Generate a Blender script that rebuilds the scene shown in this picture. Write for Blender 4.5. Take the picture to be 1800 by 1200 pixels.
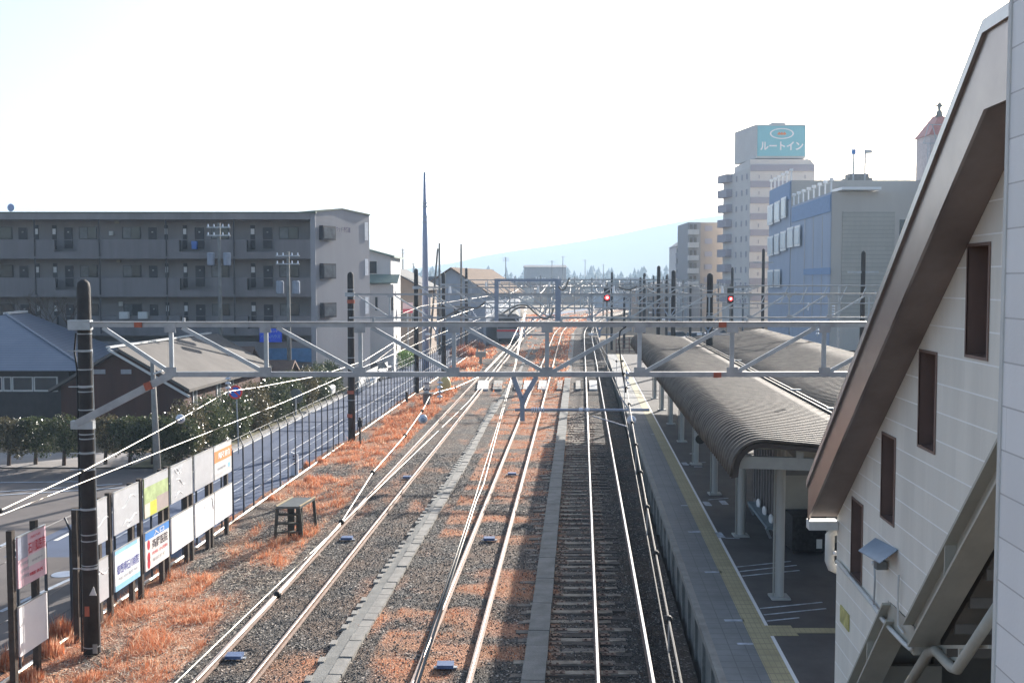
import bpy, bmesh, math, random
import numpy as np
from mathutils import Vector, Matrix
from mathutils.geometry import tessellate_polygon

random.seed(7)
RNG = np.random.default_rng(11)
R = math.radians
scene = bpy.context.scene
for o in list(bpy.data.objects):
    bpy.data.objects.remove(o)

# ------------------------------------------------------------------ camera
CAMZ = 7.7
FPX = 1850.0
PITCH = math.atan(105.0 / FPX)
cd = bpy.data.cameras.new('camera')
cd.sensor_width = 36.0
cd.lens = FPX / 1800.0 * 36.0
cd.clip_start = 0.1
cd.clip_end = 60000
cam = bpy.data.objects.new('camera', cd)
scene.collection.objects.link(cam)
cam.location = (0, 0, CAMZ)
cam.rotation_euler = (math.pi / 2 - PITCH, 0, 0)
scene.camera = cam

# ------------------------------------------------------------------ light
SUN_AZ = R(26.0)      # to the right of straight ahead (+Y)
SUN_EL = R(20.0)
w = bpy.data.worlds.new('World')
scene.world = w
w.use_nodes = True
nt = w.node_tree
nt.nodes.clear()
sky = nt.nodes.new('ShaderNodeTexSky')
sky.sky_type = 'NISHITA'
sky.sun_disc = False
sky.sun_elevation = SUN_EL
sky.sun_rotation = SUN_AZ
sky.altitude = 450
sky.air_density = 0.8
sky.dust_density = 3.2
sky.ozone_density = 0.6
bg = nt.nodes.new('ShaderNodeBackground')
bg.inputs['Strength'].default_value = 0.08
ow = nt.nodes.new('ShaderNodeOutputWorld')
nt.links.new(sky.outputs[0], bg.inputs[0])
nt.links.new(bg.outputs[0], ow.inputs[0])

sd = bpy.data.lights.new('sun', 'SUN')
sd.energy = 5.0
sd.angle = R(0.5)
sd.color = (1.0, 0.93, 0.84)
sun = bpy.data.objects.new('sun', sd)
scene.collection.objects.link(sun)
sdir = Vector((math.sin(SUN_AZ) * math.cos(SUN_EL), math.cos(SUN_AZ) * math.cos(SUN_EL), math.sin(SUN_EL)))
sun.rotation_euler = sdir.to_track_quat('Z', 'Y').to_euler()
sun.location = (40, 60, 60)

vs = scene.view_settings
vs.view_transform = 'Standard'
vs.look = 'None'
vs.gamma = 1
vs.use_curve_mapping = False
vs.exposure = 1.55
scene.cycles.volume_bounces = 1
scene.cycles.max_bounces = 6
scene.cycles.diffuse_bounces = 3
scene.cycles.glossy_bounces = 3
scene.cycles.caustics_reflective = False
scene.cycles.caustics_refractive = False

# ------------------------------------------------------------------ pixel helpers (photo is 1800 x 1200)
CP, SP = math.cos(PITCH), math.sin(PITCH)
def ray(px, py):
    u = (px - 900) / FPX
    v = (600 - py) / FPX
    return Vector((u, CP + v * SP, -SP + v * CP))
def at(px, py, Y):
    d = ray(px, py)
    return Vector((0, 0, CAMZ)) + d * (Y / d.y)
def onz(px, py, z=0.0):
    d = ray(px, py)
    return Vector((0, 0, CAMZ)) + d * ((z - CAMZ) / d.z)
def onwall(px, py, c, s):
    d = ray(px, py)
    t = c / (d.x - s * d.y)
    return Vector((0, 0, CAMZ)) + d * t

# ------------------------------------------------------------------ materials
MATS = {}
def mat(name, col, rough=0.7, metal=0.0, var=0.12, scale=3.0, bump=0.0, bscale=None, col2=None, alpha=None, spec=0.4, transl=0.0, streak=False):
    if name in MATS:
        return MATS[name]
    m = bpy.data.materials.new(name)
    m.use_nodes = True
    t = m.node_tree
    b = t.nodes['Principled BSDF']
    b.inputs['Roughness'].default_value = rough
    b.inputs['Metallic'].default_value = metal
    b.inputs['Specular IOR Level'].default_value = spec
    tc = t.nodes.new('ShaderNodeTexCoord')
    n = t.nodes.new('ShaderNodeTexNoise')
    n.inputs['Scale'].default_value = scale
    n.inputs['Detail'].default_value = 5
    n.inputs['Roughness'].default_value = 0.65
    if streak:
        mp = t.nodes.new('ShaderNodeMapping')
        mp.inputs['Scale'].default_value = (1, 1, 0.12)
        t.links.new(tc.outputs['Object'], mp.inputs['Vector'])
        t.links.new(mp.outputs[0], n.inputs['Vector'])
    else:
        t.links.new(tc.outputs['Object'], n.inputs['Vector'])
    r = t.nodes.new('ShaderNodeValToRGB')
    c = Vector(col)
    c2 = Vector(col2) if col2 else c * (1 + var)
    c1 = c * (1 - var) if not col2 else c
    r.color_ramp.elements[0].position = 0.33
    r.color_ramp.elements[1].position = 0.67
    r.color_ramp.elements[0].color = (*c1, 1)
    r.color_ramp.elements[1].color = (*[min(1, x) for x in c2], 1)
    t.links.new(n.outputs['Fac'], r.inputs[0])
    t.links.new(r.outputs[0], b.inputs['Base Color'])
    if bump > 0:
        n2 = t.nodes.new('ShaderNodeTexNoise')
        n2.inputs['Scale'].default_value = bscale or scale * 6
        n2.inputs['Detail'].default_value = 3
        t.links.new(tc.outputs['Object'], n2.inputs['Vector'])
        bp = t.nodes.new('ShaderNodeBump')
        bp.inputs['Strength'].default_value = bump
        bp.inputs['Distance'].default_value = 0.05
        t.links.new(n2.outputs['Fac'], bp.inputs['Height'])
        t.links.new(bp.outputs[0], b.inputs['Normal'])
    if transl > 0:
        tr = t.nodes.new('ShaderNodeBsdfTranslucent')
        t.links.new(r.outputs[0], tr.inputs['Color'])
        mx = t.nodes.new('ShaderNodeMixShader')
        mx.inputs[0].default_value = transl
        t.links.new(b.outputs[0], mx.inputs[1])
        t.links.new(tr.outputs[0], mx.inputs[2])
        t.links.new(mx.outputs[0], t.nodes['Material Output'].inputs['Surface'])
    MATS[name] = m
    return m

def N(t, typ, **kw):
    n = t.nodes.new(typ)
    for k, v in kw.items():
        setattr(n, k, v)
    return n
def math_node(t, op, a, b=None):
    n = t.nodes.new('ShaderNodeMath')
    n.operation = op
    for i, x in enumerate((a, b)):
        if x is None: continue
        if isinstance(x, (int, float)): n.inputs[i].default_value = x
        else: t.links.new(x, n.inputs[i])
    return n.outputs[0]

def seam_mat(name, col, seamcol, dz, dt, phase=0.0, width=0.03, var=0.06, rough=0.55, vert_w=0.006, streak=False):
    """sidings: horizontal seams every dz, staggered vertical joints every dt along Y"""
    m = mat(name, col, rough, 0, var, 1.6, 0.05, 30, streak=True)
    t = m.node_tree
    b = t.nodes['Principled BSDF']
    tc = N(t, 'ShaderNodeTexCoord')
    sp = N(t, 'ShaderNodeSeparateXYZ')
    t.links.new(tc.outputs['Object'], sp.inputs[0])
    zz = math_node(t, 'DIVIDE', math_node(t, 'ADD', sp.outputs[2], phase + 100 * dz), dz)
    fz = math_node(t, 'FRACT', zz)
    s1 = math_node(t, 'LESS_THAN', fz, width)
    row = math_node(t, 'FLOOR', zz)
    off = math_node(t, 'MULTIPLY', math_node(t, 'FRACT', math_node(t, 'MULTIPLY', row, 0.37)), dt)
    yy = math_node(t, 'DIVIDE', math_node(t, 'ADD', math_node(t, 'ADD', sp.outputs[1], sp.outputs[0]), off), dt)
    fy = math_node(t, 'FRACT', math_node(t, 'ADD', yy, 100))
    s2 = math_node(t, 'LESS_THAN', fy, vert_w)
    s = math_node(t, 'MAXIMUM', s1, s2)
    # per-row tone
    wn = N(t, 'ShaderNodeTexWhiteNoise', noise_dimensions='2D')
    cb = N(t, 'ShaderNodeCombineXYZ')
    t.links.new(row, cb.inputs[0]); t.links.new(math_node(t, 'FLOOR', yy), cb.inputs[1])
    t.links.new(cb.outputs[0], wn.inputs['Vector'])
    ton = math_node(t, 'ADD', math_node(t, 'MULTIPLY', wn.outputs['Value'], 0.08), 0.96)
    src = b.inputs['Base Color'].links[0].from_socket
    vm = N(t, 'ShaderNodeVectorMath', operation='SCALE')
    t.links.new(src, vm.inputs[0]); t.links.new(ton, vm.inputs['Scale'])
    mx = N(t, 'ShaderNodeMix', data_type='RGBA')
    t.links.new(s, mx.inputs[0])
    t.links.new(vm.outputs[0], mx.inputs[6])
    mx.inputs[7].default_value = (*seamcol, 1)
    t.links.new(mx.outputs[2], b.inputs['Base Color'])
    return m

M_steel = mat('galvanised steel', (0.40, 0.43, 0.46), 0.45, 0.55, 0.18, 2.5, 0.05)
M_chord = mat('weathered galvanised chord', (0.30, 0.31, 0.33), 0.5, 0.5, 0.25, 2.6, 0.05, col2=(0.46, 0.47, 0.48))
M_pole = mat('dark concrete pole', (0.035, 0.032, 0.032), 0.75, 0, 0.35, 2.0, 0.2, 20)
M_wire = mat('copper and aluminium wire', (0.26, 0.25, 0.23), 0.5, 0.8, 0.08, 4)
M_railtop = mat('polished rail head', (0.75, 0.74, 0.72), 0.22, 1.0, 0.05, 8)
M_railtop2 = mat('dull worn rail head', (0.42, 0.33, 0.28), 0.42, 0.8, 0.25, 3)
M_railside = mat('rusty rail side', (0.17, 0.11, 0.085), 0.7, 0.2, 0.3, 6, 0.1)
M_sleeper = mat('weathered sleeper timber', (0.10, 0.085, 0.075), 0.85, 0, 0.35, 3, 0.3, 25, col2=(0.26, 0.23, 0.20))
M_concrete = mat('grey concrete', (0.27, 0.26, 0.24), 0.85, 0, 0.2, 2.2, 0.15, 25)
M_concrete_d = mat('dark stained concrete', (0.20, 0.20, 0.19), 0.9, 0, 0.25, 1.8, 0.2, 25)
M_white = mat('white paint', (0.80, 0.80, 0.80), 0.5, 0, 0.04, 3)
M_offwhite = mat('off-white paint', (0.62, 0.62, 0.60), 0.6, 0, 0.08, 2)
M_black = mat('black rubber', (0.02, 0.02, 0.02), 0.6, 0, 0.2, 5)
M_porc = mat('porcelain insulator', (0.72, 0.76, 0.84), 0.2, 0, 0.05, 5)
M_orange = mat('faded orange mark', (0.42, 0.11, 0.06), 0.6, 0, 0.15, 12)
M_glass = mat('dark window glass', (0.035, 0.045, 0.055), 0.12, 0, 0.2, 1, spec=0.6)
M_greywall = mat('plain grey render', (0.30, 0.30, 0.32), 0.85, 0, 0.1, 0.8, 0.06, 12, streak=True)  # grey render with vertical streaks

# ------------------------------------------------------------------ mesh builder
COL = scene.collection
class MB:
    def __init__(s):
        s.v = []; s.f = []; s.mi = []
    def add(s, vs_, fs, mi=0):
        o = len(s.v)
        s.v += [tuple(v) for v in vs_]
        s.f += [tuple(i + o for i in f) for f in fs]
        s.mi += [mi] * len(fs)
        return s
    def box(s, x0, x1, y0, y1, z0, z1, mi=0):
        vs_ = [(x0,y0,z0),(x1,y0,z0),(x1,y1,z0),(x0,y1,z0),(x0,y0,z1),(x1,y0,z1),(x1,y1,z1),(x0,y1,z1)]
        return s.add(vs_, [(0,3,2,1),(4,5,6,7),(0,1,5,4),(1,2,6,5),(2,3,7,6),(3,0,4,7)], mi)
    def hexa(s, p, mi=0):   # p: 4 bottom + 4 top
        return s.add(p, [(0,3,2,1),(4,5,6,7),(0,1,5,4),(1,2,6,5),(2,3,7,6),(3,0,4,7)], mi)
    def prism(s, poly, d, mi=0):   # planar polygon list extruded by vector d
        n = len(poly); d = Vector(d)
        a = [Vector(p) for p in poly]; b = [p + d for p in a]
        fs = [tuple(range(n-1, -1, -1)), tuple(range(n, 2*n))]
        fs += [(i, (i+1) % n, n + (i+1) % n, n + i) for i in range(n)]
        return s.add(a + b, fs, mi)
    def bar(s, a, b, wd, ht=None, mi=0):
        a = Vector(a); b = Vector(b); ht = ht or wd
        d = (b - a).normalized()
        up = Vector((0,0,1)) if abs(d.z) < 0.95 else Vector((0,1,0))
        x = d.cross(up).normalized() * wd / 2
        z = x.normalized().cross(d).normalized() * ht / 2
        return s.hexa([a-x-z, a+x-z, b+x-z, b-x-z, a-x+z, a+x+z, b+x+z, b-x+z], mi)
    def tube(s, pts, r, n=6, mi=0, caps=True):
        pts = [Vector(p) for p in pts]
        rs = r if isinstance(r, (list, tuple)) else [r] * len(pts)
        o = len(s.v)
        prev = None
        for i, p in enumerate(pts):
            d = (pts[min(i+1, len(pts)-1)] - pts[max(i-1, 0)])
            if d.length < 1e-9: d = Vector((0,0,1))
            d.normalize()
            if prev is None:
                up = Vector((0,0,1)) if abs(d.z) < 0.9 else Vector((1,0,0))
                x = d.cross(up).normalized()
            else:
                x = (prev - d * prev.dot(d)).normalized()
            prev = x
            y = d.cross(x)
            for k in range(n):
                a = 2 * math.pi * k / n
                s.v.append(tuple(p + (x * math.cos(a) + y * math.sin(a)) * rs[i]))
        for i in range(len(pts)-1):
            for k in range(n):
                s.f.append((o+i*n+k, o+i*n+(k+1) % n, o+(i+1)*n+(k+1) % n, o+(i+1)*n+k)); s.mi.append(mi)
        if caps:
            s.f.append(tuple(o+k for k in range(n-1, -1, -1))); s.mi.append(mi)
            e = o + (len(pts)-1)*n
            s.f.append(tuple(e+k for k in range(n))); s.mi.append(mi)
        return s
    def ball(s, c, r, n=10, m=7, mi=0, sq=(1,1,1)):
        c = Vector(c); o = len(s.v)
        for i in range(m+1):
            th = math.pi * i / m
            for k in range(n):
                a = 2*math.pi*k/n
                s.v.append((c.x + r*sq[0]*math.sin(th)*math.cos(a), c.y + r*sq[1]*math.sin(th)*math.sin(a), c.z + r*sq[2]*math.cos(th)))
        for i in range(m):
            for k in range(n):
                s.f.append((o+i*n+k, o+(i+1)*n+k, o+(i+1)*n+(k+1) % n, o+i*n+(k+1) % n)); s.mi.append(mi)
        return s
    def build(s, name, m, parent=None, smooth=False, loc=None):
        me = bpy.data.meshes.new(name)
        off = Vector((0,0,0))
        if parent is not None:
            q = parent
            while q is not None:
                off += q.location; q = q.parent
        if loc is not None and parent is None:
            off = Vector(loc)
        me.from_pydata([(v[0]-off.x, v[1]-off.y, v[2]-off.z) for v in s.v], [], s.f)
        ms = m if isinstance(m, (list, tuple)) else [m]
        for x in ms: me.materials.append(x)
        if len(ms) > 1:
            me.polygons.foreach_set('material_index', s.mi)
        if smooth:
            me.polygons.foreach_set('use_smooth', [True] * len(me.polygons))
        me.validate(); me.update()
        o = bpy.data.objects.new(name, me)
        COL.objects.link(o)
        if parent is not None: o.parent = parent
        elif loc is not None: o.location = loc
        return o

def tag(o, label=None, cat=None, group=None, kind=None):
    if label: o['label'] = label
    if cat: o['category'] = cat
    if group: o['group'] = group
    if kind: o['kind'] = kind
    return o
def thing(name, loc, label, cat, group=None):
    o = bpy.data.objects.new(name, None)
    o.empty_display_size = 0.3
    COL.objects.link(o)
    o.location = loc
    return tag(o, label, cat, group)
def one(mb, name, m, label, cat, group=None, loc=None, smooth=False):
    return tag(mb.build(name, m, None, smooth, loc), label, cat, group)
def struct(mb, name, m, smooth=False):
    return tag(mb.build(name, m, None, smooth), kind='structure')
def copy_tree(o, parent=None):
    c = o.copy(); COL.objects.link(c); c.parent = parent
    for ch in list(o.children): copy_tree(ch, c)
    return c
def text_mb(txt, h, origin, ux, uz, mi=0, bold=0.0, width=None, align='CENTER', ext=0.006):
    """text as mesh, laid in the plane (ux, uz) at origin (centre)"""
    cu = bpy.data.curves.new('t', 'FONT')
    cu.body = txt; cu.size = 1.0; cu.align_x = 'CENTER'; cu.align_y = 'CENTER'
    cu.offset = bold; cu.resolution_u = 3
    ob = bpy.data.objects.new('t', cu)
    COL.objects.link(ob)
    bpy.context.view_layer.update()
    me = bpy.data.meshes.new_from_object(ob.evaluated_get(bpy.context.evaluated_depsgraph_get()))
    vs_ = [v.co.copy() for v in me.vertices]
    fs = [tuple(p.vertices) for p in me.polygons]
    bpy.data.objects.remove(ob); bpy.data.curves.remove(cu); bpy.data.meshes.remove(me)
    mb = MB()
    if not vs_: return mb
    xs = [v.x for v in vs_]; ys = [v.y for v in vs_]
    sh = h / max(0.01, (max(ys) - min(ys)))
    sw = sh if width is None else width / max(0.01, (max(xs) - min(xs)))
    cx = (max(xs) + min(xs)) / 2; cy = (max(ys) + min(ys)) / 2
    O = Vector(origin); ux = Vector(ux).normalized(); uz = Vector(uz).normalized()
    mb.add([O + ux * (v.x - cx) * sw + uz * (v.y - cy) * sh for v in vs_], fs, mi)
    return mb

# smooth value noise in python
_perm = RNG.random((256, 256))
def vnoise(x, y):
    x = np.asarray(x, float); y = np.asarray(y, float)
    xi = np.floor(x).astype(int); yi = np.floor(y).astype(int)
    fx = x - xi; fy = y - yi
    fx = fx*fx*(3-2*fx); fy = fy*fy*(3-2*fy)
    g = lambda a, b: _perm[a % 256, b % 256]
    return (g(xi,yi)*(1-fx)+g(xi+1,yi)*fx)*(1-fy) + (g(xi,yi+1)*(1-fx)+g(xi+1,yi+1)*fx)*fy
def fbm(x, y, o=4):
    s = 0; a = 0.5; t = 0
    for k in range(o):
        s = s + a * vnoise(np.asarray(x)*2**k + 17*k, np.asarray(y)*2**k + 31*k); t += a; a *= 0.5
    return s / t

# ------------------------------------------------------------------ track lines
def line_from(p, q, z=0.0):
    a = onz(*p, z); b = onz(*q, z)
    s = (b.x - a.x) / (b.y - a.y)
    return a.x - s * a.y, s
LA = line_from((385, 1200), (855, 660))
LB = line_from((772, 1200), (962, 640))
LC = line_from((1101, 1200), (1039, 640))
S = LC[1]
def bend(Y):
    return 0.0007 * (Y - 150) ** 2 if Y > 150 else 0.0
def lx(L, Y, off=0.0):
    return L[0] + L[1] * Y + off + bend(Y)
ZP = 0.95      # platform top
def pc(px, py, z=ZP):  # X0 on C-parallel line through a pixel at height z
    a = onz(px, py, z); return a.x - S * a.y
PE = pc(1162, 900)      # platform edge
TL = pc(1356, 1198); TR = pc(1400, 1198)
COLX = pc(1373, 1055)

# ------------------------------------------------------------------ ground
GZ = -0.62
M_ground = mat('dry earth and grass ground', (0.16, 0.125, 0.085), 0.95, 0, 0.3, 0.05, 0.2, 2, col2=(0.26, 0.19, 0.12))
struct(MB().add([(-20000,-3000,GZ-0.1),(20000,-3000,GZ-0.1),(20000,20000,GZ-0.1),(-20000,20000,GZ-0.1)], [(0,1,2,3)]), 'ground', M_ground)

# rail yard bed : a graded sheet with vertex noise and a grass mask attribute
FL = (-11.55, 0.0585)    # fence line
def verge_w(X, Y):
    return X - (FL[0] + FL[1] * Y + (bend(Y)))
xa0, xs = LA
def grass_mask(X, Y):
    X = np.asarray(X, float); Y = np.asarray(Y, float)
    bd = np.where(Y > 150, 0.0007 * (Y-150)**2, 0)
    a = X - (LA[0] + LA[1]*Y) - bd
    b = X - (LB[0] + LB[1]*Y) - bd
    c = X - (LC[0] + LC[1]*Y) - bd
    n = fbm(X*0.9, Y*0.33, 4); n2 = fbm(X*0.35+9, Y*0.16+3, 3); n3 = fbm(X*0.5+40, Y*1.1+13, 4)
    g = np.zeros_like(X)
    vg = np.clip((n*0.8 + n2*0.7 - 0.70) * 5 + 0.62, 0, 1)
    g = np.where(a < -1.15, vg, g)
    g = np.where((a >= -1.15) & (a < 1.2), np.clip((n - 0.62 - 0.0*Y) * 4, 0, 0.5), g)
    far = np.clip((Y - 30) / 50, 0, 1)
    g = np.where((a >= 1.2) & (b < -1.6), np.clip((n - 0.60 + 0.10*far) * 5, 0, 1), g)
    g = np.where((b >= -1.6) & (b < 2.2), np.clip((n3 - 0.50 + 0.18*far) * 5 + 0.28, 0, 0.85), g)
    g = np.where(c > -1.35, 0.0, g)
    g = np.where((c > 1.6), vg, g)
    return g
def zbed(X, Y):
    X = np.asarray(X, float); Y = np.asarray(Y, float)
    bd = np.where(Y > 150, 0.0007 * (Y-150)**2, 0)
    v = X - (FL[0] + FL[1]*Y) - bd
    a = X - (LA[0] + LA[1]*Y) - bd
    z = np.full_like(X, -0.182)
    t = np.clip((-a - 1.2) / 2.8, 0, 1)
    z = z - 0.3 * t * t * (3 - 2*t)
    z = z + 0.07 * (fbm(X*1.7, Y*1.7, 3) - 0.5)
    z = z + 0.16 * (fbm(X*0.5, Y*0.5, 2) - 0.5) * t
    return z
ys = [8.0]
while ys[-1] < 420:
    y = ys[-1]
    ys.append(y + (0.16 if y < 45 else 0.16 * (y/45)**1.6))
ys = np.array(ys)
us = np.linspace(0, 1, 105)
XL = FL[0] + FL[1]*ys - 0.35 + np.where(ys > 150, 0.0007*(ys-150)**2, 0)
XR = PE + S*ys - 0.02 + np.where(ys > 150, 0.0007*(ys-150)**2, 0) + np.where(ys > 98, 0.0, 0)
GX = XL[:, None] + (XR - XL)[:, None] * us[None, :]
GY = np.repeat(ys[:, None], len(us), 1)
GZz = zbed(GX, GY)
verts = np.stack([GX, GY, GZz], -1).reshape(-1, 3)
ny, nx = GX.shape
idx = np.arange(ny*nx).reshape(ny, nx)
faces = np.stack([idx[:-1,:-1], idx[:-1,1:], idx[1:,1:], idx[1:,:-1]], -1).reshape(-1, 4)
def np_mesh(name, verts, faces, mats, smooth=False):
    me = bpy.data.meshes.new(name)
    me.vertices.add(len(verts)); me.vertices.foreach_set('co', verts.astype(np.float32).ravel())
    k = faces.shape[1]
    me.loops.add(faces.size); me.loops.foreach_set('vertex_index', faces.astype(np.int32).ravel())
    me.polygons.add(len(faces)); me.polygons.foreach_set('loop_start', (np.arange(len(faces))*k).astype(np.int32))
    me.polygons.foreach_set('loop_total', np.full(len(faces), k, np.int32))
    if smooth: me.polygons.foreach_set('use_smooth', np.ones(len(faces), bool))
    for m in mats: me.materials.append(m)
    me.update(calc_edges=True)
    o = bpy.data.objects.new(name, me); COL.objects.link(o)
    return o

def bed_material():
    m = bpy.data.materials.new('ballast gravel with dry grass litter'); m.use_nodes = True
    t = m.node_tree; b = t.nodes['Principled BSDF']; b.inputs['Roughness'].default_value = 0.9
    b.inputs['Specular IOR Level'].default_value = 0.25
    tc = N(t, 'ShaderNodeTexCoord')
    vo = N(t, 'ShaderNodeTexVoronoi'); vo.inputs['Scale'].default_value = 24
    t.links.new(tc.outputs['Object'], vo.inputs['Vector'])
    wn = N(t, 'ShaderNodeTexWhiteNoise', noise_dimensions='3D'); t.links.new(vo.outputs['Color'], wn.inputs['Vector'])
    cr = N(t, 'ShaderNodeValToRGB'); e = cr.color_ramp
    e.elements[0].position = 0.0; e.elements[0].color = (0.035, 0.034, 0.033, 1)
    e.elements[1].position = 0.9; e.elements[1].color = (0.13, 0.12, 0.11, 1)
    x = e.elements.new(0.97); x.color = (0.55, 0.5, 0.45, 1)
    t.links.new(wn.outputs['Value'], cr.inputs[0])
    n1 = N(t, 'ShaderNodeTexNoise'); n1.inputs['Scale'].default_value = 0.7; n1.inputs['Detail'].default_value = 5
    t.links.new(tc.outputs['Object'], n1.inputs['Vector'])
    soil = N(t, 'ShaderNodeValToRGB'); soil.color_ramp.elements[0].position = 0.42; soil.color_ramp.elements[1].position = 0.62
    soil.color_ramp.elements[0].color = (0, 0, 0, 1); soil.color_ramp.elements[1].color = (1, 1, 1, 1)
    t.links.new(n1.outputs['Fac'], soil.inputs[0])
    m1 = N(t, 'ShaderNodeMix', data_type='RGBA')
    t.links.new(math_node(t, 'MULTIPLY', soil.outputs[0], 0.45), m1.inputs[0])
    t.links.new(cr.outputs[0], m1.inputs[6]); m1.inputs[7].default_value = (0.20, 0.13, 0.09, 1)
    at_ = N(t, 'ShaderNodeAttribute', attribute_name='grass')
    n2 = N(t, 'ShaderNodeTexNoise'); n2.inputs['Scale'].default_value = 11; n2.inputs['Detail'].default_value = 5; n2.inputs['Roughness'].default_value = 0.8
    t.links.new(tc.outputs['Object'], n2.inputs['Vector'])
    lit = N(t, 'ShaderNodeValToRGB'); q = lit.color_ramp
    q.elements[0].position = 0.35; q.elements[0].color = (0.26, 0.11, 0.06, 1)
    q.elements[1].position = 0.72; q.elements[1].color = (0.74, 0.50, 0.34, 1)
    y = q.elements.new(0.52); y.color = (0.52, 0.23, 0.125, 1)
    t.links.new(n2.outputs['Fac'], lit.inputs[0])
    lv = N(t, 'ShaderNodeMix', data_type='RGBA'); t.links.new(math_node(t, 'MULTIPLY', soil.outputs[0], 0.55), lv.inputs[0]); t.links.new(lit.outputs[0], lv.inputs[6]); lv.inputs[7].default_value = (0.42, 0.22, 0.12, 1)
    fac = math_node(t, 'MULTIPLY', at_.outputs['Fac'], math_node(t, 'ADD', 0.35, n2.outputs['Fac']))
    fac.node.use_clamp = True
    m2 = N(t, 'ShaderNodeMix', data_type='RGBA')
    t.links.new(fac, m2.inputs[0]); t.links.new(m1.outputs[2], m2.inputs[6]); t.links.new(lv.outputs[2], m2.inputs[7])
    ao = N(t, 'ShaderNodeAttribute', attribute_name='painted_shade')  # darkens the bed by the platform: shade put into the colour
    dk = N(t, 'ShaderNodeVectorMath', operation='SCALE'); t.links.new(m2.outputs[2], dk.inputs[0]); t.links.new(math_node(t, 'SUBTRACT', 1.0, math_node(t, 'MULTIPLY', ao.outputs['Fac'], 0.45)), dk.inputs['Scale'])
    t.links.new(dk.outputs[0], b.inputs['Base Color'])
    bp = N(t, 'ShaderNodeBump'); bp.inputs['Strength'].default_value = 0.9; bp.inputs['Distance'].default_value = 0.04
    t.links.new(vo.outputs['Distance'], bp.inputs['Height']); t.links.new(bp.outputs[0], b.inputs['Normal'])
    return m
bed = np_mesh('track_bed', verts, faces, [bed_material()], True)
a_ = bed.data.attributes.new('grass', 'FLOAT', 'POINT')
a_.data.foreach_set('value', grass_mask(GX, GY).ravel().astype(np.float32))
o_ = bed.data.attributes.new('painted_shade', 'FLOAT', 'POINT')  # mask for the painted shade along the platform track
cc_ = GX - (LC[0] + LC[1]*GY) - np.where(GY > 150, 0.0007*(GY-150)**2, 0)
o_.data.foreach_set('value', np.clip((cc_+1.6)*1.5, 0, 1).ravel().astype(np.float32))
tag(bed, kind='structure')

# ---- ballast stones (uncountable)
def stones(n, ymax=48):
    Y = 14 + (ymax-14) * RNG.random(n) ** 1.5
    l = FL[0] + 0.6 + FL[1]*Y; r = PE + S*Y - 0.4
    X = l + (r - l) * RNG.random(n)
    g = grass_mask(X, Y)
    a = np.abs(X - LA[0] - LA[1]*Y)
    keep = RNG.random(n) > g*0.75
    X = X[keep]; Y = Y[keep]; n = len(X)
    r0 = 0.010 + 0.014*RNG.random(n)
    base = np.array([[1,0,0],[-1,0,0],[0,1,0],[0,-1,0],[0,0,1],[0,0,-1]], float)
    V = base[None] * (r0[:, None, None]) * (0.6 + 0.8*RNG.random((n, 6, 1)))
    an = RNG.random(n) * 6.28; tl = (RNG.random(n)-.5)*1.6
    c, s_ = np.cos(an)[:, None], np.sin(an)[:, None]
    x = V[..., 0]*c - V[..., 1]*s_; y = V[..., 0]*s_ + V[..., 1]*c; z = V[..., 2]
    ct, st = np.cos(tl)[:, None], np.sin(tl)[:, None]
    x, z = x*ct - z*st, x*st + z*ct
    P = np.stack([x + X[:, None], y + Y[:, None], z + (zbed(X, Y) + r0*0.35)[:, None]], -1).reshape(-1, 3)
    f = np.array([[0,2,4],[2,1,4],[1,3,4],[3,0,4],[2,0,5],[1,2,5],[3,1,5],[0,3,5]])
    F = (np.arange(n)[:, None, None]*6 + f[None]).reshape(-1, 3)
    m = bpy.data.materials.new('crushed stone'); m.use_nodes = True
    t = m.node_tree; b = t.nodes['Principled BSDF']; b.inputs['Roughness'].default_value = 0.75
    gi = N(t, 'ShaderNodeNewGeometry'); cr = N(t, 'ShaderNodeValToRGB')
    cr.color_ramp.elements[0].color = (0.05, 0.05, 0.05, 1); cr.color_ramp.elements[1].color = (0.50, 0.46, 0.42, 1)
    x_ = cr.color_ramp.elements.new(0.82); x_.color = (0.12, 0.11, 0.10, 1)
    t.links.new(gi.outputs['Random Per Island'], cr.inputs[0]); t.links.new(cr.outputs[0], b.inputs['Base Color'])
    o = np_mesh('ballast_stones', P, F, [m])
    return tag(o, 'dark grey loose ballast stones scattered between the tracks', 'ballast', kind='stuff')
stones(70000)

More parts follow.
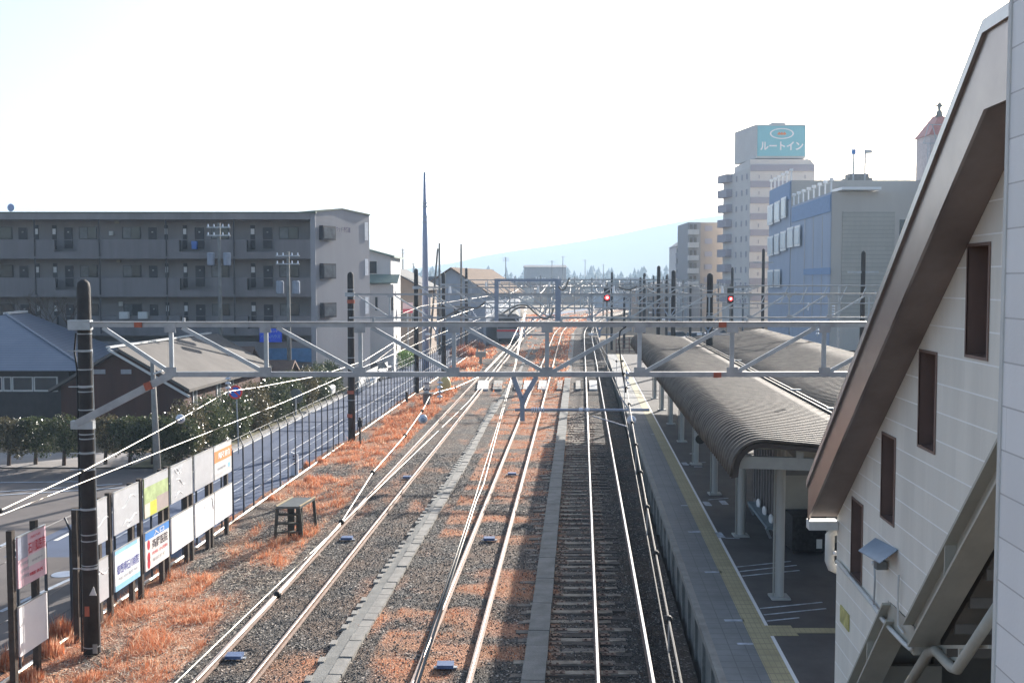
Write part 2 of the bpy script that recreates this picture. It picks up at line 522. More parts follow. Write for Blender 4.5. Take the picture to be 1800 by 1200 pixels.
# ---- dry grass
def blades(name, X, Y, Z, H, W, m, lean=0.7):
    n = len(X)
    an = RNG.random(n)*6.28; ln = RNG.random(n)*lean*H; la = RNG.random(n)*6.28
    dx, dy = np.cos(an)*W/2, np.sin(an)*W/2
    P = np.empty((n, 3, 3))
    P[:, 0] = np.stack([X-dx, Y-dy, Z-0.01], -1); P[:, 1] = np.stack([X+dx, Y+dy, Z-0.01], -1)
    P[:, 2] = np.stack([X+np.cos(la)*ln, Y+np.sin(la)*ln, Z+H], -1)
    F = np.arange(n*3).reshape(n, 3)
    return np_mesh(name, P.reshape(-1, 3), F, [m])
def grass_mat(name, c0, c1, c2, transl=0.4):
    m = bpy.data.materials.new(name); m.use_nodes = True
    t = m.node_tree; b = t.nodes['Principled BSDF']; b.inputs['Roughness'].default_value = 0.7
    gi = N(t, 'ShaderNodeNewGeometry'); cr = N(t, 'ShaderNodeValToRGB')
    cr.color_ramp.elements[0].color = (*c0, 1); cr.color_ramp.elements[1].color = (*c2, 1)
    x_ = cr.color_ramp.elements.new(0.6); x_.color = (*c1, 1)
    t.links.new(gi.outputs['Random Per Island'], cr.inputs[0]); t.links.new(cr.outputs[0], b.inputs['Base Color'])
    tr = N(t, 'ShaderNodeBsdfTranslucent'); t.links.new(cr.outputs[0], tr.inputs['Color'])
    mx = N(t, 'ShaderNodeMixShader'); mx.inputs[0].default_value = transl
    t.links.new(b.outputs[0], mx.inputs[1]); t.links.new(tr.outputs[0], mx.inputs[2])
    t.links.new(mx.outputs[0], t.nodes['Material Output'].inputs['Surface'])
    return m
M_grass = grass_mat('dry orange grass', (0.36, 0.12, 0.05), (0.72, 0.26, 0.12), (0.90, 0.74, 0.54))
def grass_pts(n, lo, hi, pw, thr=0.35):
    Y = lo + (hi-lo)*RNG.random(n)**pw
    l = FL[0] - 0.15 + FL[1]*Y; r = PE + S*Y
    X = l + (r-l)*RNG.random(n)
    cx = fbm(X*2.1+5, Y*2.1, 3)
    g = grass_mask(X, Y)
    k = RNG.random(n) < np.clip(g - thr, 0, 1) * np.clip((cx-0.44)*8, 0.05, 1)
    a = np.abs(X - LA[0]-LA[1]*Y); b = np.abs(X - LB[0]-LB[1]*Y)
    k &= (np.abs(a-0.53) > 0.1) & (np.abs(b-0.53) > 0.1)
    return X[k], Y[k], cx[k], (X - LA[0]-LA[1]*Y)[k]
X, Y, cx, aa = grass_pts(620000, 15, 75, 1.6)
Hh = (0.03 + 0.13*RNG.random(len(X))) * np.where(aa < -1.2, 0.5 + np.clip((cx-0.46)*7, 0, 1.6), 0.45)
o = blades('dry_grass', X, Y, zbed(X, Y), Hh, 0.007 + 0.0005*(Y-15) + 0.007*RNG.random(len(X)), M_grass, 1.5)
tag(o, 'orange dry winter grass along the tracks', 'grass', kind='stuff')
X, Y, cx, aa = grass_pts(60000, 75, 260, 1.5, 0.35)
o = blades('dry_grass', X, Y, zbed(X, Y), 0.10 + 0.16*RNG.random(len(X)), 0.07 + 0.001*Y, M_grass)
tag(o, 'distant tawny dry grass beyond the foot crossing', 'grass', kind='stuff')
# tall bushes of dead grass by the signboards
X, Y, H_, = [], [], []
for (px, py, rr, hh, n) in ((105, 1120, 0.28, 0.75, 900), (88, 1150, 0.3, 0.6, 700), (128, 1110, 0.22, 0.45, 500), (15, 1170, 0.25, 0.7, 600), (55, 1190, 0.3, 0.4, 400), (545, 845, 0.25, 0.5, 350), (160, 1195, 0.35, 0.35, 700), (540, 820, 0.2, 0.5, 250), (565, 812, 0.2, 0.4, 250), (815, 625, 1.5, 1.8, 1500), (835, 612, 1.2, 1.5, 1200), (850, 598, 1.5, 2.0, 1200), (822, 645, 1.5, 0.9, 900)):
    c = onz(px, py, -0.45)
    for k in range(n):
        a = random.random()*6.28; r = rr*math.sqrt(random.random())
        X.append(c.x+r*math.cos(a)); Y.append(c.y+r*math.sin(a)); H_.append(hh*(0.4+0.6*random.random())*(1-0.5*r/rr))
X = np.array(X); Y = np.array(Y)
o = blades('dead_grass_clump', X, Y, np.full(len(X), -0.5), np.array(H_), 0.012+0.0006*Y, M_grass, 0.35)
tag(o, 'tall rusty dead grass clumps standing at the fence foot', 'grass', kind='stuff')
# pale straw lying flat
n = 9000
Y = 15 + 40*RNG.random(n)**1.4; X = FL[0]+0.3+FL[1]*Y + (LA[0]-LA[1]*0 - FL[0]-1.2)*RNG.random(n)
L_ = 0.06+0.14*RNG.random(n); an = RNG.random(n)*6.28; Zs = zbed(X, Y)+0.03
P = np.empty((n, 3, 3)); wx = 0.008
P[:, 0] = np.stack([X-wx*np.sin(an), Y+wx*np.cos(an), Zs], -1); P[:, 1] = np.stack([X+wx*np.sin(an), Y-wx*np.cos(an), Zs], -1)
P[:, 2] = np.stack([X+L_*np.cos(an), Y+L_*np.sin(an), Zs+0.04*RNG.random(n)], -1)
o = np_mesh('fallen_straw', P.reshape(-1, 3), np.arange(n*3).reshape(n, 3), [mat('pale straw', (0.72, 0.62, 0.48), 0.6, 0, 0.2, 3)])
tag(o, 'pale fallen straw strewn over the left verge', 'straw', kind='stuff')

# ------------------------------------------------------------------ tracks
RAILP = [(-0.062,-0.15),(0.062,-0.15),(0.062,-0.135),(0.012,-0.115),(0.012,-0.045),(0.033,-0.035),(0.033,-0.006),(0.024,0),(-0.024,0),(-0.033,-0.006),(-0.033,-0.035),(-0.012,-0.045),(-0.012,-0.115),(-0.062,-0.135)]
def rail_mb(L, off, y0, y1):
    mb = MB(); yy = [y0]
    while yy[-1] < y1: yy.append(min(y1, yy[-1] + (12 if yy[-1] < 145 else 6)))
    n = len(RAILP)
    for Yv in yy:
        x = lx(L, Yv, off)
        mb.v += [(x + p[0], Yv, p[1]) for p in RAILP]
    for i in range(len(yy)-1):
        for k in range(n):
            k2 = (k+1) % n
            mb.f.append((i*n+k, i*n+k2, (i+1)*n+k2, (i+1)*n+k)); mb.mi.append(1 if k in (6, 7, 8) else 0)
    mb.f.append(tuple(range(n))); mb.mi.append(0)
    return mb
def track(L, label, y0, y1, sp, m_sl, jitter, slabel, zt=-0.155):
    t = thing('railway_track', (lx(L, y0), y0, 0), label, 'railway track', 'railway tracks side by side')
    for s_ in (-1, 1):
        rail_mb(L, s_*0.5335, y0, y1).build('rail', [M_railside, M_railtop if L is LC else M_railtop2], t)
    protos = []
    for k in range(4):
        mb = MB(); l = 1.0 + 0.05*random.random()
        mb.box(-l, l+0.04*random.random(), -0.1, 0.1, -0.14, 0)
        for q in (-0.5335, 0.5335):
            mb.box(q-0.15, q+0.15, -0.07, 0.07, 0, 0.012, 1)
            mb.box(q-0.10, q-0.05, -0.03, 0.03, 0.012, 0.035, 1); mb.box(q+0.05, q+0.10, -0.03, 0.03, 0.012, 0.035, 1)
        me = mb.build('sleeper', [m_sl, M_railside], t)
        protos.append(me)
    Y = y0 + 0.3; i = 0
    rest = MB()
    while Y < y1:
        x = lx(L, Y)
        if i < 100:
            o = protos[i] if i < 4 else protos[i % 4].copy()
            if i >= 4: COL.objects.link(o); o.parent = t
            o.location = (x - t.location.x + random.uniform(-jitter, jitter), Y - t.location.y + random.uniform(-jitter, jitter)*0.7, zt + random.uniform(-0.014, 0.008))
            o.rotation_euler = (0, 0, random.uniform(-1, 1)*jitter*0.6)
        elif Y < 190:
            rest.box(x-1.02, x+1.02, Y-0.1, Y+0.1, zt-0.14, zt)
        Y += sp; i += 1
    tag(rest.build('sleeper', m_sl, t), kind='stuff')
    return t
M_slA = mat('old grey sleeper', (0.09, 0.078, 0.07), 0.9, 0, 0.3, 3, 0.3, 25, col2=(0.24, 0.21, 0.18))
M_slB = mat('pale old sleeper', (0.13, 0.105, 0.085), 0.9, 0, 0.3, 2.5, 0.3, 25, col2=(0.42, 0.37, 0.30))
M_slC = mat('shade-darkened sleeper', (0.035, 0.030, 0.028), 0.85, 0, 0.3, 3, 0.3, 25, col2=(0.085, 0.073, 0.066))  # colour darkened to deepen the shade on the platform track
track(LA, 'left railway track nearest the fence, with grassy verge beside it', 13.0, 230, 0.66, M_slA, 0.03, '', -0.168)
track(LB, 'middle railway track overgrown with orange dry grass between its rails', 13.0, 330, 0.66, M_slB, 0.035, '', -0.158)
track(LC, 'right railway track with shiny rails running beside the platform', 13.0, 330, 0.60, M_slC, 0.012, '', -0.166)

# blue track beacons between the rails
M_beacon = mat('blue plastic', (0.09, 0.14, 0.27), 0.6, 0, 0.15, 4)
for i, (px, py, L, lb) in enumerate(((610, 945, LA, 'blue flat signal beacon in the left track beside the wooden step stand'), (716, 838, LA, 'blue flat signal beacon in the left track, farther up from the step stand'),
                     (412, 1152, LA, 'blue flat signal beacon in the left track near the bottom edge'), (783, 1168, LB, 'nearest blue flat signal beacon in the grassy middle track'),
                     (860, 946, LB, 'second blue flat signal beacon in the grassy middle track'), (900, 832, LB, 'farthest small blue signal beacon in the grassy middle track'))):
    p = onz(px, py, -0.1)
    t = thing('signal_beacon', (p.x, p.y, -0.16), lb, 'beacon', 'blue signal beacons lying between rails')
    MB().box(p.x-0.17, p.x+0.17, p.y-0.14, p.y+0.14, -0.13, -0.06).build('housing', M_beacon, t)
    MB().box(p.x-0.24, p.x+0.24, p.y-0.05, p.y+0.05, -0.16, -0.132).build('mounting_bracket', M_steel, t)

# ------------------------------------------------------------------ cable troughs (concrete lids)
def trough(name, label, pts, wd, z, sp, m, gap=0.02, jit=0.01, ymax=400, m2=None, edge=True):
    """pts: (X,Y) polyline ; lids laid along it as ONE thing's slab parts"""
    t = thing(name, (pts[0][0], pts[0][1], z), label, 'cable trough')
    mb = MB(); d = 0
    seg = []
    P = [Vector((a, b, 0)) for a, b in pts]
    near = MB(); cnt = 0
    for i in range(len(P)-1):
        dv = P[i+1]-P[i]; L = dv.length; dv.normalize(); nx_ = Vector((dv.y, -dv.x, 0))
        q = 0
        while q < L:
            l = sp*(0.9+0.2*random.random())
            a = P[i]+dv*q; b = P[i]+dv*min(L, q+l-gap)
            o = nx_*wd/2; j = nx_*random.uniform(-jit, jit); zt = z+random.uniform(-jit, jit)
            h = [a-o+j, a+o+j, b+o+j, b-o+j]
            tgt = MB() if cnt < 90 else near
            tgt.hexa([(v.x, v.y, z-0.12) for v in h] + [(v.x, v.y, zt) for v in h])
            if cnt < 90: tgt.build('lid', m, t)
            cnt += 1
            q += l
    if near.v: tag(near.build('lid', m, t), kind='stuff')
    return t
def pl(pxs, z):
    return [(onz(px, py, z).x, onz(px, py, z).y) for px, py in pxs]
trough('cable_trough', 'narrow row of concrete trough lids between left and middle tracks', pl([(579, 1200), (777, 880), (816, 815), (853, 745), (888, 690), (914, 650), (937, 605)], -0.10), 0.27, -0.10, 0.5, M_concrete, 0.03, 0.015)
# smooth asphalt strip with painted pale slabs beside it
mbs = MB()
p0 = pl([(541, 1200), (762, 880), (838, 765), (868, 707)], -0.12)
one(MB().add([( x-0.02, y, -0.122) for x, y in p0] + [(x+0.29, y, -0.122) for x, y in p0], [(0, 4, 5, 1), (1, 5, 6, 2), (2, 6, 7, 3)]), 'cable_duct', M_concrete_d, 'smooth dark cable duct strip beside the row of trough lids', 'cable duct', loc=(p0[0][0], p0[0][1], -0.16))
t = thing('edge_slab_row', (p0[0][0], p0[0][1], -0.15), 'row of small pale square slabs edging the dark cable duct', 'edging slabs')
P = [Vector((a, b, 0)) for a, b in p0]
cnt = 0
for i in range(3):
    dv = P[i+1]-P[i]; L = dv.length; dv.normalize(); q = 0.2
    while q < L:
        a = P[i]+dv*q
        MB().box(a.x-0.10, a.x+0.03, a.y-0.12, a.y+0.16, -0.2, -0.100+0.01*random.random()).build('slab', M_concrete, t) if random.random() < 0.8 else None
        q += 0.52 if a.y > 20 else 0.45
XS = lambda Y: (pc(937, 1195, -0.1) if False else 0)
cs = line_from((937, 1195), (972, 890), 0.05)
trough('concrete_kerb_strip', 'wide concrete strip between the middle track and platform track', [(cs[0]+cs[1]*Y_, Y_) for Y_ in (13, 30, 60, 84)], 0.46, 0.03, 1.0, M_concrete_d, 0.015, 0.006)
c2 = line_from((965, 735), (993, 620), -0.1)
trough('cable_trough', 'pale far trough lids between middle and right tracks beyond the crossing', [(cs[0]+cs[1]*Y_, Y_) for Y_ in (90, 120, 160)], 0.5, -0.1, 0.7, M_concrete, 0.05, 0.02)

# foot crossing panels
M_cross = mat('pale concrete crossing panel', (0.62, 0.61, 0.58), 0.8, 0, 0.1, 2)
G = 'white crossing panels laid across the tracks'
ci = 0
cl = ['first from the left', 'second from the left', 'third from the left', 'fourth from the left', 'fifth from the left', 'sixth from the left', 'seventh from the left', 'rightmost']
for (xa, xb, mm) in ((838, 858, M_cross), (866, 882, M_concrete), (904, 917, M_concrete), (919, 932, M_cross), (945, 960, M_cross), (978, 987, M_concrete), (1012, 1021, M_concrete), (1036, 1050, M_cross)):
    a = onz(xa, 683, -0.02); b = onz(xb, 683, -0.02); c = onz(xa+(3 if xa < 1000 else 0), 668, -0.02)
    dx = c.x - a.x
    h = [(a.x, a.y), (b.x, a.y), (b.x+dx, c.y), (a.x+dx, c.y)]
    one(MB().hexa([(x, y, -0.2) for x, y in h] + [(x, y, -0.03) for x, y in h]), 'crossing_panel', mm, 'pale panel of the foot crossing, %s' % cl[ci], 'crossing panel', G, loc=(a.x, a.y, -0.2))
    ci += 1
for py, lb in ((640, 'thin metal conduit crossing the tracks beyond the foot crossing'), (589, 'farther dark conduit crossing beneath the tracks')):
    a = onz(849, py, -0.05); b = onz(1067, py, -0.05)
    one(MB().bar(a, b, 0.18, 0.10), 'cross_conduit', M_concrete if py == 640 else M_concrete_d, lb, 'conduit', loc=a)

# ------------------------------------------------------------------ platform
PY0, PY1 = 9.0, 98.0
PXR = 11.5
def pq(x0, x1, y0, y1, z0, z1):
    return [(x0+S*y0, y0, z0), (x1+S*y0, y0, z0), (x1+S*y1, y1, z0), (x0+S*y1, y1, z0), (x0+S*y0, y0, z1), (x1+S*y0, y0, z1), (x1+S*y1, y1, z1), (x0+S*y1, y1, z1)]
def grid_mat(name, col, line, sx, sy, wd=0.06, slope=S, x0=0, rough=0.7, var=0.15):
    m = mat(name, col, rough, 0, var, 1.5, 0.1, 25)
    t = m.node_tree; b = t.nodes['Principled BSDF']
    tc = N(t, 'ShaderNodeTexCoord'); sp = N(t, 'ShaderNodeSeparateXYZ'); t.links.new(tc.outputs['Object'], sp.inputs[0])
    xx = math_node(t, 'SUBTRACT', sp.outputs[0], math_node(t, 'MULTIPLY', sp.outputs[1], slope))
    fx = math_node(t, 'FRACT', math_node(t, 'DIVIDE', math_node(t, 'ADD', xx, 50), sx))
    fy = math_node(t, 'FRACT', math_node(t, 'DIVIDE', math_node(t, 'ADD', sp.outputs[1], 50), sy))
    s = math_node(t, 'MAXIMUM', math_node(t, 'LESS_THAN', fx, wd), math_node(t, 'LESS_THAN', fy, wd))
    src = b.inputs['Base Color'].links[0].from_socket
    mx = N(t, 'ShaderNodeMix', data_type='RGBA'); t.links.new(s, mx.inputs[0]); t.links.new(src, mx.inputs[6]); mx.inputs[7].default_value = (*line, 1)
    t.links.new(mx.outputs[2], b.inputs['Base Color'])
    return m
M_deck = grid_mat('platform edge paving', (0.185, 0.195, 0.20), (0.125, 0.135, 0.14), 0.3, 0.3)
M_tact = grid_mat('worn yellow tactile paving', (0.40, 0.35, 0.21), (0.28, 0.25, 0.17), 0.1, 0.3, 0.12)
M_asph = mat('platform asphalt', (0.088, 0.083, 0.082), 0.85, 0, 0.2, 1.0, 0.15, 40)
plat = thing('station_platform', (PE+S*PY0, PY0, 0), 'long station platform with yellow tactile strip under the brown canopy', 'platform')
MB().hexa(pq(PE+0.12, PXR, PY0, PY1, -0.7, ZP-0.02)).build('platform_wall', M_concrete_d, plat)
MB().hexa(pq(PE, PE+0.14, PY0, PY1, ZP-0.14, ZP)).build('coping', M_concrete, plat)
MB().hexa(pq(PE+0.14, TL, PY0, PY1, ZP-0.02, ZP)).build('edge_paving', M_deck, plat)
MB().hexa(pq(TL, TR-0.03, PY0, PY1, ZP-0.02, ZP+0.006)).build('tactile_strip', M_tact, plat)
MB().hexa(pq(TR-0.03, TR+0.04, PY0, PY1, ZP-0.02, ZP+0.003)).build('white_line', M_white, plat)
MB().hexa(pq(TR+0.04, PXR, PY0, PY1, ZP-0.02, ZP)).build('asphalt', M_asph, plat)
# side wall blocks/brackets under the coping
mb = MB()
for k in range(60):
    y = 12 + k*1.4
    mb.hexa(pq(PE+0.06, PE+0.13, y, y+0.12, -0.3, ZP-0.14))
tag(mb.build('edge_bracket', M_concrete_d, plat), kind='stuff')
mk = MB()
M_mk = mat('worn white marking', (0.42, 0.46, 0.52), 0.7, 0, 0.4, 5)
def MKF():
    mk.build('painted_marking', M_mk, plat); mk.v.clear(); mk.f.clear(); mk.mi.clear()
for (px, py, wx, wy) in ((1219, 797, .3, .1), (1227, 820, .3, .1), (1203, 888, .2, .1), (1221, 934, .35, .2), (1254, 1005, .4, .12), (1291, 1090, .4, .12), (1148, 763, .2, .1), (1162, 777, .2, .1), (1310, 1131, .3, .1)):
    p = onz(px, py, ZP)
    mk.box(p.x-wx/2, p.x+wx/2, p.y-wy/2, p.y+wy/2, ZP+0.002, ZP+0.006); MKF()
for (a, b) in (((1295, 996), (1390, 986)), ((1300, 1004), (1400, 993)), ((1305, 1012), (1405, 1002)), ((1336, 1069), (1445, 1058)), ((1343, 1080), (1452, 1069)), ((1348, 1091), (1405, 1085)), ((1245, 878), (1280, 875)), ((1275, 945), (1300, 946)), ((1200, 817), (1240, 812))):
    p = onz(*a, ZP); q = onz(*b, ZP)
    mk.bar((p.x, p.y, ZP+0.004), (q.x, q.y, ZP+0.004), 0.05, 0.004); MKF()
for (px, py) in ((1243, 885), (1272, 883), (1265, 940), (1204, 815)):
    p = onz(px, py, ZP); mk.box(p.x-.1, p.x+.1, p.y-.3, p.y+.3, ZP+.002, ZP+.006); MKF()
a = onz(1347, 1108, ZP); b = onz(1467, 1110, ZP)
mb = MB(); mb.box(a.x, a.x+0.55, a.y-0.3, a.y+0.3, ZP+.002, ZP+.008); mb.box(a.x+0.55, b.x+1, a.y-0.15, a.y+0.15, ZP+.002, ZP+.008)
mb.build('tactile_branch', M_tact, plat)

# grid fence at the platform end
FY = onz(1100, 619, -0.3).y
t = thing('end_fence', (at(1083, 619, FY)), 'brown grid fence at the far end of the platform', 'fence')
M_brown = mat('rusty brown steel', (0.16, 0.08, 0.06), 0.7, 0.2, 0.2, 3)
for px in (1083, 1095, 1106, 1117):
    MB().bar(at(px, 620, FY), at(px, 593, FY), 0.09).build('post', M_brown, t)
for py in (597, 604, 611, 617):
    MB().bar(at(1083, py, FY), at(1117, py, FY), 0.06).build('rail_bar', M_brown, t)

# ------------------------------------------------------------------ canopy
CY0, CY1 = 20.1, 62.0
def canopy_profile_left():
    c0 = 2.92; pts = []
    for k in range(9):
        a = math.pi * (1.0 - k/8*0.5) + R(-8)*(1-k/8)
        pts.append((c0+0.6+0.6*math.cos(a), 4.1+0.54*math.sin(a)))
    for k in range(1, 7):
        f = k/6; pts.append((c0+0.6+(6.15-c0-0.6)*f, 4.64-0.24*f))
    return [(c0-0.02, 3.95)] + pts
def corrugated(prof, y0, y1, per=0.30, amp=0.04, th=0.05, cscale=1):
    nst = int((y1-y0)/per*4)
    n = len(prof); V = []; F = []
    # normals
    ns = []
    for i in range(n):
        a = Vector(prof[max(0, i-1)]); b = Vector(prof[min(n-1, i+1)]); d = (b-a).normalized(); ns.append(Vector((-d.y, d.x)))
    for j in range(nst+1):
        y = y0+(y1-y0)*j/nst
        w_ = amp*(1, 1, -1, -1)[j % 4]
        for i in range(n):
            V.append((prof[i][0]+S*y+ns[i].x*w_, y, prof[i][1]+ns[i].y*w_))
        for i in range(n):
            V.append((prof[i][0]+S*y+ns[i].x*(w_-th), y, prof[i][1]+ns[i].y*(w_-th)))
    m = 2*n
    for j in range(nst):
        for i in range(n-1):
            F.append((j*m+i, j*m+i+1, (j+1)*m+i+1, (j+1)*m+i))
            F.append((j*m+n+i, (j+1)*m+n+i, (j+1)*m+n+i+1, j*m+n+i+1))
        F.append((j*m, (j+1)*m, (j+1)*m+n, j*m+n)); F.append((j*m+n-1, j*m+2*n-1, (j+1)*m+2*n-1, (j+1)*m+n-1))
    for j in (0, nst):
        for i in range(n-1):
            F.append((j*m+i, j*m+n+i, j*m+n+i+1, j*m+i+1))
    return np.array(V), np.array(F)
def roof_mat():
    m = mat('weathered brown corrugated roof', (0.045, 0.038, 0.031), 0.65, 0, 0.3, 2.2, 0, 18, col2=(0.15, 0.128, 0.105), spec=0.3)
    return m
canopy = thing('platform_canopy', (COLX+S*CY0, CY0, ZP), 'long weathered brown corrugated platform canopy on grey pipe columns', 'canopy')
def np_part(name, V, F, m, parent, smooth=False):
    V = V - np.array(parent.location)[None]
    o = np_mesh(name, V, F, [m], smooth); o.parent = parent; return o
V, F = corrugated(canopy_profile_left(), CY0, CY1)
np_part('track_side_roof', V, F, roof_mat(), canopy, False)
V, F = corrugated([(6.32, 4.40), (7.3, 4.5), (8.4, 4.63), (9.5, 4.77), (10.6, 4.92)], CY0-4, CY1)
np_part('far_side_roof', V, F, roof_mat(), canopy, False)
gut = MB().hexa(pq(6.12, 6.17, CY0, CY1, 4.30, 4.50)).hexa(pq(6.29, 6.34, CY0, CY1, 4.30, 4.50)).hexa(pq(6.17, 6.29, CY0, CY1, 4.28, 4.33))
gut.build('valley_gutter', M_black, canopy)
M_cframe = mat('grey green painted canopy steel', (0.30, 0.31, 0.29), 0.6, 0.1, 0.12, 2)
def pxy(x0, y): return x0+S*y
M_col = mat('pale grey painted column', (0.42, 0.43, 0.42), 0.55, 0.05, 0.12, 2, streak=True)
ccols = []
for k in range(8):
    y = 22.2 + 5.5*k
    for X0, r in ((COLX, 0.095), (8.3, 0.095)):
        if y > CY1: continue
        c = MB()
        c.tube([(pxy(X0, y), y, ZP), (pxy(X0, y), y, 4.35)], r*(1.25 if k == 1 and X0 == COLX else 1), 14)
        c.box(pxy(X0, y)-0.2, pxy(X0, y)+0.2, y-0.2, y+0.2, ZP, ZP+0.04)
        o = c.build('column', M_col, canopy)
        if X0 == COLX:
            MB().tube([(pxy(X0, y)-0.14, y-0.05, ZP+0.05), (pxy(X0, y)-0.14, y-0.05, 4.2)], 0.022, 6).build('drain_pipe', M_cframe, o)
    b = MB()
    b.bar((pxy(3.3, y), y, 4.30), (pxy(6.1, y), y, 4.22), 0.14, 0.26)
    b.bar((pxy(6.1, y), y, 4.22), (pxy(10.4, y), y, 4.66), 0.14, 0.26)
    b.build('cross_beam', M_cframe, canopy)
for X0, z in ((COLX, 4.36), (8.3, 4.45)):
    MB().hexa(pq(X0-0.07, X0+0.07, CY0+0.2, CY1-0.1, z-0.1, z+0.1)).build('purlin', M_cframe, canopy)
b = MB()
b.bar((pxy(3.08, CY0+0.25), CY0+0.25, 4.20), (pxy(6.1, CY0+0.25), CY0+0.25, 4.10), 0.12, 0.24)
b.build('front_beam', M_cframe, canopy)
pf = canopy_profile_left(); fi_ = MB()
for i in range(len(pf)-1):
    (a0, b0), (a1, b1) = pf[i], pf[i+1]
    d_ = Vector((a1-a0, b1-b0)).normalized(); n_ = Vector((d_.y, -d_.x))*0.13
    fi_.prism([(pxy(a0, CY0), CY0+0.03, b0-0.04), (pxy(a1, CY0), CY0+0.03, b1-0.04), (pxy(a1+n_.x, CY0), CY0+0.03, b1+n_.y), (pxy(a0+n_.x, CY0), CY0+0.03, b0+n_.y)], (0.004, 0.06, 0))
fi_.build('end_fascia', mat('dark brown fascia', (0.05, 0.04, 0.035), 0.7), canopy)
for px, py in ((1391, 687), (1455, 732), (1291, 633)):
    Yg = 6.6; q = onwall(px, py, 6.2, S)
    MB().box(q.x-0.02, q.x+0.28, q.y-0.05, q.y+0.05, 4.5, 4.54).build('gutter_bracket', M_offwhite, canopy)
# round hanging clock/speaker and lamp
p = onwall(1230, 771, 3.25, S)
t = thing('platform_speaker', (p.x, p.y, p.z), 'small black round loudspeaker hanging under the canopy edge', 'loudspeaker')
MB().tube([p+Vector((0, -0.09, 0)), p+Vector((0, -0.05, 0)), p+Vector((0, 0.10, 0))], [0.13, 0.13, 0.07], 14).build('horn', M_black, t)
MB().bar(p, (p.x, p.y, 4.3), 0.03).build('bracket', M_black, t)

# things standing under the canopy
M_beige = mat('beige panel', (0.36, 0.33, 0.28), 0.7, 0, 0.08, 1.5)
ks = thing('waiting_room', (pxy(5.9, 27), 27, ZP), 'beige waiting room with grey ribbed side wall under the canopy', 'waiting room')
kx0, kx1, ky0, ky1 = 5.2, 7.8, 27.0, 31.5
M_rib = mat('grey brown ribbed wall', (0.16, 0.15, 0.145), 0.6, 0, 0.15, 2)
mb = MB().hexa(pq(kx0, kx1, ky0, ky1, ZP, 4.0)); mb.build('wall', M_rib, ks)
mb = MB()
for k in range(10):
    y = ky0+0.2+k*0.44; mb.hexa(pq(kx0-0.04, kx0-0.005, y, y+0.12, ZP+0.3, 3.8))
mb.build('wall_rib', M_rib, ks)
MB().box(pxy(kx0, ky0), pxy(kx1, ky0), ky0-0.06, ky0-0.005, ZP, 3.6).build('front_panel', M_beige, ks)
MB().box(pxy(kx0, ky0), pxy(kx1, ky0), ky0-0.10, ky0-0.062, 2.72, 2.86).build('trim', M_rib, ks)
MB().bar((pxy(kx0+0.3, ky0), ky0-0.2, 3.95), (pxy(kx0+1.2, ky0), ky0-0.2, 3.05), 0.07).build('brace', M_cframe, ks)
# bench
bp = onz(1345, 930, ZP+0.3)
t = thing('platform_bench', (pxy(5.0, 28.8), 28.8, ZP), 'blue-grey bench with three white seat shells against the ribbed wall', 'bench')
MB().hexa(pq(4.86, 5.16, 27.2, 30.4, ZP+0.28, ZP+0.36)).build('seat_board', mat('blue grey bench', (0.20, 0.26, 0.30), 0.5), t)
for y in (27.7, 28.7, 29.7):
    MB().ball((pxy(5.06, y), y, ZP+0.45), 0.17, 12, 8, sq=(0.35, 1, 0.8)).build('seat_shell', M_white, t)
for y in (27.4, 30.2):
    MB().bar((pxy(5.0, y), y, ZP), (pxy(4.87, y), y, ZP+0.28), 0.06).build('leg', M_steel, t)
# caged trolley
p = onz(1420, 972, ZP)
t = thing('wheeled_cage', (p.x, p.y, ZP), 'dark covered wheeled cage with a white tag near the stair foot', 'cage trolley')
MB().box(p.x-0.42, p.x+0.42, p.y-0.1, p.y+0.75, ZP+0.08, ZP+0.95).build('cover', mat('black mesh cover', (0.03, 0.03, 0.032), 0.8, 0, 0.5, 14, 0.4), t)
MB().box(p.x+0.18, p.x+0.32, p.y-0.108, p.y-0.1, ZP+0.15, ZP+0.38).build('paper_tag', M_offwhite, t)
for sx in (-0.36, 0.36):
    for sy in (0, 0.66):
        MB().tube([(p.x+sx-0.02, p.y+sy, ZP+0.04), (p.x+sx+0.02, p.y+sy, ZP+0.04)], 0.04, 10).build('wheel', M_black, t)

# ------------------------------------------------------------------ stair building (right)
CW = 3.74
def wp(t_, z, inset=0.0, c=CW): return Vector((c+inset+S*t_, t_, z))
def wtz(px, py, c=CW):
    q = onwall(px, py, c, S); return (q.y, q.z)
q0 = onwall(1602, 1090, CW, S)
PH = -(q0.z) % 0.3
M_siding = seam_mat('cream siding panels', (0.80, 0.765, 0.69), (0.98, 0.97, 0.94), 0.30, 1.82, PH, 0.05, 0.09, vert_w=0.0015)
M_near = seam_mat('pale near wall panels', (0.80, 0.79, 0.79), (0.5, 0.48, 0.48), 0.30, 3.64, 0.1, 0.035, 0.03, vert_w=0.001)
M_bronze = mat('bronze metal flashing', (0.36, 0.30, 0.27), 0.28, 0.85, 0.12, 0.9, 0.02, 4)
M_soffit = mat('dark bronze soffit', (0.26, 0.21, 0.19), 0.55, 0.3, 0.2, 0.9)
M_winbr = mat('brown window reveal', (0.24, 0.17, 0.145), 0.5, 0.2, 0.1, 2)
stair = thing('stair_building', wp(15.4, ZP), 'cream sided enclosed staircase with bronze sloping roof edge and slit windows', 'station stairs')
s_a = wtz(1768, 290); s_b = wtz(1472, 905)
slope = (s_a[1]-s_b[1])/(s_a[0]-s_b[0])
def zs(y, d=0): return s_b[1] + slope*(y-s_b[0]) + d
YE = s_b[0]           # far vertical edge of wall
lowA = wtz(1755, 795); lowB = wtz(1602, 1092); lowC = wtz(1565, 1057); lowD = wtz(1500, 1200)
sl2 = (lowC[1]-lowD[1])/(lowC[0]-lowD[0])
zlow = lowC[1]+sl2*(YE-lowC[0])
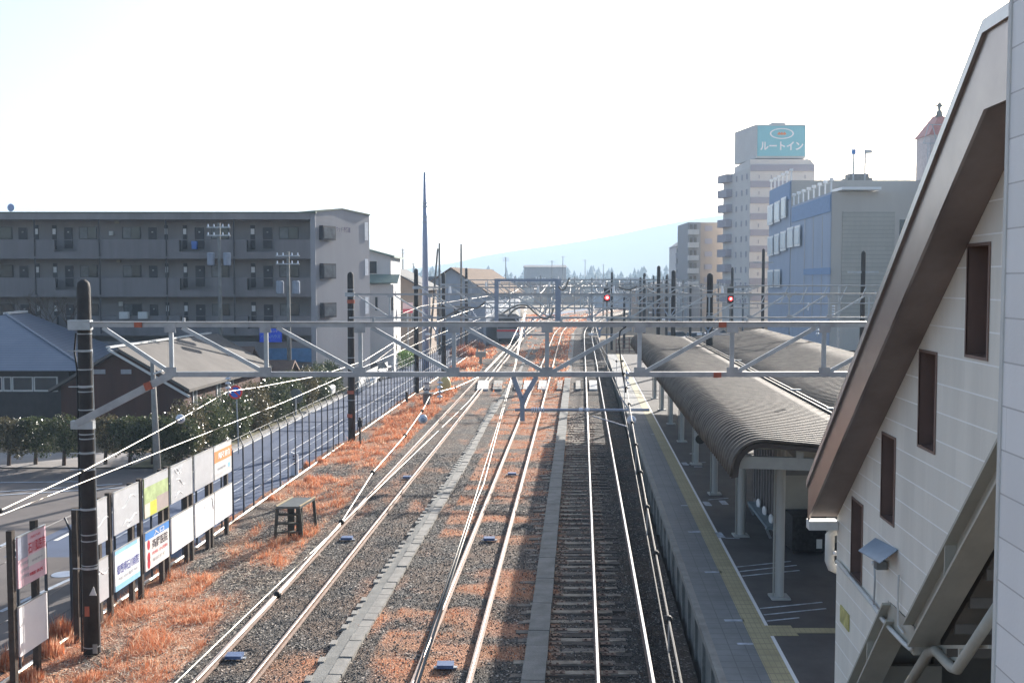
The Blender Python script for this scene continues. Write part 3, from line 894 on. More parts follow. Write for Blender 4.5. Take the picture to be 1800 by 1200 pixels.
outer = [(YE, zlow), (YE, zs(YE)+0.05), (8.0, zs(8.0)+0.05), (6.5, zs(8.0)+0.05), (6.5, lowA[1]+ (lowA[0]-6.5)*0.93), lowA, lowB, lowC]
wins = [((1499, 876), (1497, 1005), 1516), ((1552, 762), (1550, 905), 1573), ((1619, 618), (1615, 780), 1645), ((1703, 434), (1700, 622), 1738)]
holes = []
for a, b, pr in wins:
    A = wtz(*a); B = wtz(*b); C_ = wtz(pr, (a[1]+b[1])/2)
    y1 = (A[0]+B[0])/2; y0 = C_[0]
    holes.append([(y0, B[1]), (y0, A[1]), (y1, A[1]), (y1, B[1])])
loops = [[Vector((a, b, 0)) for a, b in outer]] + [[Vector((a, b, 0)) for a, b in h] for h in holes]
tris = tessellate_polygon(loops)
flat = [p for l in loops for p in l]
mb = MB(); mb.add([wp(p.x, p.y) for p in flat], [tuple(t_) for t_ in tris])
TH = 0.25
n = len(outer)
for i in range(n):
    a = outer[i]; b = outer[(i+1) % n]
    mb.add([wp(*a), wp(*b), wp(b[0], b[1], TH), wp(a[0], a[1], TH)], [(0, 1, 2, 3)])
mb.build('wall', M_siding, stair)
for h in holes:
    y0, y1 = h[0][0], h[2][0]; z0, z1 = h[0][1], h[1][1]
    r = MB()
    for (a, b) in (((y0, z0), (y0, z1)), ((y0, z1), (y1, z1)), ((y1, z1), (y1, z0)), ((y1, z0), (y0, z0))):
        r.add([wp(*a, -0.012), wp(*b, -0.012), wp(*b, 0.24), wp(*a, 0.24)], [(0, 1, 2, 3)])
    fr = 0.03
    for (a0, a1, c0, c1) in ((y0-fr, y0, z0-fr, z1+fr), (y1, y1+fr, z0-fr, z1+fr), (y0, y1, z1, z1+fr), (y0, y1, z0-fr, z0)):
        r.hexa([wp(a0, c0, -0.014), wp(a1, c0, -0.014), wp(a1, c0, -0.002), wp(a0, c0, -0.002), wp(a0, c1, -0.014), wp(a1, c1, -0.014), wp(a1, c1, -0.002), wp(a0, c1, -0.002)])
    wo = r.build('window', M_winbr, stair)
    MB().add([wp(y0, z0, 0.2), wp(y1, z0, 0.2), wp(y1, z1, 0.2), wp(y0, z1, 0.2)], [(0, 1, 2, 3)]).build('pane', mat('brown tinted glass', (0.20, 0.13, 0.11), 0.08, 0, 0.1, 1, spec=0.7), wo)
# end wall (far end) and back
MB().hexa([wp(YE-0.25, ZP, 0.26), wp(YE-0.25, ZP, 3.6), wp(YE, ZP, 3.6), wp(YE, ZP, 0.26), wp(YE-0.25, zs(YE)-0.1, 0.26), wp(YE-0.25, zs(YE)-0.1, 3.6), wp(YE, zs(YE)-0.1, 3.6), wp(YE, zs(YE)-0.1, 0.26)]).build('end_wall', M_beige, stair)
# roof edge: soffit, fascia, cap
FO = -0.43
YT = 8.78
soff = [(YE, zs(YE)), (YT, zs(YT)), (6.4, zs(YT)-0.0)]
mb = MB()
for i in range(2):
    a, b = soff[i], soff[i+1]
    mb.hexa([wp(a[0], a[1]-0.02, FO+0.03), wp(a[0], a[1]-0.02, -0.003), wp(b[0], b[1]-0.02, -0.003), wp(b[0], b[1]-0.02, FO+0.03), wp(a[0], a[1]+0.04, FO+0.03), wp(a[0], a[1]+0.04, -0.003), wp(b[0], b[1]+0.04, -0.003), wp(b[0], b[1]+0.04, FO+0.03)])
mb.build('soffit', M_soffit, stair)
FH = 0.50
mb = MB()
for (a, b, ha, hb) in (((YE+0.02, zs(YE+0.02)), (YT, zs(YT)), 0.42, 0.56), ((YT, zs(YT)), (6.4, zs(YT)), 0.56, 0.58)):
    for (i0, i1) in ((FO, FO+0.03),):
        mb.hexa([wp(a[0], a[1]-0.06, i0), wp(a[0], a[1]-0.06, i1), wp(b[0], b[1]-0.06, i1), wp(b[0], b[1]-0.06, i0), wp(a[0], a[1]+ha, i0), wp(a[0], a[1]+ha, i1), wp(b[0], b[1]+hb, i1), wp(b[0], b[1]+hb, i0)])
mb.build('fascia', M_bronze, stair)
mb = MB()
for (a, b, ha, hb) in (((YE+0.02, zs(YE+0.02)), (YT, zs(YT)), 0.42, 0.56), ((YT, zs(YT)), (6.4, zs(YT)), 0.56, 0.58)):
    mb.hexa([wp(a[0], a[1]+ha+0.002, FO-0.03), wp(a[0], a[1]+ha+0.002, FO+0.25), wp(b[0], b[1]+hb+0.002, FO+0.25), wp(b[0], b[1]+hb+0.002, FO-0.03), wp(a[0], a[1]+ha+0.11, FO-0.03), wp(a[0], a[1]+ha+0.11, FO+0.25), wp(b[0], b[1]+hb+0.11, FO+0.25), wp(b[0], b[1]+hb+0.11, FO-0.03)])
mb.build('cap_flashing', mat('pale cap flashing', (0.52, 0.50, 0.48), 0.3, 0.7, 0.08, 2), stair)
# roof surface above
mb = MB()
mb.hexa([wp(YE, zs(YE)+0.1, -0.15), wp(YE, zs(YE)+0.1, 3.7), wp(YT, zs(YT)+0.2, 3.7), wp(YT, zs(YT)+0.2, -0.15), wp(YE, zs(YE)+0.25, -0.15), wp(YE, zs(YE)+0.25, 3.7), wp(YT, zs(YT)+0.35, 3.7), wp(YT, zs(YT)+0.35, -0.15)])
mb.hexa([wp(YT, zs(YT)+0.2, -0.15), wp(YT, zs(YT)+0.2, 3.7), wp(6.4, zs(YT)+0.2, 3.7), wp(6.4, zs(YT)+0.2, -0.15), wp(YT, zs(YT)+0.35, -0.15), wp(YT, zs(YT)+0.35, 3.7), wp(6.4, zs(YT)+0.35, 3.7), wp(6.4, zs(YT)+0.35, -0.15)])
mb.build('roof', M_soffit, stair)
MB().hexa([wp(YE-0.1, zs(YE)-0.2, FO), wp(YE-0.1, zs(YE)-0.2, -0.01), wp(YE+0.1, zs(YE)-0.2, -0.01), wp(YE+0.1, zs(YE)-0.2, FO), wp(YE-0.1, zs(YE)-0.07, FO), wp(YE-0.1, zs(YE)-0.07, -0.01), wp(YE+0.1, zs(YE)-0.07, -0.01), wp(YE+0.1, zs(YE)-0.07, FO)]).build('soffit_end', M_offwhite, stair)
# stringers: channel beams under the stair
M_str = mat('cream painted stringer', (0.46, 0.44, 0.38), 0.6, 0.1, 0.15, 1.4, streak=True)
def stringer(a, b, dep, out=-0.10):
    m1 = MB()
    d = Vector((b[0]-a[0], b[1]-a[1])).normalized(); nn = Vector((-d.y, d.x))
    if nn.y > 0: nn = -nn
    # nn points down/under (normal to the slope)
    for (o0, o1, w0, w1) in ((0.0, 0.03, out, 0.22), (0.03, dep, 0.02, 0.06), (dep, dep+0.03, out, 0.22)):
        A0 = (a[0]+nn.x*o0, a[1]+nn.y*o0); A1 = (a[0]+nn.x*o1, a[1]+nn.y*o1)
        B0 = (b[0]+nn.x*o0, b[1]+nn.y*o0); B1 = (b[0]+nn.x*o1, b[1]+nn.y*o1)
        m1.hexa([wp(*A0, w0), wp(*A0, w1), wp(*B0, w1), wp(*B0, w0), wp(*A1, w0), wp(*A1, w1), wp(*B1, w1), wp(*B1, w0)])
    for f in (0.25, 0.75):
        c_ = (a[0]+(b[0]-a[0])*f, a[1]+(b[1]-a[1])*f)
        m1.hexa([wp(c_[0]-0.01, c_[1]-dep*1.3, out+0.01), wp(c_[0]-0.01, c_[1]-dep*1.3, 0.02), wp(c_[0]+0.01, c_[1]-dep*1.3, 0.02), wp(c_[0]+0.01, c_[1]-dep*1.3, out+0.01), wp(c_[0]-0.01, c_[1]-0.03, out+0.01), wp(c_[0]-0.01, c_[1]-0.03, 0.02), wp(c_[0]+0.01, c_[1]-0.03, 0.02), wp(c_[0]+0.01, c_[1]-0.03, out+0.01)])
    return m1
ext = (6.5, lowA[1]+(lowA[0]-6.5)*0.93)
stringer((6.6, outer[4][1]-0.01), (lowB[0], lowB[1]-0.01), 0.26).build('stringer', M_str, stair)
stringer((lowC[0], lowC[1]-0.01), (YE, zlow-0.01), 0.22).build('stringer', M_str, stair)
# landing and stair underside
M_under = mat('dark stair soffit', (0.17, 0.155, 0.135), 0.8, 0, 0.15, 1.5)  # one dark tone for underside, back wall and lower panel
mb = MB()
a, b = (6.6, outer[4][1]-0.3), (lowB[0]-0.1, lowB[1]-0.28)
mb.hexa([wp(*a, 0.3), wp(*a, 3.3), wp(*b, 3.3), wp(*b, 0.3), wp(a[0], a[1]+0.18, 0.3), wp(a[0], a[1]+0.18, 3.3), wp(b[0], b[1]+0.18, 3.3), wp(b[0], b[1]+0.18, 0.3)])
for k in range(13):
    f = k/12; c_ = (a[0]+(b[0]-a[0])*f, a[1]+(b[1]-a[1])*f)
    mb.hexa([wp(c_[0]-0.03, c_[1]-0.09, 0.3), wp(c_[0]-0.03, c_[1]-0.09, 3.3), wp(c_[0]+0.03, c_[1]-0.11, 3.3), wp(c_[0]+0.03, c_[1]-0.11, 0.3), wp(c_[0]-0.03, c_[1]+0.02, 0.3), wp(c_[0]-0.03, c_[1]+0.02, 3.3), wp(c_[0]+0.03, c_[1]+0.0, 3.3), wp(c_[0]+0.03, c_[1]+0.0, 0.3)])
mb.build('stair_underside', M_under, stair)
mb = MB()
mb.hexa([wp(lowB[0]-0.1, lowB[1]-0.35, 0.0), wp(lowB[0]-0.1, lowB[1]-0.35, 3.3), wp(lowC[0]+0.1, lowB[1]-0.35, 3.3), wp(lowC[0]+0.1, lowB[1]-0.35, 0.0), wp(lowB[0]-0.1, lowB[1]-0.03, 0.0), wp(lowB[0]-0.1, lowB[1]-0.03, 3.3), wp(lowC[0]+0.1, lowB[1]-0.03, 3.3), wp(lowC[0]+0.1, lowB[1]-0.03, 0.0)])
mb.build('landing', M_str, stair)
# back interior walls seen beneath
mb = MB(); mb.hexa([wp(6.8, ZP, 3.2), wp(6.8, ZP, 3.4), wp(15, ZP, 3.4), wp(15, ZP, 3.2), wp(6.8, 6.5, 3.2), wp(6.8, 6.5, 3.4), wp(15, 6.5, 3.4), wp(15, 6.5, 3.2)])
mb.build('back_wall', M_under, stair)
pb = onwall(1536, 1170, CW+0.35, S)
mb = MB(); mb.box(pb.x, pb.x+0.95, pb.y-0.0, pb.y+0.1, ZP, pb.z); mb.build('store_panel', M_beige, stair)
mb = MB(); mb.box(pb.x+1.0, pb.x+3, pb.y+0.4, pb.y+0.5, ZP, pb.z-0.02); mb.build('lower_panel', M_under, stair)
# drainage pipe zigzag
mb = MB()
pz = [onwall(px, py, CW+0.12, S) for px, py in ((1590, 1215), (1632, 1146), (1645, 1143), (1672, 1172), (1682, 1176), (1757, 1062))]
mb.tube(pz, 0.055, 10); mb.build('drain_pipe', M_str, stair, True)
mb = MB()
for (x0, y0, x1, y1) in ((1652, 1136, 1740, 1136), (1660, 1157, 1690, 1157), (1660, 1136, 1660, 1157), (1688, 1136, 1688, 1157)):
    mb.bar(onwall(x0, y0, CW+0.2, S), onwall(x1, y1, CW+0.2, S), 0.035)
mb.build('pipe_bracket', M_str, stair)
# lamp hood, conduit, rods, sign
q = onwall(1530, 980, CW-0.12, S)
lamp = thing('wall_lamp', (q.x, q.y, q.z), 'blue-grey hooded lamp fixed on the cream stair wall', 'wall lamp')
A = onwall(1509, 968, CW-0.22, S); B = onwall(1546, 990, CW-0.22, S)
up = Vector((0, 0, 0.10)); A2 = Vector((CW-0.01+S*A.y, A.y, A.z+0.16)); B2 = Vector((CW-0.01+S*B.y, B.y, B.z+0.16))
MB().hexa([A, B, B2, A2, A+Vector((0,0,.012)), B+Vector((0,0,.012)), B2+Vector((0,0,.012)), A2+Vector((0,0,.012))]).build('hood', mat('blue grey sheet', (0.30, 0.38, 0.48), 0.4, 0.3), lamp)
b_ = onwall(1546, 992, CW-0.1, S); MB().box(b_.x-0.05, b_.x+0.08, b_.y-0.05, b_.y+0.05, b_.z-0.05, b_.z+0.05).build('junction_box', M_concrete_d, lamp)
b_ = onwall(1535, 989, CW-0.1, S); MB().ball(b_, 0.03).build('bulb', M_white, lamp)
mb = MB(); mb.tube([onwall(1537, 992, CW-0.05, S), onwall(1538, 1020, CW-0.05, S), onwall(1536, 1065, CW-0.05, S)], 0.012, 6); mb.build('stem', M_steel, lamp)
t = thing('wall_conduit', onwall(1472, 988, CW-0.05, S), 'pale conduit running slantwise along the cream stair wall to the landing', 'conduit')
MB().tube([onwall(px, py, CW-0.045, S) for px, py in ((1471, 986), (1500, 1020), (1536, 1064), (1550, 1086), (1568, 1108), (1590, 1131), (1601, 1140))], 0.028, 8).build('pipe', M_offwhite, t, True)
MB().tube([onwall(px, py, CW-0.04, S) for px, py in ((1580, 1010), (1578, 1060), (1579, 1100), (1588, 1112))], 0.012, 6).build('cable_loop', M_offwhite, t)
q = onwall(1486, 1084, CW-0.02, S)
yg = MB(); A = wtz(1479, 1062); A_ = wtz(1479, 1091); Bq = wtz(1494, 1076)
yg.hexa([wp(A[0], A_[1], -0.02), wp(Bq[0], A_[1], -0.02), wp(Bq[0], A_[1], -0.003), wp(A[0], A_[1], -0.003), wp(A[0], A[1], -0.02), wp(Bq[0], A[1], -0.02), wp(Bq[0], A[1], -0.003), wp(A[0], A[1], -0.003)])
one(yg, 'notice_plate', mat('faded yellow notice', (0.50, 0.46, 0.18), 0.6, 0, 0.3, 6), 'faded yellow notice plate on the cream stair wall', 'notice', loc=q)
# white duct pipe at corner
t = thing('ventilation_pipe', onwall(1461, 960, CW-0.12, S), 'fat white bent ventilation pipe at the stair corner', 'pipe')
Yv = 15.45
vp_ = [at(1477, 933, Yv), at(1466, 933, Yv), at(1459, 940, Yv), at(1458, 985, Yv), at(1462, 996, Yv), at(1472, 1000, Yv)]
MB().tube(vp_, [0.07]*6, 12).build('duct', M_offwhite, t, True)
MB().tube([at(1461, 928, Yv), at(1461, 924, Yv)], [0.13, 0.13], 14).build('flange', M_offwhite, t)
MB().ball(at(1468, 972, Yv-0.1), 0.035).build('valve', M_white, t)

# near wall of the concourse
cn = 2.87
ne = onwall(1762, 600, cn, S)
nw = thing('concourse_wall', (cn+S*ne.y, ne.y, ZP), 'tall pale panelled concourse wall at the right edge', 'building')
mb = MB()
y1 = ne.y
mb.hexa([(cn+S*0.6, 0.6, -0.5), (cn+S*0.6+0.8, 0.6, -0.5), (cn+S*y1+0.8, y1, -0.5), (cn+S*y1, y1, -0.5), (cn+S*0.6, 0.6, 11.2), (cn+S*0.6+0.8, 0.6, 11.2), (cn+S*y1+0.8, y1, 11.2), (cn+S*y1, y1, 11.2)])
mb.build('wall', M_near, nw)
mb = MB(); mb.hexa([(cn+S*y1-0.012, y1-0.03, 0.5), (cn+S*y1, y1-0.03, 0.5), (cn+S*y1, y1+0.012, 0.5), (cn+S*y1-0.012, y1+0.012, 0.5), (cn+S*y1-0.012, y1-0.03, 11), (cn+S*y1, y1-0.03, 11), (cn+S*y1, y1+0.012, 11), (cn+S*y1-0.012, y1+0.012, 11)])
mb.build('corner_trim', M_offwhite, nw)

# ------------------------------------------------------------------ catenary gantries
def X_at(px, Y): return at(px, 600, Y).x
def pole_parts(parent, X, Y, top, rb, rt, bands=6, zb=-0.6, name='pole'):
    mb = MB()
    mb.tube([(X, Y, zb), (X, Y, top-0.18), (X, Y, top-0.07), (X, Y, top)], [rb, rt, rt*0.85, rt*0.3], 14)
    p = mb.build(name, M_pole, parent, True)
    if bands:
        mb = MB()
        for k in range(bands):
            z = top - 0.9 - k*(top-1.5)/bands*(0.9+0.2*random.random())
            r = rb + (rt-rb)*(z-zb)/(top-zb)
            mb.tube([(X, Y, z), (X, Y, z+0.035)], r+0.006, 14)
        mb.build('steel_band', M_steel, p)
    return p
def gantry(name, label, Y, pl_, pr_, ztop, zbot, vx, flip, mem=0.11, rl=0.17, top_l=8.1, top_r=8.1, marks=(), xend=None, strut=False, group='overhead line gantries spanning the tracks', bands=6):
    """vx : list of X of verticals ; flip: X where diagonals change direction"""
    XLp, XRp = pl_, pr_
    g = thing(name, (XLp, Y, -0.5), label, 'gantry', group)
    if XLp is not None: pole_parts(g, XLp, Y, top_l, rl, rl*0.82, bands)
    if XRp is not None: pole_parts(g, XRp, Y, top_r, rl, rl*0.82, bands)
    xe = xend or XRp
    zt, zb = ztop, zbot
    MB().box(XLp-0.18, xe+0.2, Y-0.22-mem/2, Y-0.22+mem/2, zt-mem*0.5, zt+mem*0.35).box(XLp-0.18, xe+0.2, Y-0.22-mem*0.8, Y-0.22+mem*0.8, zt+mem*0.35+0.001, zt+mem*0.35+0.014).build('top_chord', M_chord, g)
    xb0 = vx[0] if strut else XLp
    MB().box(xb0-0.05, xe+0.2, Y-0.22-mem/2, Y-0.22+mem/2, zb-mem*0.45, zb+mem*0.45).build('bottom_chord', M_chord, g)
    for v in vx:
        MB().box(v-mem*0.35, v+mem*0.35, Y-0.22-mem*0.3, Y-0.22+mem*0.3, zb+mem*0.45, zt-mem*0.6).build('vertical_member', M_steel, g)
    if Y < 60:
        for i_, v in enumerate(vx):
            MB().box(v-0.12, v+0.12, Y-0.22-mem*0.62, Y-0.22-mem*0.52, zt-mem*1.5, zt+mem*0.3).build('gusset_plate', M_chord, g)
            MB().box(v-0.12, v+0.12, Y-0.22-mem*0.62, Y-0.22-mem*0.52, zb-mem*0.4, zb+mem*1.3).build('gusset_plate', M_chord, g)
            if i_ % 2 == 0: MB().tube([(v+0.3, Y-0.3, zt+0.06), (v+0.3, Y-0.3, zt+0.14)], 0.03, 6).build('clamp_bolt', M_steel, g)
    xs_ = ([XLp+0.25] if strut else [XLp+0.1]) + list(vx) + [xe+0.1]
    for i in range(len(xs_)-1):
        a, b = xs_[i]+0.12, xs_[i+1]-0.06
        if (a+b)/2 < flip: p, q = (a+0.12, zt-mem*0.6), (b, zb+mem*0.45)
        else: p, q = (a, zb+mem*0.45), (b-0.12, zt-mem*0.6)
        MB().bar((p[0], Y-0.22, p[1]), (q[0], Y-0.22, q[1]), mem*0.45, mem*0.7).build('diagonal_member', M_steel, g)
    if strut:
        MB().bar((XLp-0.1, Y-0.24, zb-1.05), (vx[0]+0.0, Y-0.24, zb-0.0), mem*0.8, mem*1.3).build('knee_brace', M_chord, g)
        MB().box(XLp-0.24, XLp+0.24, Y-0.27, Y-0.12, zb-1.18, zb-1.0).build('pole_clamp', M_steel, g)
    MB().box(XLp-0.24, XLp+0.24, Y-0.3, Y-0.13, zt-0.12, zt+0.09).build('pole_clamp', M_steel, g)
    for (mx_, mz) in marks:
        MB().box(mx_-0.08, mx_+0.08, Y-0.22-mem*0.83, Y-0.22+mem*0.5, mz-0.065, mz+0.045).build('orange_mark', M_orange, g)
    return g
# gantry 1
Y1 = 22.7
zt1 = at(800, 569, Y1).z; zb1 = at(800, 656, Y1).z
vx1 = [X_at(p, Y1) for p in (307, 472, 636, 799, 961, 1122, 1283, 1443)]
g1 = gantry('catenary_gantry', 'nearest lattice gantry spanning the whole yard from the close dark pole', Y1, X_at(149, Y1), 8.6, zt1, zb1, vx1, X_at(961, Y1), 0.12, 0.175, at(145, 491, Y1).z, 8.0,
            marks=((X_at(252, Y1), zt1), (X_at(1265, Y1), zt1), (X_at(1257, Y1), zb1)), strut=True, bands=0)
XP1 = X_at(149, Y1)
# bands and brackets of the near pole
pole1 = [c for c in g1.children if c.name.startswith('pole') and 'clamp' not in c.name][0]
for y_, w_ in ((587, 1), (617, 2), (650, 1), (680, 2), (689, 1), (721, 1), (764, 1), (772, 1), (797, 2), (826, 2), (896, 2), (941, 1), (952, 1), (995, 1), (1000, 2), (1139, 1)):
    z = at(150, y_, Y1-0.17).z; r = 0.143 + (0.175-0.143)*(8-z)/8.5 + 0.006
    MB().tube([(XP1, Y1, z-0.012*w_), (XP1, Y1, z+0.012*w_)], r, 16).build('steel_band', M_steel, pole1)
    if w_ == 2:
        MB().bar((XP1-0.32, Y1-0.12, z), (XP1+0.2, Y1-0.12, z), 0.03, 0.02).build('step_arm', M_steel, pole1)
MB().tube([(XP1-0.205, Y1-0.02, -0.4), (XP1-0.17, Y1-0.02, 5.8), (XP1-0.22, Y1-0.02, 6.2), (XP1-0.18, Y1-0.02, 6.6)], 0.02, 6).build('downlead_cable', M_black, pole1)
MB().tube([(XP1+0.20, Y1-0.02, -0.4), (XP1+0.165, Y1-0.02, 6.2)], 0.01, 6).build('downlead_cable', M_steel, pole1)
q = at(153, 1074, Y1-0.19); MB().box(q.x-0.05, q.x+0.05, q.y-0.005, q.y+0.005, q.z-0.11, q.z+0.11).build('orange_plate', M_orange, pole1)
q = at(163, 1038, Y1-0.19); MB().prism([(q.x-0.08, q.y, q.z-0.1), (q.x+0.08, q.y, q.z-0.1), (q.x+0.02, q.y, q.z+0.1)], (0, 0.008, 0)).build('warning_triangle', M_offwhite, pole1)
q = at(167, 1140, Y1-0.19); MB().box(q.x-0.05, q.x+0.05, q.y-0.005, q.y+0.005, q.z-0.1, q.z+0.1).build('number_plate', M_concrete, pole1)
MB().bar((XP1+1.38, Y1-0.26, at(265, 678, Y1).z), (XP1+1.52, Y1-0.26, at(272, 674, Y1).z), 0.13, 0.17).build('orange_mark', M_orange, g1)

# V hanger with registration arm under gantry 1
M_vh = mat('blue grey hanger steel', (0.30, 0.34, 0.42), 0.5, 0.4, 0.1, 3)
Yh = Y1-0.22
def hanger(xa, xb, xc, zc, x2=None, zl=None):
    h = MB()
    h.bar((xa, Yh, zb1-0.05), (xc, Yh, zc), 0.07, 0.10); h.bar((xb, Yh, zb1-0.05), (xc, Yh, zc), 0.07, 0.10)
    h.bar((xc, Yh, zc+0.08), (xc, Yh, zc-0.42), 0.10, 0.14)
    return h
hg = hanger(X_at(902, Y1), X_at(943, Y1), X_at(918, Y1), at(918, 703, Y1).z)
hg.build('drop_hanger', M_vh, g1)
za = at(1000, 718, Y1).z
h = MB(); h.tube([(X_at(905, Y1), Yh, za), (X_at(1140, Y1), Yh, za)], 0.03, 8)
h.bar((X_at(1088, Y1), Yh, za+0.3), (X_at(1105, Y1), Yh, za), 0.03)
h.tube([(X_at(1040, Y1), Yh-0.1, za-0.12), (X_at(1100, Y1), Yh-0.1, at(1100, 746, Y1).z)], 0.015, 6)
h.build('registration_arm', M_vh, g1)
h = MB()
for k in range(6):
    x = X_at(935+k*4, Y1); h.tube([(x-0.012, Yh, za), (x+0.012, Yh, za)], 0.06, 12)
for px in (1020, 1032): x = X_at(px, Y1); h.tube([(x-0.04, Yh, za), (x+0.04, Yh, za)], 0.045, 12)
h.build('insulator', M_porc, g1)

# gantry 2
Y2 = 53.5
def std_vx(XL, XR, panel=2.02): 
    n = int((XR-XL)/panel); return [XL + panel*(k+1) for k in range(n-0) if XL+panel*(k+1) < XR-0.5]
zt2 = at(900, 517, Y2).z; zb2 = at(900, 558, Y2).z
g2 = gantry('catenary_gantry', 'second lattice gantry with a tall rectangular frame on its beam', Y2, X_at(617, Y2), X_at(1247, Y2), zt2, zb2, std_vx(X_at(617, Y2), X_at(1560, Y2)), X_at(1000, Y2), 0.10, 0.19, at(617, 478, Y2).z, at(1247, 480, Y2).z, xend=X_at(1570, Y2))
fx0, fx1 = X_at(873, Y2), X_at(980, Y2); fz1 = at(900, 490, Y2).z; fz0 = at(900, 566, Y2).z
fm = MB()
fm.box(fx0-0.1, fx0+0.1, Y2-0.5, Y2-0.36, fz0, fz1); fm.box(fx1-0.14, fx1+0.14, Y2-0.5, Y2-0.36, fz0, fz1); fm.box(fx0+0.1, fx1-0.14, Y2-0.49, Y2-0.37, fz1-0.14, fz1-0.001)
fm.build('upper_frame', M_vh, g2)
pole2 = [c for c in g2.children if c.name.startswith('pole') and 'clamp' not in c.name][0]
for y_ in (530, 689, 730):
    q = at(617, y_, Y2); MB().tube([(q.x, Y2, q.z-0.09), (q.x, Y2, q.z+0.09)], 0.197, 14).build('orange_band', M_orange, pole2)

# further gantries
specs = [(77, 732, 1183, 472, 475, 505, 541), (92, 780, 1157, 479, 467, 500, 532), (118, 820, 1132, 471, 480, 492, 520), (150, 846, 1125, 480, 487, 497, 520), (185, 862, 1172, 483, 482, 492, 511), (230, 880, 1148, 484, 484, 491, 506), (290, 905, 1165, 486, 486, 492, 504)]
fl_ = ['third lattice gantry, from the dark pole by the fence end', 'fourth lattice gantry behind the tall grey mast', 'fifth lattice gantry with slim dark poles', 'sixth gantry, beyond the parked train', 'seventh gantry, small in the distance', 'eighth gantry, tiny in the far yard', 'farthest gantry beam before the houses']
for (Yg, pL, pR, tl, tr, yt, yb), lb in zip(specs, fl_):
    a, b = X_at(pL, Yg), X_at(pR, Yg)
    gantry('catenary_gantry', lb, Yg, a, b, at(900, yt, Yg).z, at(900, yb, Yg).z, std_vx(a, b+ (3 if Yg < 100 else 0), 2.4), (a+b)/2, 0.11, 0.19, at(pL, tl, Yg).z, at(pR, tr, Yg).z, bands=0, xend=b+(6 if Yg < 120 else 0.5))
M_board_w = mat('white blank board', (0.88, 0.88, 0.88), 0.5, 0, 0.03, 2)
for gi, (gg, Yg, zt_g, zb_g) in enumerate([(g2, Y2, zt2, zb2)]+[(None, sp_[0], at(900, sp_[5], sp_[0]).z, at(900, sp_[6], sp_[0]).z) for sp_ in specs[:5]]):
    if gg is None: gg = [o for o in bpy.data.objects if o.get('category') == 'gantry' and abs(o.location.y-Yg) < 0.1][0]
    for L_ in (LA, LB, LC, (LC[0]+5.5, LC[1])):
        xh = lx(L_, Yg)
        h = MB(); h.bar((xh-0.45, Yg-0.22, zb_g-0.05), (xh, Yg-0.22, zb_g-0.7), 0.07); h.bar((xh+0.45, Yg-0.22, zb_g-0.05), (xh, Yg-0.22, zb_g-0.7), 0.07); h.bar((xh, Yg-0.22, zb_g-0.65), (xh, Yg-0.22, zb_g-1.0), 0.09)
        h.bar((xh-0.3, Yg-0.22, zb_g-0.85), (xh+1.2, Yg-0.22, zb_g-0.85), 0.04)
        h.build('drop_hanger', M_vh, gg)
        h = MB(); h.tube([(xh-0.55, Yg-0.22, zb_g-0.85), (xh-0.32, Yg-0.22, zb_g-0.85)], 0.07, 8); h.build('insulator', M_board_w, gg)
        h = MB(); h.tube([(xh+0.7, Yg-0.22, zt_g+0.06), (xh+0.7, Yg-0.22, zt_g+0.4)], [0.08, 0.05], 8); h.build('top_insulator', M_board_w, gg)
# free dark poles on the right
G = 'free standing dark line poles'
for (px, yt, yb, Yp, lb) in ((1515, 441, 640, 62, 'tall dark pole in front of the cream department store'), (1340, 437, 600, 95, 'dark pole before the white hotel tower'), (1171, 483, 560, 120, 'thin dark pole between two thicker ones near the station canopy'), (1097, 505, 570, 130, 'short dark pole right of the red signal'), (1213, 500, 590, 130, 'short dark pole right of the paired thick poles'), (1286, 470, 590, 110, 'slim dark pole left of the hotel base'), (1075, 478, 560, 128, 'dark pole carrying the red signal lamp')):
    X = X_at(px, Yp)
    t = thing('line_pole', (X, Yp, -0.6), lb, 'pole', G)
    pole_parts(t, X, Yp, at(px, yt, Yp).z, 0.16 if Yp > 70 else 0.15, 0.13, 0, name='shaft')
    MB().box(X-0.9, X+0.9, Yp-0.05, Yp+0.05, at(px, yt, Yp).z-1.3, at(px, yt, Yp).z-1.18).build('cross_arm', M_steel, t)
# thin second beam seen right of the canopy
t = thing('pipe_beam_gantry', (X_at(1350, 62), 62, 5), 'thin pipe gantry with insulators in front of the cream department store', 'gantry')
za_ = at(1400, 533, 62).z; zb_ = at(1400, 502, 62).z
MB().tube([(X_at(1290, 62), 61.6, zb_), (X_at(1590, 62), 61.6, zb_)], 0.04, 8).build('beam', M_steel, t)
MB().tube([(X_at(1290, 62), 61.6, za_), (X_at(1590, 62), 61.6, za_)], 0.035, 8).build('beam', M_steel, t)
for px in range(1300, 1590, 34):
    MB().bar((X_at(px, 62), 61.6, za_), (X_at(px+14, 62), 61.6, zb_), 0.05).build('lattice_bar', M_steel, t)
MB().bar((X_at(1470, 62), 61.6, -0.5), (X_at(1470, 62), 61.6, zb_), 0.12).build('post', M_steel, t)
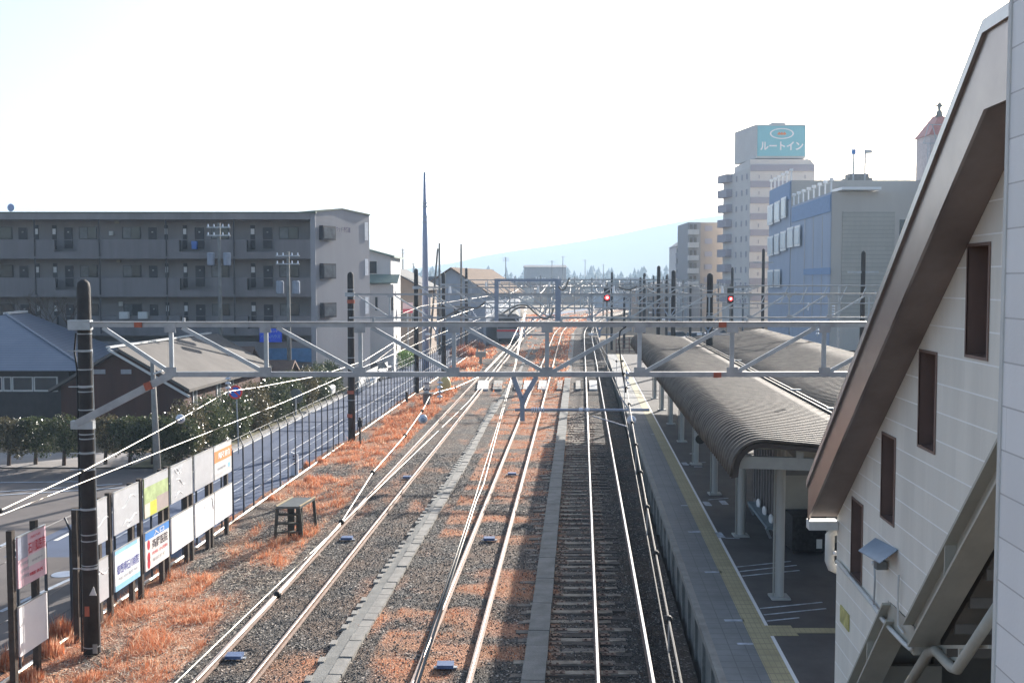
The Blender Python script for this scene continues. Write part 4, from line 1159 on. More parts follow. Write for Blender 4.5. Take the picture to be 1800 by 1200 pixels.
# insulator stacks glinting
G = 'small porcelain insulators on the overhead lines'
def insul(p, lb, r=0.07, n=4, h=0.3):
    mb = MB()
    for k in range(n):
        z = p.z - h/2 + h*k/(n-1)
        mb.tube([(p.x, p.y, z-0.018), (p.x, p.y, z+0.018)], [r, r*0.6], 12)
    t = thing('insulator', p, lb, 'insulator', G)
    mb.build('shed_stack', M_porc, t, True)
    MB().tube([(p.x, p.y, p.z-h*0.75), (p.x, p.y, p.z+h*0.75)], 0.015, 6).build('pin', M_steel, t)
for (px, py, Yv, lb) in ((401, 677, 22.3, 'insulator hanging under the near beam beside the round road sign'), (773, 684, 22.3, 'insulator hanging under the near beam above the left tracks'), (1101, 668, 22.3, 'insulator hanging under the near beam beside the platform edge'), (1465, 545, 40, 'white insulator left of the stairs on the second beam'), (1437, 577, 30, 'small glinting insulator under the beam right of the canopy'), (1420, 539, 55, 'insulator stack in front of the blue store wall')):
    insul(at(px, py, Yv), lb)
# round pull-off bells
for (px, py, lb) in ((317, 736, 'left round white weight on the left wire'), (743, 736, 'round blue-white weight on the middle wire above the verge'), (1110, 738, 'round blue-white weight on the wire beside the platform')):
    p = at(px, py, Y1-0.5)
    t = thing('line_weight', p, lb, 'insulator', 'round weights on the wires')
    MB().ball(p, 0.10, 14, 10, sq=(1, 0.7, 1)).build('bell', M_porc, t, True)
    MB().ball(p+Vector((0.01, -0.06, -0.015)), 0.055, 12, 8).build('cap', mat('grey insulator cap', (0.28, 0.33, 0.42), 0.4), t, True)

# ------------------------------------------------------------------ wires
def wire(pts, r, name, label, sag=0.0, group='overhead wires', m=None, joints=0, sub=1):
    P = [Vector(p) for p in pts]; Q = []
    for i in range(len(P)-1):
        nseg = 8 if sag else sub
        for k in range(nseg):
            f = k/nseg; v = P[i].lerp(P[i+1], f); v.z -= sag*4*f*(1-f); Q.append(v)
    Q.append(P[-1])
    mb = MB(); mb.tube(Q, r, 5)
    t = thing(name, P[0], label, 'wire', group)
    mb.build('cable', m or M_wire, t, True)
    return t, Q
def catenary(L, x_off, y0, y1, sup, lb, zc=5.12, zhi=6.0, zlo=5.35, pre=None, skip=0):
    """contact wire + messenger with droppers"""
    yy = [y0] + sup + [y1]
    t = thing('catenary_wire', (lx(L, y0)+x_off, y0, zc), lb, 'overhead wire', 'catenary wires above the tracks')
    zig = lambda i: 0.15*(1 if i % 2 else -1)
    C = [Vector((lx(L, y)+x_off+zig(i), y, zc)) for i, y in enumerate(yy)]
    MB().tube(C, 0.0052, 5).build('contact_wire', M_wire, t)
    Q = [at(*p) for p in pre] if pre else []
    dr = MB()
    for i in range(len(yy)-1):
        full = (i > 0)
        for k in range(10):
            f = k/10; y = yy[i]+(yy[i+1]-yy[i])*f
            if i == 0: ff = 0.5+0.5*f
            else: ff = f
            z = zhi-(zhi-zlo)*4*ff*(1-ff)
            x = C[i].x+(C[i+1].x-C[i].x)*f
            if y < skip: continue
            Q.append(Vector((x, y, z)))
            if k % 2 == 1 and y < 130: dr.tube([(x, y, zc), (x, y, z)], 0.006, 4, caps=False)
    MB().tube(Q, 0.0075, 5).build('messenger_wire', M_wire, t)
    for q in Q[1:12]:
        if q.y < 40: MB().ball(q, 0.03, 8, 6).build('clamp', M_black, t)
    if dr.v: tag(dr.build('dropper', M_steel, t), kind='stuff')
    return t
catenary(LA, 0.45, 5.5, 180, [22.5, 53.5, 77, 118, 150], 'pair of wires above the left track, lowest at bottom left', skip=77, pre=[(-250, 1010, 8.4), (0, 897, 10.8), (144, 829, 13.0), (310, 740, 17.5), (400, 688, 22.3), (450, 681, 24), (562, 660, 30), (640, 634, 38), (736, 574, 53.5), (775, 563, 62)])
catenary(LB, 0.15, 5.5, 290, [22.5, 53.5, 77, 118, 150, 185, 230], 'pair of wires above the middle grassy track', skip=53, pre=[(345, 1195, 6.5), (488, 1045, 8.1), (600, 917, 10.3), (655, 830, 12.8), (712, 765, 15.7), (742, 722, 19), (756, 695, 21.5), (772, 688, 22.3), (800, 681, 23.5), (846, 660, 27), (893, 612, 38), (918, 560, 50)])
catenary(LC, -0.15, 5.5, 290, [22.5, 53.5, 77, 118, 150, 185, 230], 'pair of wires above the shiny platform track')
wire([at(735, 1200, 6.3), at(837, 880, 11.5), at(850, 850, 12.6), at(877, 748, 18), at(907, 640, 30.6), at(926, 538, 53)], 0.010, 'feeder_wire', 'thick bright feeder wire crossing the near beam at the middle')
wire([at(728, 1200, 6.3), at(833, 880, 11.5), at(874, 748, 18), at(905, 640, 30.6), at(924, 538, 53)], 0.007, 'feeder_wire', 'thinner wire running just left of the thick feeder wire')
# looping jumper cables near the frame
for (pp, lb) in (([(927, 537), (945, 553), (958, 560), (968, 555), (973, 541)], 'bright looping jumper cable right of the feeder wire'),
                 ([(927, 537), (912, 536), (897, 542), (885, 550)], 'bright looping jumper cable left of the feeder wire'),
                 ([(926, 541), (914, 540), (902, 546), (893, 556)], 'lower looping jumper cable left of the feeder wire'),
                 ([(982, 503), (987, 509), (993, 507), (1001, 488)], 'small hooked jumper cable right of the rectangular frame'),
                 ([(1088, 505), (1105, 509), (1120, 503)], 'drooping jumper cable before the paired dark poles'),
                 ([(775, 560), (790, 553), (815, 540), (838, 541), (853, 530)], 'wavy jumper cable left of the rectangular frame')):
    Q = [at(px, py, 50) for px, py in pp]
    S2 = []
    for i in range(len(Q)-1):
        for k in range(4):
            f = k/4
            p0 = Q[max(0, i-1)]; p1 = Q[i]; p2 = Q[i+1]; p3 = Q[min(len(Q)-1, i+2)]
            S2.append(0.5*((2*p1)+(p2-p0)*f+(2*p0-5*p1+4*p2-p3)*f*f+(3*p1-p0-3*p2+p3)*f**3))
    S2.append(Q[-1])
    wire(S2, 0.045, 'jumper_cable', lb, group='looping jumper cables')
wire([at(1100, 690, 22), at(1092, 640, 22), at(1088, 600, 22.2), at(1090, 582, 22.3), at(1100, 574, 22.4)], 0.016, 'jumper_cable', 'black cable hanging from the near beam beside the platform', m=M_black, group='looping jumper cables')
# feeder wires over long spans
for (pp, lb) in (([(695, 556, 53), (740, 538, 70), (860, 520, 118)], 'thin feeder wire running from the second gantry into the yard'),
                 ([(640, 650, 50), (700, 605, 77), (780, 562, 110), (850, 535, 150)], 'long bright feeder wire above the blue road')):
    wire([at(*p) for p in pp], 0.014, 'feeder_wire', lb, sub=2)
for k in range(9):
    xa = X_at(880+k*42, 118); 
    wire([(xa, 77, 6.9), (xa+2.5, 118, 7.4), (xa+6, 150, 7.2), (xa+14, 230, 8)], 0.025, 'feeder_wire', ['outermost left','second','third','fourth','fifth','sixth','seventh','eighth','outermost right'][k] + ' of the nine thin distant feeder wires over the yard', sag=0.5, group='distant feeder wires')

# ------------------------------------------------------------------ signals
M_red = bpy.data.materials.new('red signal light'); M_red.use_nodes = True
_b = M_red.node_tree.nodes['Principled BSDF']; _b.inputs['Base Color'].default_value = (0.8, 0.02, 0.02, 1); _b.inputs['Emission Color'].default_value = (1, 0.03, 0.03, 1); _b.inputs['Emission Strength'].default_value = 4
M_redcore = bpy.data.materials.new('red signal core'); M_redcore.use_nodes = True
_b = M_redcore.node_tree.nodes['Principled BSDF']; _b.inputs['Emission Color'].default_value = (1, 0.75, 0.75, 1); _b.inputs['Emission Strength'].default_value = 6
for (px, py, Ys, r, lb) in ((1067, 523, 88, 0.17, 'railway signal showing red above the middle of the yard'), (1284, 525, 86, 0.14, 'railway signal showing red in front of the hotel base')):
    c = at(px, py, Ys)
    t = thing('railway_signal', (c.x, c.y, -0.5), lb, 'signal', 'red railway signals')
    MB().tube([(c.x, c.y+0.05, -0.5), (c.x, c.y+0.05, c.z+1.2)], 0.07, 8).build('mast', M_concrete_d, t)
    MB().box(c.x-0.26, c.x+0.26, c.y-0.05, c.y+0.05, c.z-0.35, c.z+0.9).build('backboard', M_black, t)
    l = MB().tube([(c.x, c.y-0.16, c.z), (c.x, c.y-0.06, c.z)], r, 14).build('red_lamp', M_red, t)
    MB().tube([(c.x, c.y-0.18, c.z), (c.x, c.y-0.165, c.z)], r*0.35, 10).build('lamp_core', M_redcore, l)
    for k in (0.35, 0.65): MB().tube([(c.x, c.y-0.16, c.z+k), (c.x, c.y-0.06, c.z+k)], 0.09, 12).build('dark_lamp', M_glass, t)

# ------------------------------------------------------------------ road, fence, boards, verge objects
RL = (-17.0, 0.0585)
M_road = mat('blue grey road asphalt', (0.080, 0.108, 0.175), 0.8, 0, 0.15, 0.5, 0.15, 30)
M_lot = mat('worn brown grey asphalt', (0.13, 0.115, 0.11), 0.9, 0, 0.22, 0.35, 0.15, 25)
rz = -0.5
def strip(L0, L1, y0, y1, z, st=10):
    mb = MB(); y = y0; rows = []
    while True:
        b = bend(y); mb.v += [(L0[0]+L0[1]*y+b, y, z), (L1[0]+L1[1]*y+b, y, z)]
        rows.append(y)
        if y >= y1: break
        y = min(y1, y+st)
    for i in range(len(rows)-1): mb.f.append((2*i, 2*i+1, 2*i+3, 2*i+2)); mb.mi.append(0)
    return mb
struct(strip(RL, (FL[0]-0.15, FL[1]), 31, 330, rz), 'road', M_road)
struct(strip(RL, (FL[0]-0.15, FL[1]), 5, 31, rz), 'road', M_lot)
struct(MB().add([(-80, 5, rz-0.008), (RL[0]+RL[1]*5, 5, rz-0.008), (RL[0]+RL[1]*46+0.0, 46, rz-0.008), (-80, 46, rz-0.008)], [(0, 1, 2, 3)]), 'parking_lot', M_lot)
M_rline = mat('road line paint', (0.36, 0.40, 0.46), 0.6, 0, 0.3, 4)
cl_ = MB()
for xo in (-3.1, -1.75):
    for k in range(34):
        y = 33+k*6.0+(1.5 if xo > -2 else 0); dy = 4.4
        x = FL[0]+xo+FL[1]*y+bend(y); dx = FL[1]*dy
        cl_.hexa([(x-0.03, y, rz+0.004), (x+0.03, y, rz+0.004), (x+0.03+dx, y+dy, rz+0.004), (x-0.03+dx, y+dy, rz+0.004), (x-0.03, y, rz+0.008), (x+0.03, y, rz+0.008), (x+0.03+dx, y+dy, rz+0.008), (x-0.03+dx, y+dy, rz+0.008)])
tag(cl_.build('road_centre_line', M_rline), kind='structure')
struct(strip((FL[0]-4.95, FL[1]), (FL[0]-4.80, FL[1]), 33, 300, rz+0.006), 'road_edge_line', mat('bright kerb paint', (0.78, 0.76, 0.70), 0.6, 0, 0.15, 2))
kb = MB()
for k in range(60): kb.hexa([(FL[0]-5.3+FL[1]*(46+k*2), 46+k*2, rz), (FL[0]-5.12+FL[1]*(46+k*2), 46+k*2, rz), (FL[0]-5.12+FL[1]*(47.97+k*2), 47.97+k*2, rz), (FL[0]-5.3+FL[1]*(47.97+k*2), 47.97+k*2, rz), (FL[0]-5.3+FL[1]*(46+k*2), 46+k*2, rz+0.12), (FL[0]-5.12+FL[1]*(46+k*2), 46+k*2, rz+0.12), (FL[0]-5.12+FL[1]*(47.97+k*2), 47.97+k*2, rz+0.12), (FL[0]-5.3+FL[1]*(47.97+k*2), 47.97+k*2, rz+0.12)])
tag(kb.build('kerb', M_concrete), kind='structure')
lot = MB()
for (a, b) in (((0, 864), (215, 850)), ((0, 848), (150, 846)), ((0, 870), (230, 856)), ((150, 1005), (0, 1075)), ((0, 960), (40, 940))):
    p = onz(*a, rz); q = onz(*b, rz)
    lot.bar((p.x, p.y, rz+0.008), (q.x, q.y, rz+0.008), 0.14, 0.006)
tag(lot.build('parking_line', M_rline), kind='structure')
q = onz(112, 1009, rz)
one(MB().tube([(q.x, q.y, rz+0.002), (q.x, q.y, rz+0.012)], 0.33, 20), 'manhole_cover', mat('pale steel cover', (0.5, 0.53, 0.6), 0.3, 0.6), 'round pale manhole cover on the asphalt behind the near dark pole', 'manhole cover', loc=(q.x, q.y, rz))
# verge / pavement beyond the road
M_verge = mat('mossy verge', (0.14, 0.13, 0.075), 0.95, 0, 0.35, 1.2, 0.3, 12, col2=(0.30, 0.27, 0.16))
struct(strip((RL[0]-2.6, RL[1]), (RL[0]-0.02, RL[1]), 46, 140, rz+0.05), 'verge', M_verge)
struct(MB().add([(-80, 46.0, rz+0.04), (RL[0]-0.02+RL[1]*46, 46.0, rz+0.04), (RL[0]+RL[1]*50, 50, rz+0.04), (-80, 50, rz+0.04)], [(0, 1, 2, 3)]), 'pavement', mat('grey pavement', (0.30, 0.28, 0.27), 0.85, 0, 0.15, 1))

# fence : posts, rails, mesh
fence = thing('trackside_fence', (FL[0]+FL[1]*20, 20, -0.5), 'tall thin wire fence with dark posts between road and left verge', 'fence')
M_fp = mat('dark green grey fence post', (0.045, 0.055, 0.07), 0.5, 0.2, 0.15, 3)
M_frail = mat('bright galvanised rail', (0.62, 0.60, 0.55), 0.35, 0.6, 0.1, 3)
fx = lambda y: FL[0]+FL[1]*y+bend(y)
y = 17.0; k = 0; rest = MB()
while y < 200:
    mb = MB() if k < 100 else rest
    mb.bar((fx(y), y, -0.6), (fx(y), y, 2.0), 0.05); mb.bar((fx(y), y, 2.0), (fx(y)-0.12, y, 2.3), 0.035)
    if k < 100: mb.build('post', M_fp, fence)
    y += 1.15; k += 1
tag(rest.build('post', M_fp, fence), kind='stuff')
for z, r in ((-0.42, 0.045),):
    mb = MB(); mb.tube([(fx(y_), y_-0.0, z) for y_ in list(range(17, 150, 7))+list(range(150, 210, 6))], r, 6); mb.build('rail_tube', M_frail, fence)
mb = MB()
for z in (0.2, 0.8, 2.0, 2.28):
    mb.tube([(fx(y_)-(0.12 if z > 2.1 else 0), y_, z) for y_ in list(range(17, 150, 7))+list(range(150, 210, 6))], 0.006, 4)
mb.build('strand_wire', M_fp, fence)

# signboards
BL = (-11.15, 0.0585)
M_bpost = mat('dark brown timber post', (0.06, 0.045, 0.035), 0.8, 0, 0.3, 4, 0.2)
M_bside = mat('pale post edge', (0.45, 0.36, 0.22), 0.7)
M_board_g = mat('grey enamel board', (0.55, 0.57, 0.60), 0.35, 0.1, 0.06, 3)
M_board_w = mat('white blank board', (0.88, 0.88, 0.88), 0.5, 0, 0.03, 2)
M_board_p = mat('pink clinic board', (0.72, 0.50, 0.55), 0.5, 0, 0.06, 2)
M_navy = mat('navy lettering', (0.05, 0.06, 0.30), 0.5); M_rdt = mat('red lettering', (0.55, 0.04, 0.07), 0.5)
M_blk = mat('black lettering', (0.04, 0.03, 0.05), 0.5); M_sky = mat('sky blue print', (0.30, 0.58, 0.85), 0.5, 0, 0.1, 3)
M_blu = mat('strong blue print', (0.07, 0.25, 0.62), 0.5); M_grn = mat('faded green print', (0.42, 0.52, 0.26), 0.5, 0, 0.25, 3)
M_yel = mat('yellow print', (0.72, 0.60, 0.08), 0.5); M_brn = mat('mauve brown print', (0.40, 0.34, 0.32), 0.5, 0, 0.1, 3); M_pkp = mat('pale pink print', (0.75, 0.62, 0.55), 0.5)
M_oprint = mat('orange print', (0.80, 0.30, 0.12), 0.5, 0, 0.1, 4); M_grey = mat('grey lettering', (0.35, 0.36, 0.40), 0.5); M_mid = mat('slate print', (0.32, 0.34, 0.42), 0.5)
ux = Vector((BL[1], 1, 0)).normalized(); uz = Vector((0, 0, 1)); un = Vector((1, -BL[1], 0)).normalized()
def bp_(y, z, o=0.0): return Vector((BL[0]+BL[1]*y, y, z)) + un*o
def plate(y0, y1, z0, z1, o0, o1):
    return MB().hexa([bp_(y0, z0, o0), bp_(y0, z0, o1), bp_(y1, z0, o1), bp_(y1, z0, o0), bp_(y0, z1, o0), bp_(y0, z1, o1), bp_(y1, z1, o1), bp_(y1, z1, o0)])
def signboard(y0, y1, name, lab, up, lo, zt=2.62):
    t = thing('signboard', bp_(y0, -0.5), lab, 'signboard', 'double signboards along the fence')
    for y in (y0-0.07, y1-0.28):
        p = MB()
        p.hexa([bp_(y-0.06, -0.6, -0.13), bp_(y-0.06, -0.6, -0.01), bp_(y+0.06, -0.6, -0.01), bp_(y+0.06, -0.6, -0.13), bp_(y-0.06, zt, -0.13), bp_(y-0.06, zt, -0.01), bp_(y+0.06, zt, -0.01), bp_(y+0.06, zt, -0.13)])
        p.build('post', M_bpost, t)
    res = []
    for (z0, z1, m) in ((1.55, 2.58, up), (0.16, 1.16, lo)):
        b = plate(y0, y1, z0, z1, 0.0, 0.035).build('panel', m, t)
        plate(y0, y1, z1+0.001, z1+0.02, -0.005, 0.045).build('panel_rim', M_frail, b)
        res.append(b)
    return t, res[0], res[1]
def rect_on(b, y0, y1, fy0, fy1, z0, z1, fz0, fz1, m, o=0.038, name='printed_area'):
    a = y0+(y1-y0)*fy0; c = y0+(y1-y0)*fy1; e = z0+(z1-z0)*fz0; f = z0+(z1-z0)*fz1
    return plate(a, c, e, f, o-0.002, o).build(name, m, b)
def text_on(b, txt, y0, y1, fy, z0, z1, fz, h, w_, m, o=0.044, bold=0.012, vert=False):
    c = bp_(y0+(y1-y0)*fy, z0+(z1-z0)*fz, o)
    text_mb(txt, h, c, ux, uz, bold=bold, width=w_).build('lettering', m, b)
def white_streaks(b, y0, y1, z0, z1, seed):  # wavy reflections painted on the boards as white strokes
    rnd = random.Random(seed); mb = MB()
    for k in range(4):
        ya = y0+(y1-y0)*rnd.uniform(0.05, 0.5); z = z0+(z1-z0)*rnd.uniform(0.15, 0.85); pts = []
        L_ = rnd.uniform(0.3, 0.6)*(y1-y0); am = rnd.uniform(0.04, 0.12); ph = rnd.random()*6
        for j in range(10):
            f = j/9; pts.append(bp_(ya+L_*f, z+am*math.sin(ph+f*5), 0.037))
        mb.tube(pts, [0.004+0.010*math.sin(math.pi*j/9) for j in range(10)], 5, caps=False)
    mb.build('reflection_streak', M_white, b)
UZ = (1.55, 2.58); LZ = (0.16, 1.16)
units = []
def Yb(px): 
    u = ray(px, 1000); k = u.x/u.y
    return BL[0]/(k-BL[1])
U = [(Yb(29), Yb(79)), (Yb(142), Yb(188)), (Yb(200), Yb(244)), (Yb(254), Yb(296)), (Yb(301), Yb(339)), (Yb(343), Yb(376)), (Yb(378), Yb(408))]
# unit 1
t, a, b = signboard(*U[0], 's', 'nearest signboard pair: pink clinic board above a blank white one', M_board_p, M_board_w, 2.75)
y0, y1 = U[0]
rect_on(a, y0, y1, 0, 0.34, *UZ, 0.55, 1, M_mid); rect_on(a, y0, y1, 0.34, 1, *UZ, 0.33, 0.55, M_offwhite)
text_on(a, '石川脳医院', y0, y1, 0.66, *UZ, 0.70, 0.24, 0.62*(y1-y0), M_rdt)
text_on(a, '内科外科', y0, y1, 0.62, *UZ, 0.90, 0.06, 0.35*(y1-y0), M_rdt)
for k in range(3): text_on(a, '診療時間', y0, y1, 0.22, *UZ, 0.45-0.13*k, 0.08, 0.26*(y1-y0), M_grey)
text_on(a, '御殿場市', y0, y1, 0.66, *UZ, 0.43, 0.07, 0.4*(y1-y0), M_grey); text_on(a, '電話', y0, y1, 0.62, *UZ, 0.17, 0.07, 0.5*(y1-y0), M_rdt)
# unit 2
t, a, b = signboard(*U[1], 's', 'signboard pair half hidden by the near dark pole, both boards grey', M_board_g, M_board_g)
white_streaks(a, *U[1], *UZ, 3); white_streaks(b, *U[1], *LZ, 4)
# unit 3
t, a, b = signboard(*U[2], 's', 'signboard pair: streaked grey board above a hospital board with navy lettering', M_board_g, mat('white hospital board', (0.78, 0.84, 0.88), 0.5))
white_streaks(a, *U[2], *UZ, 5); y0, y1 = U[2]
rect_on(b, y0, y1, 0, 1, *LZ, 0, 0.14, M_sky); rect_on(b, y0, y1, 0, 0.9, *LZ, 0.9, 1.0, M_sky)
text_on(b, '御殿場石川病院', y0, y1, 0.51, *LZ, 0.55, 0.34, 0.88*(y1-y0), M_navy)
text_on(b, '外科 内科 整形外科', y0, y1, 0.5, *LZ, 0.27, 0.09, 0.8*(y1-y0), M_grey)
# unit 4
t, a, b = signboard(*U[3], 's', 'signboard pair: faded green and yellow board above a clinic board with red ovals', M_grn, mat('cream clinic board', (0.80, 0.77, 0.74), 0.5)); y0, y1 = U[3]
rect_on(a, y0, y1, 0.0, 0.22, *UZ, 0.02, 0.36, M_pkp); rect_on(a, y0, y1, 0.22, 0.5, *UZ, 0.02, 0.36, M_yel); rect_on(a, y0, y1, 0.5, 1, *UZ, 0.02, 0.42, M_brn); rect_on(a, y0, y1, 0, 1, *UZ, 0.78, 1, M_board_g)
rect_on(b, y0, y1, 0, 1, *LZ, 0.80, 1, M_blu)
text_on(b, '入口', y0, y1, 0.55, *LZ, 0.89, 0.13, 0.45*(y1-y0), M_white, 0.046)
text_on(b, '斉藤医院', y0, y1, 0.60, *LZ, 0.62, 0.26, 0.66*(y1-y0), M_blk)
text_on(b, '内科 小児科', y0, y1, 0.6, *LZ, 0.38, 0.10, 0.66*(y1-y0), M_rdt); text_on(b, '駅前すぐ', y0, y1, 0.55, *LZ, 0.2, 0.1, 0.5*(y1-y0), M_grey)
for zc in (0.66, 0.34, 0.16):
    c = bp_(y0+(y1-y0)*0.13, LZ[0]+(LZ[1]-LZ[0])*zc, 0.04)
    MB().add([c+ux*0.09*math.cos(2*math.pi*k/20)+uz*0.13*math.sin(2*math.pi*k/20) for k in range(20)], [tuple(range(20))]).build('red_oval', M_rdt, b)
# unit 5-7
t, a, b = signboard(*U[4], 's', 'signboard pair: streaked grey board above a clean blank white board', M_board_g, M_board_w); white_streaks(a, *U[4], *UZ, 8)
t, a, b = signboard(*U[5], 's', 'signboard pair: plain grey board above a white board with a dark arc', M_board_g, M_board_w); y0, y1 = U[5]
MB().tube([bp_(y0+(y1-y0)*(0.45+0.5*k/9), LZ[0]+0.72+0.22*math.sin(math.pi*k/11)+(-0.3 if k > 8 else 0), 0.036) for k in range(10)], 0.014, 5).build('dark_arc', M_grey, b)
t, a, b = signboard(*U[6], 's', 'farthest signboard pair: orange headed board above a blank white one', mat('pale grey board', (0.66, 0.66, 0.66), 0.5), M_board_w); y0, y1 = U[6]
rect_on(a, y0, y1, 0.0, 1, *UZ, 0.5, 0.85, M_oprint); text_on(a, '駅前', y0, y1, 0.55, *UZ, 0.68, 0.2, 0.7*(y1-y0), M_board_w, 0.045); text_on(a, '御殿場', y0, y1, 0.4, *UZ, 0.3, 0.1, 0.5*(y1-y0), M_grey)
rect_on(a, y0, y1, 0.78, 0.92, *UZ, 0.2, 0.33, M_sky)

# step stand
p = onz(508, 950, -0.3)
st = thing('step_stand', (p.x, p.y, -0.35), 'dark wooden step stand with sloping legs beside the left track', 'step stand')
M_stand = mat('dark mossy timber', (0.055, 0.055, 0.045), 0.8, 0, 0.3, 3, 0.2)
w0, w1, d0 = 0.42, 0.34, 0.95
zt_ = 0.72; zb_ = -0.35; yy0, yy1 = p.y-0.05, p.y+1.3
skx = 0.35
def sk(y): return (y-yy0)*0.16
MB().hexa([(p.x-w1-0.03+sk(yy0), yy0-0.05, zt_), (p.x+w1+0.03+sk(yy0), yy0-0.05, zt_), (p.x+w1+0.03+sk(yy1), yy1, zt_), (p.x-w1-0.03+sk(yy1), yy1, zt_), (p.x-w1-0.03+sk(yy0), yy0-0.05, zt_+0.07), (p.x+w1+0.03+sk(yy0), yy0-0.05, zt_+0.07), (p.x+w1+0.03+sk(yy1), yy1, zt_+0.07), (p.x-w1-0.03+sk(yy1), yy1, zt_+0.07)]).build('top_board', mat('slate top board', (0.09, 0.10, 0.10), 0.55, 0, 0.2, 3), st)
for sx in (-1, 1):
    MB().bar((p.x+sx*(w1+0.02)+sk(yy0), yy0-0.05, zt_+0.085), (p.x+sx*(w1+0.02)+sk(yy1), yy1, zt_+0.085), 0.035, 0.03).build('edge_trim', M_bside, st)
    for (y_) in (yy0, yy1-0.08):
        MB().bar((p.x+sx*w0+sk(y_), y_, zb_), (p.x+sx*w1+sk(y_), y_, zt_), 0.09, 0.07).build('leg', M_stand, st)
for z in (-0.05, 0.22, 0.5):
    MB().box(p.x-w1-0.02, p.x+w1+0.02, yy0-0.02, yy0+0.16, z, z+0.045).build('tread', M_stand, st)
MB().bar((p.x+0.02, yy0+0.3, zb_), (p.x+0.02, yy0+0.3, zt_), 0.2, 0.06).build('centre_plank', M_stand, st)
MB().bar((p.x+w1-0.02, yy0+0.1, zb_), (p.x+w1-0.02, yy0+0.1, zt_), 0.2, 0.05).build('side_plank', M_stand, st)

# kilometre post, small posts
p = onz(518, 832, -0.4); t = thing('distance_post', (p.x, p.y, -0.5), 'white distance post with black numeral at the fence foot', 'distance post')
MB().prism([(p.x-0.16, p.y, -0.5), (p.x+0.14, p.y, -0.5), (p.x+0.14, p.y, 0.40), (p.x-0.16, p.y, 0.52)], (0, 0.1, 0)).build('slab', mat('white concrete post', (0.68, 0.70, 0.74), 0.7, 0, 0.06, 3), t)
text_mb('2', 0.26, (p.x, p.y-0.006, 0.12), (1, 0, 0), (0, 0, 1), bold=0.02).build('numeral', M_blk, t)
MB().box(p.x-0.07, p.x-0.01, p.y-0.006, p.y-0.002, 0.30, 0.38).build('tick_mark', M_blk, t)
p = onz(633, 778, -0.3); t = thing('small_marker_post', (p.x, p.y, -0.4), 'slim black marker post beside the second gantry pole', 'marker post')
MB().bar((p.x, p.y, -0.4), (p.x, p.y, 0.75), 0.09).build('post', M_black, t); MB().tube([(p.x, p.y, 0.5), (p.x, p.y, 0.85)], [0.14, 0.10], 10).build('head', M_black, t); MB().ball((p.x, p.y, 0.92), 0.07).build('knob', M_black, t)
p = onz(715, 704, -0.3); one(MB().bar((p.x, p.y, -0.4), (p.x, p.y, 0.3), 0.15), 'stub_post', M_black, 'short black stub post near the third gantry pole', 'post', loc=(p.x, p.y, -0.4))
p = onz(750, 712, -0.3); t = thing('relay_box', (p.x, p.y, -0.4), 'grey trackside relay box with white number plate on a stand', 'relay box')
MB().box(p.x-0.22, p.x+0.22, p.y-0.15, p.y+0.15, -0.4, 0.45).build('pedestal', M_concrete_d, t); MB().box(p.x-0.45, p.x+0.5, p.y-0.25, p.y+0.25, 0.45, 0.52).build('shelf', M_concrete, t)
MB().box(p.x-0.15, p.x+0.17, p.y-0.04, p.y+0.04, 0.52, 1.25).build('plate', M_offwhite, t)
text_mb('13', 0.5, (p.x+0.01, p.y-0.045, 0.9), (0, 0, -1), (1, 0, 0)).build('numeral', M_blk, t)
p = onz(783, 690, -0.3); t = thing('yellow_machine_box', (p.x, p.y, -0.4), 'yellow rounded trackside cover beside the foot crossing', 'equipment cover')
MB().ball((p.x, p.y, 0.2), 0.55, 14, 9, sq=(0.75, 0.8, 1.3)).build('cover', mat('pale yellow plastic', (0.62, 0.50, 0.20), 0.5, 0, 0.1, 2), t, True); MB().box(p.x-0.3, p.x+0.3, p.y-0.25, p.y+0.25, -0.42, -0.3).build('foot', M_concrete, t)
p = onz(845, 640, -0.2); t = thing('switch_stand', (p.x, p.y, -0.3), 'small grey green switch stand left of the feeder wire', 'switch stand')
MB().box(p.x-0.5, p.x+0.5, p.y-0.2, p.y+0.2, 0.5, 1.0).build('box', M_cframe, t); MB().bar((p.x, p.y, -0.3), (p.x, p.y, 0.5), 0.25).build('stem', M_cframe, t)
for k in (-0.35, 0.4): MB().tube([(p.x+k, p.y, 1.0), (p.x+k, p.y, 1.25)], 0.08, 8).build('cap', M_frail, t)

# road signs
p = at(414, 689, 50); t = thing('no_parking_sign', (p.x, p.y, -0.5), 'round blue no parking sign with red ring by the hedge', 'road sign')
MB().tube([(p.x+0.1, p.y+0.03, -0.5), (p.x+0.02, p.y+0.03, p.z+0.35)], 0.035, 8).build('post', M_steel, t)
d = MB().tube([(p.x, p.y-0.03, p.z), (p.x, p.y, p.z)], 0.33, 28).build('disc', mat('red sign face', (0.75, 0.06, 0.05), 0.4), t)
MB().tube([(p.x, p.y-0.036, p.z), (p.x, p.y-0.031, p.z)], 0.245, 28).build('blue_centre', mat('blue sign face', (0.04, 0.16, 0.62), 0.4), d)
MB().bar((p.x-0.19, p.y-0.04, p.z+0.19), (p.x+0.19, p.y-0.04, p.z-0.19), 0.004, 0.075).build('red_bar', mat('red sign face', ()), d)
p = at(520, 696, 64); t = thing('sign_back', (p.x, p.y, -0.5), 'round grey back of a road sign on a white post behind the fence', 'road sign')
MB().tube([(p.x, p.y+0.0, p.z), (p.x, p.y+0.03, p.z)], 0.45, 24).build('disc', M_concrete_d, t); MB().tube([(p.x, p.y-0.04, -0.5), (p.x, p.y-0.04, p.z)], 0.05, 8).build('post', M_offwhite, t)
